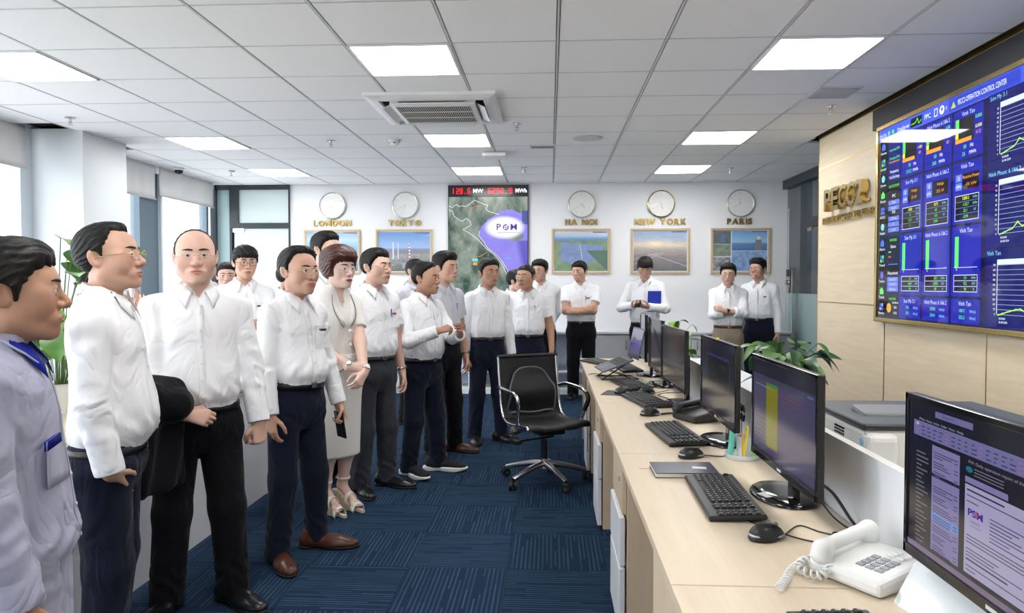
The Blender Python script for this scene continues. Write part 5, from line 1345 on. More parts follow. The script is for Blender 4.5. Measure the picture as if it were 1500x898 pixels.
# ------------------------------------------------------------------ long operator desk
DZ = .74
def at_child(o, root): o.parent = root; o.location = Vector(o.location) - root.location; return o
dk = empty('operator_desk', (.57, 3.6, 0)); tag(dk, 'long pale wooden operator desk running to the back of the room', 'desk')
tops = [(5.36, 6.60), (4.12, 5.358), (2.88, 4.118), (1.62, 2.878), (.40, 1.618)]
for y0, y1 in tops: at_child(span('worktop', .275, .852, y0 + .0006, y1 - .0006, DZ - .028, DZ, M['wood_desk'], None, .0025), dk)
for y in (5.40, 4.16, 2.92, 1.66):
    pass
at_child(span('end_panel', .30, .85, 6.565, 6.59, 0, DZ - .028, M['wood_side']), dk); at_child(span('end_panel', .30, .85, .41, .435, 0, DZ - .028, M['wood_side']), dk)
at_child(span('modesty_panel', .80, .82, .44, 6.56, .1, DZ - .03, M['wood_side']), dk)
def pedestal(y, i):
    e = empty('drawer_pedestal', (.29, y, 0))
    tag(e, ['wooden drawer pedestal with white drawers at the far end of the desk', 'wooden drawer pedestal with white drawers level with the swivel chair', 'wooden drawer pedestal with white drawers beside the dark notebook', 'wooden drawer pedestal with white drawers at the picture corner of the desk'][i], 'cabinet', 'drawer pedestals under the operator desk')
    box_obj('body', (.49, .42, DZ - .035), (.262, .21, (DZ - .035) / 2 + .003), M['wood_side'], e, .002)
    d = box_obj('drawer', (.018, .40, .19), (.006, .21, .60), M['wood_side'], e, .002); l = cyl_obj('lock', .011, .008, (-.012, -.135, .03), M['chrome'], d, axis='x', seg=16); 
    for z, h in ((.395, .195), (.155, .265)): box_obj('drawer', (.024, .405, h), (-.002, .21, z), M['laminate_white'], e, .004)
for i, y in enumerate((5.35, 4.12, 2.83, 1.57)): pedestal(y, i)
pt = empty('desk_screen', (.865, 2.5, DZ)); tag(pt, 'low white screen panel standing along the back edge of the desk', 'partition')
at_child(span('panel', .855, .875, .40, 6.6, .10, .958, M['laminate_white'], None, .002), pt); at_child(span('edge_strip', .852, .878, .40, 6.6, .958, .963, M['plastic_white']), pt)
wd = empty('white_desk', (1.2, 4, 0)); tag(wd, 'white worktop of the second desk row behind the low screen', 'desk')
at_child(span('worktop', .88, 1.515, .4, 6.65, DZ - .028, DZ, M['laminate_white'], None, .002), wd)
for y in (.42, 2.9, 5.2, 6.62): at_child(span('leg_panel', .90, 1.50, y - .012, y + .012, 0, DZ - .028, M['laminate_white']), wd)

# ------------------------------------------------------------------ monitors
def monitor(x, y0, y1, z0, z1, by, label, cv, bx=.05, disc_base=True, rz=0.):
    yc = (y0 + y1) / 2; w, h = y1 - y0, z1 - z0; zc = (z0 + z1) / 2 - DZ
    e = empty('monitor', (x, yc, DZ), rz); tag(e, label, 'monitor', 'flat monitors along the operator desk')
    box_obj('shell', (.018, w, h), (.010, 0, zc), M['plastic_black'], e, .004); box_obj('rear_bulge', (.030, w * .6, h * .55), (.032, 0, zc - .02), M['plastic_black'], e, .012)
    for nm, sy, sz, py, pz in (('bezel_rail', w, .012, 0, h / 2 - .006), ('bezel_rail', w, .022, 0, -h / 2 + .011), ('bezel_stile', .011, h, -w / 2 + .0055, 0), ('bezel_stile', .011, h, w / 2 - .0055, 0)): box_obj(nm, (.006, sy, sz), (-.001, py, zc + pz), M['plastic_gloss'], e, .0015)
    cv.build('screen_image', M['desk_screen'], e, lambda u, v, l: (.0005 - l - .0008, (w / 2 - .010) - u * (w - .02), zc - h / 2 + .020 + v * (h - .031)), .00008)
    box_obj('brand_mark', (.0006, .035, .007), (-.0045, 0, zc - h / 2 + .011), M['tee_white'], e)
    box_obj('stand_neck', (.022, .060, zc + .02), (.058, by - yc - .07, (zc + .02) / 2 + .008), M['plastic_gloss'], e, .006)
    o = lathe_obj('stand_base', [(.118, .0), (.122, .004), (.120, .009), (.112, .014), (.05, .018)], M['plastic_gloss'], e, (bx, by - yc, .001), 48); o.scale = (.84, 1.2, 1)
    return e
mat('plastic_gloss', (.006, .006, .007), .10, spec=.6)
def dark_window():
    c = Canvas(); c.rect(0, 0, 1, 1, lin(24, 27, 40), 0); c.rect(.2, .12, .86, .80, lin(22, 24, 24), 1); c.frame(.2, .12, .86, .82, .008, lin(70, 70, 90), 2); c.rect(.2, .78, .86, .82, lin(40, 42, 90), 3)
    for u, v in ((.38, .66), (.40, .62), (.62, .68), (.66, .67), (.70, .66), (.50, .40), (.58, .36), (.44, .55)): c.rect(u, v, u + .012, v + .03, lin(90, 95, 95), 3)
    return c
def plain_screen(a, b_):
    c = Canvas(); n = 8
    for i in range(n): t = i / n; c.rect(0, t, 1, t + 1 / n, tuple(a[k] * (1 - t) + b_[k] * t for k in range(3)), 0)
    return c
def sheet_screen():
    c = Canvas(); c.rect(0, 0, 1, 1, lin(66, 62, 92), 0); c.rect(0, .84, 1, 1, lin(28, 28, 44), 1); c.rect(0, .78, 1, .84, lin(58, 56, 84), 1); c.rect(.25, .12, .45, .78, lin(118, 116, 20), 2); c.rect(.25, .75, .45, .78, lin(60, 120, 50), 3); c.rect(0, .0, 1, .04, lin(40, 38, 60), 1); c.rect(.02, .04, .25, .70, lin(72, 70, 94), 1)
    for v in (.70, .66): c.rect(.50, v, .80, v + .008, lin(120, 50, 70), 2)
    for i in range(14): c.rect(.02, .10 + i * .046, .98, .102 + i * .046, lin(78, 76, 104), 1)
    for i in range(9): c.rect(.05 + i * .035, .72, .07 + i * .035, .735, lin(130, 130, 150), 2)
    c.rect(.88, .80, .96, .82, lin(70, 90, 150), 2); return c
def mail_screen():
    r = np.random.RandomState(5); c = Canvas(); PA, PB, TX = lin(128, 122, 170), lin(112, 108, 158), lin(62, 60, 100)
    c.rect(0, 0, 1, 1, lin(22, 24, 38), 0); c.rect(0, 0, 1, .045, lin(120, 105, 130), 1)
    c.rect(.17, .925, .38, .965, PB, 2); c.text('Search', .21, .945, .028, TX, 'LEFT')
    for i, t in enumerate(('File', 'Home', 'Send / Receive', 'Folder', 'View', 'Help')): c.text(t, .07 + i * .045, .885, .020, lin(170, 170, 190), 'LEFT', width=.035)
    c.rect(.035, .77, 1, .87, PB, 1)
    for i in range(26):
        for j in range(3): c.rect(.05 + i * .036, .785 + j * .025, .05 + i * .036 + .012 + .015 * r.rand(), .793 + j * .025, TX if i % 5 else lin(150, 110, 150), 2)
    c.rect(.80, .81, .825, .85, lin(110, 50, 190), 3); c.disc(.06, .85, .01, lin(180, 180, 200), 3)
    for i in range(22): c.rect(.055, .66 - i * .028, .055 + .03 + .05 * r.rand(), .668 - i * .028, lin(120, 115, 125), 1)
    c.rect(.155, .07, .315, .745, PA, 1); c.rect(.155, .545, .315, .565, lin(25, 25, 40), 2); c.text('Today', .165, .555, .016, PA, 'LEFT', layer=3)
    for i in range(10):
        v = .70 - i * .063 - (.03 if i > 2 else 0)
        if i == 6: c.rect(.155, v - .035, .315, v + .025, lin(110, 140, 205), 2)
        for j in range(3): c.rect(.165, v - j * .016, .165 + .05 + .07 * r.rand(), v - j * .016 + .006, TX if j else lin(70, 55, 95), 3)
        c.rect(.285, v, .305, v + .006, TX, 3); c.rect(.285, v - .02, .305, v - .014, TX, 3)
    c.text('FW: Daily operation report of the power plants', .36, .735, .026, lin(150, 140, 160), 'LEFT', width=.36); c.disc(.365, .69, .018, lin(30, 110, 130), 2)
    for j in range(3): c.rect(.39, .70 - j * .018, .39 + .14, .706 - j * .018, lin(120, 112, 130), 2)
    c.rect(.345, .61, .55, .645, PA, 3); c.rect(.345, .075, 1, .60, lin(168, 162, 196), 1)
    for v, w, k in ((.565, .18, 1), (.535, .42, 0), (.50, .06, 0), (.30, .44, 0), (.28, .44, 0), (.26, .42, 0), (.22, .16, 0), (.20, .14, 0), (.18, .26, 0), (.155, .20, 1), (.12, .45, 0), (.095, .05, 0)): c.rect(.355, v, .355 + w, v + (.010 if k else .006), lin(50, 48, 90) if k else TX, 3)
    c.text('PSM', .40, .44, .055, lin(60, 40, 150), bold=.002, width=.075); c.disc(.404, .44, .010, lin(200, 70, 90), 4); c.text('NMO', .40, .39, .020, lin(60, 70, 160)); c.rect(.375, .365, .43, .369, lin(90, 110, 190), 3)
    for j in range(7): c.rect(.47, .46 - j * .021, .47 + (.18, .13, .10, .14, .24, .09, .16)[j], .466 - j * .021, lin(70, 70, 150) if j in (0, 5) else TX, 3)
    for i in range(7): c.rect(.60 + i * .04, .014, .615 + i * .04, .034, (lin(90, 90, 160), lin(60, 50, 60), lin(170, 80, 70), lin(90, 130, 170))[i % 4], 2)
    return c
monitor(.695, 5.15, 5.66, .86, 1.20, 5.40, 'slim bluish-lit monitor at the far end, behind the open laptop', plain_screen(lin(40, 42, 66), lin(46, 48, 78)), rz=-.06)
monitor(.70, 4.53, 5.12, .84, 1.19, 4.84, 'dark blank monitor between the bluish one and the taped one', plain_screen(lin(58, 52, 48), lin(26, 27, 32)))
monitor(.70, 3.79, 4.44, .84, 1.175, 4.08, 'dark blank monitor with a yellow tag, beside the black telephone', plain_screen(lin(66, 58, 50), lin(24, 25, 30)), rz=.03)
monitor(.70, 2.73, 3.35, .855, 1.188, 3.12, 'monitor showing a dark window, a yellow tag on its top edge', dark_window())
monitor(.70, 1.90, 2.505, .843, 1.183, 2.32, 'monitor showing a spreadsheet with a yellow-green column', sheet_screen(), .05)
monitor(.745, .92, 1.53, .862, 1.196, 1.22, 'largest monitor at the picture corner, showing an e-mail', mail_screen(), .0)
for y, z in ((4.12, 1.176), (3.03, 1.189)):
    o = box_obj('webcam_tag', (.012, .016, .010), (.70, y, z + .003), M['tag_yellow'] if 'tag_yellow' in M else mat('tag_yellow', (.75, .6, .05), .5), None, .002)
    tag(o, 'tiny yellow tag on the top edge of ' + ('the blank monitor by the black telephone' if y > 4 else 'the monitor showing a dark window'), 'tag')
o = box_obj('asset_sticker', (.075, .05, .0008), (.70, 2.285, DZ + .0188), M['paper'] if 'paper' in M else mat('paper', (.8, .8, .8), .6), None, rot=(0, 0, .35)); tag(o, 'white printed sticker on the round monitor base', 'sticker')
o.location.z = DZ + .0165

# ------------------------------------------------------------------ keyboards and mice
mat('key_black', (.014, .014, .015), .45); mat('key_print', (.55, .55, .57), .5); mat('silver_band', (.42, .43, .45), .3, .6)
def keyboard_proto():
    e = empty('keyboard', (0, 0, 0))
    bm = bmesh.new(); add_box(bm, (.155, .450, .016), (0, 0, .009), None, .006)
    for v in bm.verts:
        v.co.z += (v.co.x) * .05 + .004; v.co.x += .016 * math.cos(v.co.y * 7) - .010 if v.co.x < 0 else 0
    bm_obj('case', bm, M['plastic_black'], e); bm = bmesh.new(); bl = bmesh.new()
    for r in range(6):
        n = 21
        for c in range(n):
            if c in (15, 18) and r not in (9,): continue
            if r == 0 and c in (1,): continue
            if r == 5 and 4 <= c <= 8: continue
            y = -.210 + c * .0210; x = .052 - r * .0195 - (.004 if r else 0); z = .0185 + x * .05 + .004
            add_box(bm, (.0160, .0172, .007), (x, -y, z), None, .0025, 1)
            add_box(bl, (.005, .004, .0006), (x + .002, -y + .002, z + .0036))
    add_box(bm, (.016, .100, .007), (.052 - 5 * .0195 - .004, -(-.210 + 6 * .021), .0185), None, .0025, 1)
    k = bm_obj('keys', bm, M['key_black'], e); k['kind'] = 'stuff'; k = bm_obj('key_legends', bl, M['key_print'], e); k['kind'] = 'stuff'
    return e
def mouse_proto():
    e = empty('mouse', (0, 0, 0))
    def f(p):
        d = ell(p, (0, 0, .004), (.056, .030, .034)); d = smin(d, ell(p, (.012, 0, .006), (.036, .031, .032)), .02); return smax(d, .001 - p[:, 2], .004)
    V, Q = surface(f, (-.07, -.04, -.006), (.07, .04, .05), .0035); np_mesh('shell', V, Q, M['plastic_black'], e)
    a = np.linspace(-2.6, 2.6, 24); tube('side_band', np.stack([.0545 * np.cos(a), .0300 * np.sin(a), .012 + .004 * np.cos(a)], 1), .0035, M['silver_band'], e, 6)
    cyl_obj('wheel', .008, .006, (-.030, 0, .033), M['plastic_grey'], e, axis='y', seg=12); return e
kb0, mo0 = keyboard_proto(), mouse_proto()
KB = [(.548, 2.275, -.03, 'keyboard in front of the spreadsheet monitor'), (.562, 3.23, .10, 'keyboard in front of the monitor with the dark window'), (.556, 4.16, .20, 'keyboard in front of the blank monitor beside the telephone'),
      (.545, 4.80, .18, 'keyboard in front of the second blank monitor'), (.62, 5.74, .1, 'keyboard tucked behind the laptop'), (.44, 6.16, .45, 'keyboard at the very end of the desk'), (.565, 1.24, 0, 'keyboard just cut by the picture edge under the e-mail monitor')]
for i, (x, y, rz, lb) in enumerate(KB):
    o = kb0 if i == 0 else copy_tree(kb0); o.location = (x, y, DZ); o.rotation_euler = (0, 0, rz); tag(o, 'black wired ' + lb, 'keyboard', 'black keyboards on the operator desk')
MO = [(.580, 1.93, .5, 'black mouse with silver band nearest the corner of the picture'), (.556, 2.83, .45, 'black mouse with silver band beside the dark notebook'), (.52, 3.73, .4, 'black mouse with silver band beside the telephone cords'), (.60, 4.46, .3, 'black mouse lying against the second row of keyboards'), (.455, 4.46, .2, 'black mouse standing on the dark mouse pad')]
for i, (x, y, rz, lb) in enumerate(MO):
    o = mo0 if i == 0 else copy_tree(mo0); o.location = (x, y, DZ + (.003 if i == 4 else 0)); o.rotation_euler = (0, 0, rz + math.pi); tag(o, lb, 'mouse', 'computer mice on the operator desk')
o = box_obj('mouse_pad', (.22, .20, .003), (.445, 4.47, DZ + .0018), M['plastic_dark'], None, .001, rot=(0, 0, -.3)); tag(o, 'small dark rectangular mouse pad near the laptop', 'mouse pad')
def cable(pts, r, label, m='plastic_black', n=40):
    pts = np.array(pts, float); t = np.linspace(0, 1, len(pts)); P = smooth_rows(pts, n)
    o = tube('cable', P, r, M[m], None, 6); tag(o, label, 'cable', 'cables on the operator desk'); return o
Z = DZ + .003
cable([(.64, 1.96, Z), (.70, 2.03, Z), (.74, 1.98, Z), (.80, 1.93, Z), (.845, 1.86, Z)], .002, 'thin black mouse cord curving towards the white telephone')
cable([(.57, 2.06, Z), (.66, 1.93, Z), (.73, 1.90, Z), (.78, 1.98, Z), (.846, 1.90, Z)], .002, 'thin black keyboard cord crossing the mouse cord')
cable([(.755, 2.10, .86), (.80, 2.06, .83), (.83, 2.0, .77), (.842, 1.93, Z + .003), (.846, 1.80, Z + .003)], .0045, 'thick black cable hanging from the spreadsheet monitor')
cable([(.76, 2.16, .82), (.79, 2.14, .79), (.81, 2.07, .755), (.83, 1.99, Z), (.843, 1.88, Z)], .0025, 'thin black cable with a bulge hanging from the spreadsheet monitor')
cable([(.61, 2.86, Z), (.68, 2.84, Z), (.73, 2.92, Z), (.78, 2.97, Z)], .002, 'thin mouse cord running behind the pen holder')
cable([(.58, 3.76, Z), (.62, 3.75, Z + .006), (.66, 3.79, Z), (.70, 3.76, Z + .006), (.74, 3.80, Z)], .005, 'bunched black cord between mouse and black telephone')
cable([(.66, 4.10, Z), (.70, 4.26, Z), (.66, 4.40, Z), (.74, 4.5, Z), (.80, 4.3, Z + .03)], .003, 'black cord looping beneath the blank monitor')
cable([(.50, 4.46, Z), (.58, 4.56, Z), (.66, 4.50, Z), (.76, 4.62, Z)], .002, 'thin black cord trailing from the mouse pad')
cable([(.50, 5.10, Z), (.40, 5.36, Z), (.30, 5.40, Z), (.268, 5.30, .70), (.268, 5.22, .50), (.275, 5.2, .2)], .0025, 'black laptop cord dropping over the desk edge')

# ------------------------------------------------------------------ laptop on its stand
lp = empty('laptop', (.46, 5.20, DZ), .12); tag(lp, 'open grey laptop with a blue screen, raised on a stand', 'laptop')
dk_ = box_obj('deck', (.235, .33, .014), (0, 0, .105), M['laptop_grey'] if 'laptop_grey' in M else mat('laptop_grey', (.13, .135, .165), .4, .3), lp, .005, rot=(0, -.36, 0))
kb = bmesh.new()
for r in range(5):
    for c in range(14): add_box(kb, (.014, .0185, .002), (.075 - r * .019, -.14 + c * .0215, .0078))
k_ = bm_obj('laptop_keys', kb, M['key_black'], dk_); k_['kind'] = 'stuff'
box_obj('touchpad', (.055, .10, .001), (-.07, 0, .0075), M['plastic_grey'], dk_)
lid = box_obj('lid', (.008, .33, .225), (.165, 0, .255), M['laptop_grey'], lp, .003, rot=(0, .22, 0))
c = Canvas(); c.rect(0, 0, 1, 1, lin(70, 74, 120), 0); c.rect(0, .62, 1, 1, lin(150, 152, 175), 1); c.poly([(0, .60), (.3, .72), (.6, .58), (1, .68), (1, .4), (0, .36)], lin(95, 95, 140), 2); c.rect(0, .28, 1, .5, lin(40, 42, 140), 3); c.rect(0, 0, 1, .28, lin(60, 58, 90), 1)
c.build('screen_image', M['desk_screen'], lid, lambda u, v, l: (-.0045 - l, .155 - u * .31, -.103 + v * .206))
st = empty('laptop_stand', (.46, 5.20, DZ), .12); tag(st, 'black folding wire stand under the laptop', 'stand')
for sy in (-1, 1):
    tube('side_bar', [(-.10, sy * .10, .058), (.10, sy * .10, .133)], .005, M['plastic_black'], st); tube('foot_bar', [(-.11, sy * .10, .006), (.16, sy * .10, .006)], .005, M['plastic_black'], st); tube('strut', [(-.10, sy * .10, .006), (.08, sy * .10, .122)], .005, M['plastic_black'], st); tube('strut', [(.12, sy * .10, .006), (-.06, sy * .10, .07)], .004, M['plastic_black'], st)
for x in (-.1, .15): tube('cross_bar', [(x, -.1, .006), (x, .1, .006)], .004, M['plastic_black'], st)

# ------------------------------------------------------------------ telephones
def phone(name, loc, rz, m, mk, label, white):
    e = empty(name, loc, rz); tag(e, label, 'telephone')
    bm = bmesh.new(); add_box(bm, (.20, .185, .034), (0, 0, .020), None, .010)
    for v in bm.verts: v.co.z = v.co.z * (1 + (.5 if white else .9) * (v.co.x + .1) / .2) if v.co.z > .02 else v.co.z
    bm_obj('base', bm, m, e)
    sl = .10 if white else .16
    keys = [(r, c) for r in range(4) for c in range(3)]
    for r, c in keys: box_obj('key', (.0155, .0185, .007), (.012 - r * .019 + (.0 if white else .01), .012 - c * .023 - .02, .046 + sl * (.012 - r * .019)), mk, e, .002, rot=(0, -sl, 0))
    for r in range(3):
        for c in range(2): box_obj('key', (.008, .016, .004), (.065 - r * .017, -.03 - c * .024, .050 + sl * .05), M['plastic_white'] if white else M['key_black'], e, .001, rot=(0, -sl, 0))
    for c in range(6): box_obj('key', (.010, .013, .004), (-.072, .01 - c * .018, .037), M['plastic_white'] if white else M['key_black'], e, .001, rot=(0, -sl, 0))
    V, Q = surface(lambda p: smin(smin(rcone(p, (-.085, .062, .066), (.085, .062, .083), .017, .017), rcone(p, (-.088, .062, .052), (-.088, .062, .058), .026, .023), .015), rcone(p, (.088, .062, .068), (.088, .062, .075), .026, .023), .015), (-.14, .02, .01), (.14, .11, .13), .0045)
    np_mesh('handset', V, Q, m, e); return e
mat('phone_white', (.72, .72, .70), .4); mat('phone_key', (.27, .28, .30), .5)
phone('desk_telephone', (.742, 1.685, DZ), .57, M['phone_white'], M['phone_key'], 'white corded desk telephone with grey keys', True)
phone('desk_telephone', (.748, 3.62, DZ), .45, M['plastic_black'], M['key_print'], 'black desk telephone between two monitors', False)
t = np.linspace(0, 1, 330); a = t * 2 * np.pi * 30
path = smooth_rows([(.632, 1.725, Z + .012), (.610, 1.74, Z + .012), (.585, 1.69, Z + .012), (.615, 1.645, Z + .014), (.650, 1.675, Z + .030), (.62, 1.715, Z + .026), (.57, 1.69, Z + .012), (.535, 1.63, Z + .010), (.505, 1.585, Z + .010)], 330)
d = np.gradient(path, axis=0); d /= ln(d)[:, None]; u_ = np.cross(d, [0, 0, 1.]); u_ /= ln(u_)[:, None]; v_ = np.cross(d, u_)
o = tube('telephone_cord', path + .0085 * (np.cos(a)[:, None] * u_ + np.sin(a)[:, None] * v_), .0026, M['phone_white'], None, 6); tag(o, 'white coiled telephone cord tangled on the desk', 'cord')

# ------------------------------------------------------------------ notebook, pen holder, card holder
nb = empty('notebook', (.483, 2.60, DZ), .0); tag(nb, 'dark blue bound notebook lying on the desk', 'notebook')
mat('cover_navy', (.010, .016, .045), .3, bump=(90, .15, .002)); mat('page_edge', (.74, .70, .60), .8)
sh = [(-.113, -.125), (.113, -.052), (.113, .107), (-.113, .075)]
def slab(name, pts, z0, z1, m, root, inset=0.):
    c = np.mean(pts, 0); P = [(c[0] + (x - c[0]) * (1 - inset), c[1] + (y - c[1]) * (1 - inset)) for x, y in pts]
    bm = bmesh.new(); lo = [bm.verts.new((x, y, z0)) for x, y in P]; hi = [bm.verts.new((x, y, z1)) for x, y in P]; n = len(P)
    bm.faces.new(lo[::-1]); bm.faces.new(hi)
    for i in range(n): bm.faces.new((lo[i], lo[(i+1) % n], hi[(i+1) % n], hi[i]))
    bmesh.ops.recalc_face_normals(bm, faces=bm.faces[:]); return bm_obj(name, bm, m, root)
sh = [(-.112, -.085), (.112, -.075), (.112, .085), (-.112, .075)]
slab('cover', sh, 0.0005, .003, M['cover_navy'], nb); slab('pages', sh, .003, .016, M['page_edge'], nb, .03); slab('cover', sh, .016, .0185, M['cover_navy'], nb)
box_obj('label', (.05, .03, .0006), (.055, -.005, .0190), M['paper'], nb, rot=(0, 0, -.1)); box_obj('ribbon', (.05, .004, .0005), (-.13, .03, .004), mat('ribbon_red', (.5, .03, .04), .6), nb)
ph_ = empty('pen_holder', (.752, 2.83, DZ)); tag(ph_, 'clear round desk organiser beside the spreadsheet monitor', 'pen holder')
mat('acrylic', (.85, .9, .92), .05, alpha=.35, spec=.6)
lathe_obj('tray', [(.062, .001), (.066, .006), (.066, .020), (.062, .020), (.060, .007)], M['acrylic'], ph_, n=36); lathe_obj('cup', [(.030, .006), (.033, .010), (.036, .085), (.033, .085), (.030, .012)], M['acrylic'], ph_, (.015, .01, 0), cap=False)
def upright(name, size, loc, m, label, cat, rot=(0, 0, 0)):
    o = box_obj(name, size, loc, m, None, min(size) * .3, rot=rot); tag(o, label, cat); return o
upright('stapler', (.018, .030, .105), (.712, 2.835, DZ + .062), mat('teal', (.12, .52, .42), .4), 'mint green stapler standing in the desk organiser', 'stapler', (0, .08, 0))
upright('marker_pen', (.011, .011, .12), (.757, 2.80, DZ + .072), mat('marker_yellow', (.8, .65, .06), .4), 'yellow marker pen standing in the desk organiser', 'pen', (.05, .1, 0))
upright('pencil', (.006, .006, .10), (.742, 2.79, DZ + .062), mat('marker_orange', (.62, .30, .05), .4), 'short orange pencil in the desk organiser', 'pen', (-.1, 0, 0))
upright('marker_pen', (.009, .009, .05), (.782, 2.79, DZ + .035), mat('marker_green', (.25, .6, .15), .4), 'short green marker in the desk organiser', 'pen')
sc_ = empty('scissors', (.757, 2.86, DZ + .10)); tag(sc_, 'black-handled scissors stuck upright in the desk organiser', 'scissors')
a = np.linspace(0, 2 * np.pi, 21)[:-1]
for sy, tl in ((-1, .25), (1, -.25)):
    P = np.stack([0 * a, sy * .022 + .017 * np.cos(a), .075 + .030 * np.sin(a)], 1); tube('handle', P @ rotm(0, 0, 0).T, .0045, M['plastic_black'], sc_, 8, True)
    box_obj('blade', (.002, .012, .11), (0, -sy * .004, -.01), M['metal_silver'], sc_, rot=(-sy * .12, 0, 0))
tube('finger_pad', [(0, .030, .058), (0, .036, .070)], .0035, mat('pink', (.75, .12, .2), .4), sc_)
ch_ = empty('card_holder', (.79, 1.46, DZ), .25); tag(ch_, 'clear slanted acrylic holder with a white card under the monitor', 'sign holder')
box_obj('back_plate', (.003, .20, .10), (0, 0, .045), M['acrylic'], ch_, rot=(0, .55, 0)); box_obj('card', (.001, .18, .085), (-.004, 0, .045), M['paper'], ch_, rot=(0, .55, 0)); box_obj('front_plate', (.002, .20, .10), (-.008, 0, .043), M['acrylic'], ch_, rot=(0, .55, 0)); box_obj('foot', (.06, .20, .003), (.02, 0, .003), M['acrylic'], ch_)
for i in range(5): box_obj('card_line', (.0008, .16 - .02 * (i % 3), .004), (-.0055 - (i - 2) * .0082, 0, .045 + (2 - i) * .0135), M['laminate_grey'], ch_, rot=(0, .55, 0))

# ------------------------------------------------------------------ printer on the second row
pr_ = empty('printer', (1.24, 2.42, DZ)); tag(pr_, 'white multifunction printer with dark grey top', 'printer')
mat('printer_white', (.70, .70, .68), .45); mat('printer_dark', (.085, .095, .11), .5)
box_obj('body', (.58, .46, .238), (.0, .02, .121), M['printer_white'], pr_, .018, seg=3)
box_obj('side_cover', (.10, .30, .20), (-.242, -.09, .13), M['printer_white'], pr_, .022, seg=3)
box_obj('scanner_lid', (.575, .45, .014), (0, .02, .250), M['printer_dark'], pr_, .006); box_obj('lid_rim', (.583, .462, .008), (0, .02, .241), M['plastic_black'], pr_, .006)
box_obj('lid_recess', (.10, .16, .004), (.05, .06, .257), M['plastic_black'], pr_, .02); box_obj('output_ramp', (.20, .12, .03), (-.13, -.02, .258), M['plastic_grey'], pr_, .012, rot=(.12, 0, 0))
box_obj('paper_tray', (.38, .12, .17), (.10, -.255, .115), M['printer_white'], pr_, .02, seg=3); box_obj('paper_tray_lip', (.36, .07, .10), (.10, -.30, .075), M['printer_white'], pr_, .015, seg=3)
bm = bmesh.new()
for r in range(9):
    for c in range(5): add_box(bm, (.003, .010, .006), (-.2925, -.0 - c * .016, .215 - r * .010))
v = bm_obj('vent_holes', bm, M['dark_slot'], pr_); v['kind'] = 'stuff'
cyl_obj('badge', .012, .002, (-.2925, -.20, .20), mat('badge_blue', (.25, .5, .65), .4), pr_, axis='x', seg=16)

# ------------------------------------------------------------------ swivel chair
sc0 = empty('swivel_chair', (-.04, 5.12, 0), math.radians(207)); tag(sc0, 'black mesh swivel chair with chrome arms and star base', 'chair')
mat('chair_mesh', (.010, .010, .012), .6, alpha=.90); mat('chair_black', (.010, .010, .011), .5); mat('cast_alu', (.52, .52, .53), .28, 1.); mat('braid', (.10, .10, .105), .6)
for i in range(5):
    a_ = math.radians(72 * i + 20); dx, dy = math.cos(a_), math.sin(a_)
    P = smooth_rows([(0, 0, .135), (dx * .10, dy * .10, .125), (dx * .22, dy * .22, .098), (dx * .31, dy * .31, .072)], 10); tube('base_leg', P, np.linspace(.024, .017, 10), M['cast_alu'], sc0, 8)
    cx, cy = dx * .315, dy * .315; ca = a_ + .9
    k = empty('caster', (cx, cy, 0), ca, sc0)
    for s_ in (-1, 1): cyl_obj('wheel', .030, .020, (0, s_ * .017, .031), M['chair_black'], k, axis='y', seg=20, bevel=.004)
    cyl_obj('axle_cap', .012, .056, (0, 0, .031), M['metal_silver'], k, axis='y', seg=12); box_obj('hood', (.045, .016, .04), (-.004, 0, .048), M['chair_black'], k, .008)
cyl_obj('hub', .034, .07, (0, 0, .135), M['cast_alu'], sc0, r2=.026); cyl_obj('gas_lift', .024, .14, (0, 0, .235), M['chair_black'], sc0); cyl_obj('gas_piston', .014, .09, (0, 0, .33), M['chrome_dark'], sc0)
box_obj('mechanism', (.20, .28, .05), (0, .0, .385), M['chair_black'], sc0, .012); tube('tilt_lever', [(-.05, .05, .335), (.22, .06, .325)], .007, M['chair_black'], sc0)
# seat and back as one sling between two chrome side rails
prof = np.array(smooth_rows([(.235, .425), (.22, .448), (.10, .440), (-.08, .425), (-.175, .445), (-.225, .52), (-.25, .65), (-.272, .78), (-.285, .885)], 40))
HWc = .235
V = np.array([(s_ * HWc, y, z - (.012 if abs(s_) < .6 else 0)) for y, z in prof for s_ in np.linspace(-1, 1, 9)]); n9 = 9
Q = [(i*n9+j, i*n9+j+1, (i+1)*n9+j+1, (i+1)*n9+j) for i in range(len(prof)-1) for j in range(8)]
seat_n = 19
for_back = 1
o = np_mesh('seat', V, [q for q in Q if q[0] // n9 < seat_n], M['chair_black'], sc0); md = o.modifiers.new('t', 'SOLIDIFY'); md.thickness = .012
o = np_mesh('backrest', V, [q for q in Q if q[0] // n9 >= seat_n], M['chair_mesh'], sc0); md = o.modifiers.new('t', 'SOLIDIFY'); md.thickness = .004
for s_ in (-1, 1):
    tube('side_rail', [(s_ * (HWc + .004), y, z) for y, z in prof], .011, M['chrome'], sc0, 8)
    tube('armrest', smooth_rows([(s_ * (HWc + .008), -.245, .655), (s_ * (HWc + .035), -.18, .672), (s_ * (HWc + .04), .0, .668), (s_ * (HWc + .04), .10, .655), (s_ * (HWc + .038), .145, .61), (s_ * (HWc + .02), .10, .47), (s_ * (HWc + .006), .06, .437)], 30), .0135, M['chrome'], sc0, 8)
    tube('arm_pad', smooth_rows([(s_ * (HWc + .04), .125, .645), (s_ * (HWc + .040), .150, .60), (s_ * (HWc + .028), .12, .52)], 12), .0165, M['chair_black'], sc0, 8) if s_ < 0 else None
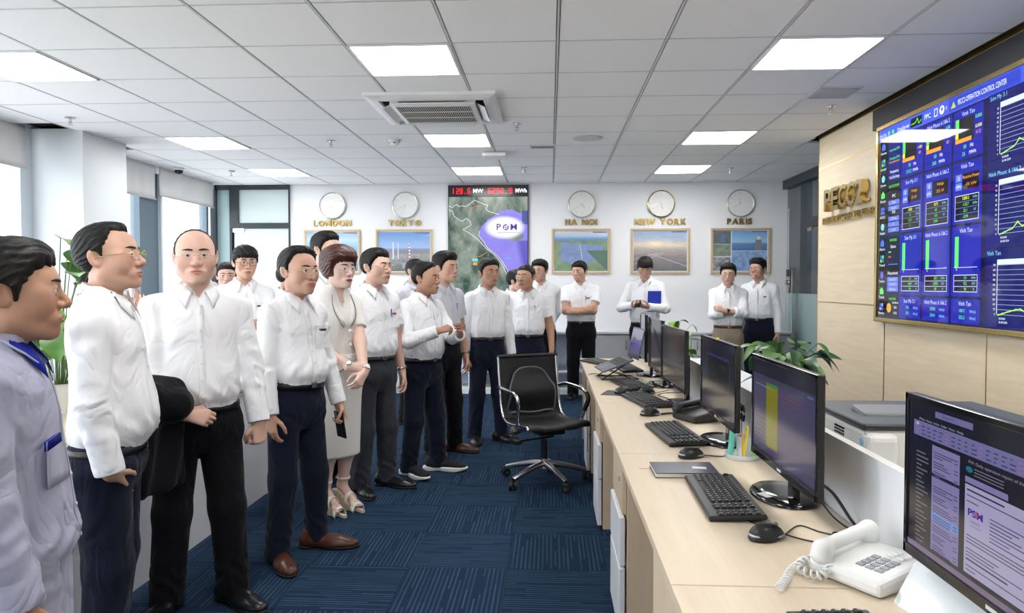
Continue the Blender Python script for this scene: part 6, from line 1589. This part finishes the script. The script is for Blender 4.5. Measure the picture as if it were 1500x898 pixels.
tube('top_bar', [(-HWc - .012, -.285, .885), (HWc + .012, -.285, .885)], .013, M['chair_black'], sc0, 8); tube('cross_bar', [(-HWc, .02, .412), (HWc, .02, .412)], .010, M['cast_alu'], sc0, 8); tube('cross_bar', [(-HWc, -.12, .412), (HWc, -.12, .412)], .010, M['cast_alu'], sc0, 8)
ls = empty('lumbar_support', (-.04, 5.12, 0), math.radians(207)); tag(ls, 'black mesh lumbar support with braided edge strapped to the chair back', 'back support')
th = np.linspace(-1, 1, 33)
def lum(t):
    x = .175 * np.sign(t) * np.minimum(1, np.abs(t) * 1.6)**.9; z = .80 - .28 * np.clip((np.abs(t) - .45) / .55, 0, 1) - .05 * np.clip(np.abs(t) / .45, 0, 1)**3
    return np.stack([x * (1 + .12 * np.clip((np.abs(t) - .5) * 2, 0, 1)), -.225 + .02 * 0 * t + .055 * np.exp(-((z - .62) / .09)**2) - (z - .52) * .11, z], 1)
P = lum(th); P = np.concatenate([P, [(.12, -.185, .485), (0, -.18, .475), (-.12, -.185, .485)]]); P = smooth_rows(np.concatenate([P, P[:1]]), 90)
tube('braided_edge', P, .0085, M['braid'], ls, 6)
tt = np.linspace(0.02, 1, 17); Lp, Rp = lum(-tt), lum(tt); cc = np.linspace(0, 1, 7)
V = np.concatenate([Lp[i] * (1 - cc[:, None]) + Rp[i] * cc[:, None] + np.stack([0 * cc, .012 * np.sin(cc * np.pi), 0 * cc], 1) for i in range(17)]); Q = [(i*7+j, i*7+j+1, (i+1)*7+j+1, (i+1)*7+j) for i in range(16) for j in range(6)]
np_mesh('mesh_panel', V, Q, M['chair_mesh'], ls)

# ------------------------------------------------------------------ counter on the window side
ct = empty('side_counter', (-2.25, 4.0, 0)); tag(ct, 'white-fronted counter with pale wooden top on the window side', 'counter')
at_child(span('front_panel', -1.915, -1.895, 2.2, 4.75, .02, .74, M['laminate_white']), ct); at_child(span('worktop', -2.55, -1.872, 2.2, 4.75, .742, .772, M['wood_desk'], None, .003), ct); at_child(span('end_panel', -2.53, -1.915, 4.72, 4.74, 0, .74, M['laminate_white']), ct); at_child(span('end_panel', -2.53, -1.915, 2.21, 2.23, 0, .74, M['laminate_white']), ct)
tag(box_obj('mug', (.07, .07, .06), (-2.0, 4.25, .803), M['plastic_white'], None, .02), 'small white cup on the counter behind the men', 'cup')

# ------------------------------------------------------------------ plants
mat('leaf_green', (.075, .19, .035), .38, spec=.5, var=(30, .35), sss=0); mat('leaf_bright', (.17, .36, .05), .38, spec=.5, var=(25, .3)); mat('leaf_dark', (.03, .085, .03), .35, spec=.5, var=(25, .3)); mat('stem_green', (.10, .18, .05), .5); mat('pot_white', (.75, .75, .74), .35); mat('soil', (.03, .02, .014), .95)
def leaf_mesh(L, Wd, fold=.25, droop=.35):
    n = 8; V = []; F = []
    for i in range(n + 1):
        t = i / n; w = Wd * (math.sin(math.pi * min(1, t**.75)))**.8 * (1 - .25 * t) + .0005; y = L * t; z = -droop * L * t * t
        for s_ in (-1, -.5, 0, .5, 1): V.append((s_ * w, y - (.06 * L * abs(s_) if t < .3 else 0), z + fold * abs(s_) * w))
    for i in range(n):
        for j in range(4): F.append((i*5+j, i*5+j+1, (i+1)*5+j+1, (i+1)*5+j))
    me = bpy.data.meshes.new('leaf'); me.from_pydata(V, [], F); me.polygons.foreach_set('use_smooth', [True] * len(F)); return me
def plant(loc, label, n, h, spread, L, mats, seed, pot=(.09, .14), trail=0.):
    r = random.Random(seed); e = empty('potted_plant', loc); tag(e, label, 'plant', 'potted plants in the control room')
    lathe_obj('pot', [(pot[0] * .72, 0), (pot[0], pot[1]), (pot[0] * 1.05, pot[1]), (pot[0] * .9, pot[1]), (pot[0] * .9, pot[1] - .02)], M['pot_white'], e); cyl_obj('soil', pot[0] * .88, .01, (0, 0, pot[1] - .018), M['soil'], e)
    ms_ = []
    for m in mats:
        me = leaf_mesh(L, L * .36); me.materials.append(M[m]); ms_.append(me)
    for i in range(n):
        a = r.uniform(0, 6.28); q = r.random(); R_ = spread * (.25 + .75 * r.random()); z = pot[1] + h * (q**.8); 
        if trail and q < .3: z -= trail * r.random(); R_ *= 1.25
        p0 = Vector((math.cos(a) * pot[0] * .3, math.sin(a) * pot[0] * .3, pot[1] - .02)); p1 = Vector((math.cos(a) * R_, math.sin(a) * R_, z)); mid = (p0 + p1) / 2 + Vector((0, 0, .12 * h + .02))
        tube('stem', smooth_rows([p0, mid, p1], 8), .0022, M['stem_green'], e, 5)
        o = bpy.data.objects.new('leaf', ms_[i % len(ms_)]); COL.objects.link(o); o.parent = e; o.location = p1
        s_ = r.uniform(.7, 1.2); o.scale = (s_, s_, s_); o.rotation_euler = (r.uniform(-.9, .3), r.uniform(-.4, .4), a - math.pi / 2 + r.uniform(-.6, .6))
    return e
plant((-2.44, 3.42, .772), 'tall bright green potted plant standing before the square column', 34, .72, .30, .16, ['leaf_bright', 'leaf_green'], 3, (.10, .16))
plant((1.30, 7.6, .0), 'trailing green potted plant on a stand behind the monitors', 26, .34, .24, .12, ['leaf_green', 'leaf_bright'], 11, (.10, .70), .1)
plant((1.33, 4.15, DZ), 'dark glossy potted plant spreading over the white desk by the timber wall', 60, .25, .19, .13, ['leaf_dark', 'leaf_green'], 8, (.09, .10))
plant((2.50, 9.36, .812), 'small yellow-green plant on the ledge between the two far men', 14, .16, .11, .09, ['leaf_bright'], 6, (.05, .08))
# ------------------------------------------------------------------ the visitors
HL = HAIR_LINE
SHORT = lambda **k: dict(dict(line=HL['short'], th=.010, top=.006), **k)
mat('trousers_lilac', (.10, .095, .13), .85, spec=.15, bump=fab); cloth(M['trousers_lilac'])
def on_chest(g, x, z, n=1):
    p = drop_on(np.array([[x, .36, z * g['k']]]), g['shirt'], (0, -1, 0), .004)[0]; return p
mat('pen_blue', (.02, .05, .5), .35); mat('badge_dark', (.03, .03, .04), .4); mat('badge_red', (.5, .05, .05), .4)
def pocket(x=-.085, z=1.205, pen=None, badge=None):
    def f(root, g):
        k = g['k']; zz = np.linspace(z * k + .06, z * k - .06, 7)
        A_ = drop_on(np.stack([np.full(7, x - .052), np.full(7, .36), zz], 1), g['trunk'], (0, -1, 0), .002); B_ = drop_on(np.stack([np.full(7, x + .052), np.full(7, .36), zz], 1), g['trunk'], (0, -1, 0), .002)
        C_ = drop_on(np.stack([np.full(7, x), np.full(7, .36), zz], 1), g['trunk'], (0, -1, 0), .003)
        V = np.concatenate([A_, C_, B_]); Q = [(c*7+i, c*7+i+1, (c+1)*7+i+1, (c+1)*7+i) for c in range(2) for i in range(6)]
        o = np_mesh('chest_pocket', V, Q, g['mat'], root, smooth=False); m = o.modifiers.new('t', 'SOLIDIFY'); m.thickness = .003; m.offset = 0
        if pen:
            p = drop_on(np.array([[x + .02, .36, z * k + .055]]), g['trunk'], (0, -1, 0), .008)[0]; q = p + [0, -.004, -.05]; tube('pen_clip', [p + [0, 0, .012], q], .0042, M[pen], root, 6)
        if badge:
            p = drop_on(np.array([[x, .36, z * k + .035]]), g['trunk'], (0, -1, 0), .005)[0]; box_obj('name_badge', (.05, .004, .013), p, M[badge], root, .001)
    return f
def watch(sd, m='metal_silver'):
    def f(root, g):
        a = g['A'][sd]; W0 = a['wr'] + (a['el'] - a['wr']) * .12; d = (a['wr'] - a['el']); d /= np.linalg.norm(d); u = a['R'][:, 2]; u = u - d * (u @ d); u /= np.linalg.norm(u); v = np.cross(d, u)
        t = np.linspace(0, 2 * np.pi, 21)[:-1]; w_ = bpy.data.objects.new('wristwatch', None); COL.objects.link(w_); w_.parent = root
        tube('strap', W0 + .030 * g['k'] * (np.cos(t)[:, None] * u + np.sin(t)[:, None] * v), .007, M[m], w_, 6, True); disc('dial', W0 + u * .036 * g['k'], .017, .006, u, M[m], w_, 16); disc('face', W0 + u * .0415 * g['k'], .013, .0015, u, M['clock_dial'] if m == 'metal_silver' else M['badge_dark'], w_, 16)
    return f
GL = dict(mat='metal_silver', ry=.0155, th=.0010)
GB = dict(mat='frame_black', ry=.0165, th=.0016)
CROSS = {'R': dict(w=(-.05, .185, 1.11), pole=(1, .1, -.8), f=(-1, .12, .12), b=(.1, 1, .3), hand='clasp'), 'L': dict(w=(-.07, .225, 1.075), pole=(1, .1, -.8), f=(-1, .0, .12), b=(0, 1, .35), hand='clasp')}

# --- foreground man in the lilac work shirt
def work_shirt(root, g):
    k = g['k']; ph = np.radians(np.linspace(-150, 150, 29)); a = np.abs(ph) / math.pi
    zt = (1.462 - .062 * a**1.5 - .038 - .03 * np.clip(a - .55, 0, 1)) * k
    P = np.stack([(.0605 * k + .026 + .02 * a**3) * np.sin(ph), -(.064 * k + .026 + .02 * a**3) * np.cos(ph) - .004 + .026 * a**3, zt], 1); P = push(P, lambda p: g['shirt'](p), .011, 3)
    tube('collar_piping', P, .003, M['piping_grey'], root, 6)
    zz = np.linspace(1.30, 1.18, 6) * k
    A_ = drop_on(np.stack([np.full(6, .04), np.full(6, .36), zz - .10], 1), g['shirt'], (0, -1, 0), .004); B_ = drop_on(np.stack([np.full(6, .15), np.full(6, .36), zz - .10], 1), g['shirt'], (0, -1, 0), .004)
    strip('chest_pocket', A_, B_, .003, M['shirt_lilac'], root); strip('pocket_trim', A_[:2], B_[:2], .007, M['collar_blue'], root)
person('man in the foreground in a lilac work shirt with a blue collar', -1.285, 1.60, 300, H=1.512, w=1.14, belly=.02, head=(4, 2, 0), skin='tan', hair=SHORT(th=.014, top=.004, jag=.006), face=dict(fat=.6, jaw=1.04, stubble=.3), shirt=M['shirt_lilac'], collar=M['collar_blue'], belt_h=.50, trousers=M['trousers_lilac'], belt=False, untucked=.18, res=.85, seed=5, extras=[work_shirt],
       arms={'R': dict(w=(.25, .08, .76), hand='relax'), 'L': dict(w=(.20, -.06, .78))})
# --- man with gold-rimmed glasses, hand in pocket
person('stout man in white shirt, gold glasses, one hand in navy trouser pocket', -1.60, 2.50, 290, H=1.625, w=1.09, belly=.035, head=(-12, 8, 0), skin='mid', hair=dict(line=HL['receded'], th=.010, top=.004, rec=.02, peak=.008, jag=.006), face=dict(fat=1.1, jaw=1.06, nose=1.08, open=.5), belt_h=.515, trousers=M['trousers_navy'], res=.85, seed=11,
       glasses=dict(mat='metal_gold', rim='half', ry=.0165, rx=.0235), gaze=(0, 6), extras=[], feet=[(.11, .02, -12), (-.10, -.02, 10)],
       arms={'R': dict(w=(.196, .050, .79), pole=(.6, -1, 0), f=(-.68, .10, -.75), b=(1, .2, -.8), hand='flat')})
# --- balding man facing the camera, jacket over his arm
person('balding man in white shirt facing the camera, jacket over one arm', -1.545, 3.06, 213, H=1.655, w=1.03, belly=.03, head=(-5, 0, 2), skin='light', hair=dict(line=HL['bald'], th=.0055, top=-.002, quiff=0, jag=.003, fade=.02, mat=M['hair_grey']), face=dict(fat=1., jaw=1.06, nose=1.05, open=.6), glasses=dict(GL, rim='half', rx=.023), belt_h=.535, res=.85, seed=23, extras=[pocket(badge=None)][:0],
       feet=[(.14, .03, -30), (-.13, .06, 28)],
       arms={'R': dict(w=(.075, .20, .90), pole=(1, -.6, -.4), f=(-1, .35, -.25), b=(.1, 1, .4), hand='grip'), 'L': dict(w=(.245, .10, .80), f=(0, .15, -1), b=(.5, .9, 0), hand='fist')})
def coat_sdf(p):
    d = rcone(p, (.24, .06, .98), (.11, .20, .93), .075, .070)
    q = p - np.array([.185, .165, .80]); c, s_ = math.cos(-.82), math.sin(-.82); x = c * q[:, 0] - s_ * q[:, 1]; y = s_ * q[:, 0] + c * q[:, 1]
    sh = np.abs(np.stack([x, y + .015 * np.sin(x * 38 + p[:, 2] * 9), q[:, 2]], 1)) - np.array([.115, .030, .20])
    b = ln(np.maximum(sh, 0)) + np.minimum(sh.max(1), 0) - .025
    return smin(d, b, .05) - .006 * folds(p, 5, 34, (1, 1, .3))
V, Q = surface(coat_sdf, (-.05, -.10, .50), (.42, .40, 1.12), .0085)
o = np_mesh('jacket', V, Q, mat('jacket_black', (.006, .006, .008), .85, spec=.15, sheen=.05)); cloth(M['jacket_black']); o.location = (-1.545, 3.06, 0); o.rotation_euler = (0, 0, math.radians(213)); tag(o, 'black suit jacket folded over the balding man\'s forearm', 'jacket')
# --- older man with brown shoes and a phone
person('older man in white shirt with side-parted hair and brown shoes', -1.325, 3.66, 240, H=1.60, w=.96, belly=.045, head=(0, 1, 0), skin='mid', hair=dict(line=HL['receded'], th=.013, top=.006, part=.25, jag=.003), face=dict(fat=.8, jaw=1.03, nose=1.12), glasses=dict(GL, ry=.018, rx=.024), belt_h=.565, trousers=M['trousers_navy'], shoe=M['shoe_brown'], res=.9, seed=31, extras=[pocket(badge='badge_dark')],
       feet=[(.14, .04, -24), (-.14, .02, 34)], arms={'R': dict(w=(.225, .07, .79)), 'L': dict(w=(.225, .10, .80), f=(0, .3, -1), hand='grip')})
def held_phone(x, y, yaw, H, loc, rot, label):
    e = empty('smartphone', (0, 0, 0)); tag(e, label, 'phone')
    L = Vector((loc[0] * H / 1.68, loc[1] * H / 1.68, loc[2] * H / 1.68)); e.location = Matrix.Rotation(math.radians(yaw), 4, 'Z') @ L + Vector((x, y, 0)); e.rotation_euler = (rot[0], rot[1], rot[2] + math.radians(yaw))
    box_obj('body', (.072, .009, .150), (0, 0, 0), M['plastic_black'], e, .004); box_obj('glass', (.066, .001, .142), (0, .0048, 0), M['plastic_gloss'], e); box_obj('camera_bump', (.02, .003, .03), (-.02, -.005, .055), M['plastic_grey'], e, .001)
held_phone(-1.325, 3.66, 240, 1.60, (-.205, .125, .70), (.25, .1, 1.5), 'black smartphone hanging from the older man\'s hand')
# --- woman in the ivory suit
def suit(root, g):
    k = g['k']; tab = smooth_rows([(.325, 0, .150, .108, .105), (.55, 0, .158, .112, .110), (.70, 0, .163, .115, .118), (.80, 0, .174, .117, .130), (.90, 0, .170, .114, .124), (1.0, 0, .146, .104, .104)]); tab = tab.copy(); tab[:, 0] *= k
    low = tab.copy()
    def sk(p):
        d = loft(p, low); d = d - .002 * folds(p, 3, 30, (1, 1, .3)); return d
    V, Q = surface(sk, (-.24, -.2, .29 * k), (.24, .22, 1.02 * k), .010); np_mesh('skirt', V, Q, M['suit_quilt'], root)
    for sg in (-1, 1):
        t = np.linspace(0, 1, 9); z = (1.400 - .215 * t) * k; x = sg * (.060 * (1 - t)**.8 + .004)
        A_ = push(np.stack([x, .07 + .05 * t, z], 1), g['shirt'], .004, 6); B_ = push(np.stack([x + sg * (.006 + .034 * np.sin(t * 2.7)), .065 + .05 * t, z - .004], 1), g['shirt'], .005, 6)
        strip('lapel', A_, B_, .003 * sg, M['shirt_ivory'], root); tube('lapel_trim', B_ + [0, .004, 0], .0018, M['badge_dark'], root, 5)
    for z in (1.16, 1.07, .98):
        c = drop_on(np.array([[0, .4, z * k]]), g['trunk'], (0, -1, 0), .006)[0]; disc('pearl_button', c, .009, .006, (0, 1, .1), M['button'], root)
    a = np.linspace(-2.2, 2.2, 33); zz = .905 * k - .05 * np.abs(np.sin(a * .5)) + .03 * np.exp(-(a / .25)**2)
    P = np.stack([.4 * np.sin(a), .4 * np.cos(a), zz], 1); dd = -np.stack([np.sin(a), np.cos(a), 0 * a], 1); tt = np.zeros(33)
    fn = lambda p: np.minimum(g['trunk'](p), sk(p))
    for _ in range(30): tt = np.clip(tt + .7 * (fn(P + tt[:, None] * dd) - .004), 0, .38)
    tube('hem_trim', P + tt[:, None] * dd, .0028, M['badge_dark'], root, 5)
    for sg in (1, -1):
        w_ = bpy.data.objects.new('sandal', None); COL.objects.link(w_); w_.parent = root; w_.location = (sg * .067, .0, -.04)
        pts = [(-.040, -.075), (-.030, -.095), (.0, -.105), (.030, -.095), (.040, -.075), (.044, .08), (.036, .15), (.012, .180), (-.015, .178), (-.038, .15), (-.046, .08)]
        n = len(pts); top = lambda y: .018 + (.088 if y < -.02 else .088 * max(0, 1 - (y + .02) / .13)**1.3)
        bm = bmesh.new(); ys_ = np.linspace(-.105, .18, 15); rows = []
        for y in ys_:
            hw_ = .040 * max(.25, math.sqrt(max(0, 1 - ((y + .0375) / .1426)**4))) * (1.08 if y > .05 else 1); rows.append([bm.verts.new((sx * hw_, y, zz_)) for zz_ in (0.001, top(y)) for sx in (-1, 1)])
        for r0, r1 in zip(rows, rows[1:]):
            for i, j in ((0, 1), (1, 3), (3, 2), (2, 0)): bm.faces.new((r0[i], r0[j], r1[j], r1[i]))
        bm.faces.new(rows[0][:2] + rows[0][:1:-1]); bm.faces.new(rows[-1][:2] + rows[-1][:1:-1]); bmesh.ops.recalc_face_normals(bm, faces=bm.faces[:]); bm_obj('wedge', bm, M['wedge'], w_)
        for y, z, r_, rz_ in ((.115, .016, .043, .042), (.045, .058, .040, .056)):
            t = np.linspace(-.3, math.pi + .3, 15); A_ = np.stack([r_ * np.cos(t), np.full(15, y - .014), z + rz_ * np.sin(t)], 1); strip('strap', A_, A_ + [0, .030, -.008], .003, M['sandal_strap'], w_)
        t = np.linspace(0, 2 * math.pi, 21)[:-1]; strip('ankle_strap', np.stack([.038 * np.cos(t), -.024 + .040 * np.sin(t), np.full(20, .178)], 1), np.stack([.038 * np.cos(t), -.024 + .040 * np.sin(t), np.full(20, .194)], 1), .003, M['sandal_strap'], w_, True)
mat('suit_quilt', (.78, .765, .73), .85, spec=.2, bump=(110, .6, .004)); mat('wedge', (.66, .56, .42), .8, bump=(130, .4, .003)); mat('sandal_strap', (.80, .78, .73), .5)
person('woman in an ivory skirt suit with short auburn hair and wedge sandals', -1.335, 4.40, 232, H=1.585, w=.96, female=True, sleeve='short', head=(4, 0, 0), skin='fair', hair=dict(line=HL['bob'], th=.016, top=.012, vol=.010, jag=.006, ear_cut=False, mat=M['hair_brown'], edge=.008), face=dict(jaw=.94, chin=.97, nose=.9), glasses=dict(GL, rim='half', th=.0007), shirt=M['shirt_ivory'], res=.95, seed=41, stand=.043, extras=[suit, watch('R'), watch('L')],
       arms={'R': dict(w=(.045, .235, .93), pole=(1, -.6, -.3), f=(-.9, .35, -.1), b=(.1, .9, .4), hand='clasp'), 'L': dict(w=(.02, .275, .88), pole=(1, -.6, -.3), f=(-.6, .2, -.6), b=(.2, 1, .2), hand='clasp')})
person('bespectacled man in short white sleeves and charcoal trousers beside the woman', -1.215, 4.87, 232, H=1.65, w=1.0, belly=.015, head=(12, 2, 0), skin='light', sleeve='short', hair=SHORT(th=.013, top=.006, rec=.012, peak=0), face=dict(fat=.7, stubble=.3), glasses=dict(GL), belt_h=.555, trousers=M['trousers_grey'], res=.95, seed=47, extras=[pocket(pen='pen_blue', badge='badge_red'), watch('L')], feet=[(.12, .02, -18), (-.12, .02, 24)])
person('tall man in glasses standing behind the woman', -1.60, 5.0, 238, H=1.775, head=(10, 4, 0), skin='light', hair=SHORT(th=.012, top=.008), glasses=dict(GL), res=1.1, seed=53, belt_h=.55)
person('young man in black-rimmed glasses with folded arms by the glass door', -2.36, 5.42, 208, H=1.70, head=(8, -2, 0), skin='mid', sleeve='long', hair=dict(line=HL['fringe'], th=.014, top=.010, jag=.010), glasses=dict(GB), arms={s_: dict(CROSS[s_], cut=.45) for s_ in 'RL'}, res=1.1, seed=59, extras=[pocket(badge='badge_dark')], w=.98)
person('short man in white shirt and sneakers holding spectacles in both hands', -.955, 5.32, 236, H=1.575, w=1.02, belly=.03, head=(14, 0, 0), skin='tan', hair=dict(line=HL['receded'], th=.012, top=.004, part=-.2), face=dict(fat=.8), belt_h=.545, trousers=M['trousers_navy'], shoe=('sneaker', M['shoe_knit'], M['sole_white']), res=1.0, seed=61, feet=[(.12, .0, -10), (-.13, .06, 30)],
       arms={'R': dict(w=(.115, .265, 1.155), pole=(.8, -.5, -1), f=(-.55, .75, .25), b=(.5, .5, .8), hand='grip'), 'L': dict(w=(.075, .33, 1.12), pole=(.8, -.5, -1), f=(-.45, .6, .6), b=(.4, .8, .2), hand='grip')})
sp_ = empty('held_spectacles', (-.955, 5.32, 0), math.radians(236)); tag(sp_, 'silver spectacles held up in the short man\'s hands', 'glasses')
t = np.linspace(0, 2 * math.pi, 21)[:-1]
for dx in (-.022, .022): tube('rim', np.stack([dx + .019 * np.cos(t), np.full(20, .39), 1.12 + .015 * np.sin(t)], 1), .0014, M['frame_black'], sp_, 6, True)
for dx in (-.043, .043): tube('temple', [(dx, .39, 1.125), (dx * .9, .32, 1.10)], .0014, M['frame_black'], sp_)
person('man in a pale grey striped short-sleeved shirt behind the short man', -.90, 5.96, 228, H=1.67, sleeve='short', shirt=M['shirt_greystripe'], head=(14, 0, 0), skin='mid', hair=SHORT(th=.014, top=.016, peak=0, rec=.006), belt_h=.56, trousers=M['trousers_black'], shoe=M['shoe_brown'], res=1.1, seed=67, extras=[pocket(pen='pen_blue'), watch('L', 'chrome_dark')], feet=[(.1, .0, -10), (-.12, .04, 26)])
person('lean man in long white sleeves beside the swivel chair', -.562, 6.42, 200, H=1.635, w=.96, head=(14, 2, 0), skin='tan', hair=SHORT(th=.013, top=.006, peak=-.004, rec=.004), face=dict(jaw=.95, stubble=.2), belt_h=.57, trousers=M['trousers_navy'], res=1.15, seed=71, feet=[(.12, .0, -6), (-.13, .04, 40)])
person('crop-haired man with glasses and small beard in short white sleeves', -.215, 6.92, 182, H=1.605, w=.98, sleeve='short', head=(-30, 0, 0), skin='tan', hair=dict(line=HL['short'], th=.004, top=0., jag=.002), face=dict(jaw=.94, stubble=.55), glasses=dict(GL), belt_h=.575, trousers=M['trousers_navy'], res=1.15, seed=73, extras=[pocket(pen='pen_blue')], arms={'L': dict(w=(.24, .10, .84))})
person('dark-haired person mostly hidden behind the crop-haired man', -.405, 7.8, 250, H=1.565, head=(0, -6, 0), skin='light', hair=SHORT(th=.016, top=.006), res=1.7, seed=79)
person('young man in glasses standing behind the crop-haired man, hands behind him', -.105, 8.6, 176, H=1.695, head=(-20, -2, 0), skin='mid', hair=SHORT(th=.014, top=.016, quiff=.008), glasses=dict(GB, th=.0012), res=1.6, seed=83, extras=[pocket(badge='badge_dark')], arms={s_: dict(w=(.06, -.17, .86), pole=(1, -.5, 0), f=(-.8, 0, -.5), b=(0, -1, 0)) for s_ in 'RL'})
person('man in glasses half hidden beneath the power station picture', -1.385, 7.2, 236, H=1.665, head=(6, 0, 0), skin='light', hair=SHORT(th=.008, top=.004), glasses=dict(GL), shirt=M['shirt_greystripe'], res=1.6, seed=89)
person('man with folded arms in short white sleeves below the HA NOI picture', .385, 8.92, 174, H=1.695, w=1.04, sleeve='short', head=(-24, -6, 0), skin='mid', hair=SHORT(th=.014, top=.008), arms=CROSS, res=1.5, seed=97, extras=[pocket(pen='badge_dark', badge='badge_dark')], belt_h=.56)
person('man looking down at his phone with a blue folder under his arm', 1.165, 8.88, 166, H=1.755, head=(6, -24, 0), skin='mid', hair=dict(line=HL['fringe'], th=.015, top=.012, jag=.006), glasses=dict(GB, th=.0012), res=1.5, seed=101,
       arms={'R': dict(w=(.10, .27, 1.115), pole=(1, -.5, -.8), f=(-.6, .8, .1), b=(.3, -.3, -1), hand='clasp'), 'L': dict(w=(.07, .25, 1.10), pole=(1, -.5, -.8), f=(-.7, .7, .1), b=(.3, .3, -1), hand='clasp')})
held_phone(1.165, 8.88, 166, 1.755, (.035, .37, 1.14), (1.0, 0, .0), 'dark smartphone held up by the man with the blue folder')
o = box_obj('folder', (.016, .16, .25), (0, 0, 0), mat('folder_blue', (.012, .035, .42), .45), None, .003); o.location = Matrix.Rotation(math.radians(166), 4, 'Z') @ Vector((-.13, .145, 1.215)) + Vector((1.165, 8.88, 0)); o.rotation_euler = (.0, .1, math.radians(166) + math.pi / 2 + .25); tag(o, 'bright blue folder clamped under a far man\'s arm', 'folder')
person('man with folded arms, rolled sleeves, beige trousers and brown belt', 2.11, 8.62, 172, H=1.655, head=(-8, -4, 0), skin='light', hair=SHORT(th=.013, top=.014, quiff=.007), face=dict(stubble=.4), glasses=dict(GB, th=.0011), trousers=M['trousers_beige'], beltm=M['belt_brown'], res=1.5, seed=103, belt_h=.555, extras=[watch('L', 'belt_brown')], arms={'R': dict(CROSS['R'], cut=.5), 'L': dict(CROSS['L'], cut=.5, w=(-.06, .24, 1.13), f=(-1, .1, .35))})
person('slim man in long white sleeves standing nearest the frosted door', 2.575, 8.98, 152, H=1.72, head=(-22, 0, 0), skin='mid', hair=SHORT(th=.014, top=.016, quiff=.008), glasses=dict(GB, th=.0011), res=1.5, seed=107, trousers=M['trousers_navy'], extras=[pocket(badge='badge_dark')], belt_h=.575)
person('person behind the stout man raising a hand to the face', -2.86, 4.32, 295, H=1.575, head=(0, 0, 0), skin='light', hair=SHORT(th=.014, top=.006), res=1.2, seed=109, arms={'L': dict(w=(.13, .25, 1.36), pole=(.8, .3, -1), f=(-.2, .25, 1), b=(.6, .6, 0), hand='relax', cut=.6), 'R': dict(w=(.10, .30, 1.30), pole=(.8, 0, -1), f=(-.1, .3, 1), b=(.8, .3, 0), hand='relax')})
person('person half hidden behind the young man with folded arms, face showing', -3.02, 6.55, 205, H=1.61, skin='light', hair=SHORT(th=.012), res=1.7, seed=113)
person('dark-haired person turned away behind the young man with folded arms', -2.62, 6.95, 225, H=1.60, head=(60, -4, 0), skin='light', hair=SHORT(th=.016, top=.006), res=1.7, seed=127)
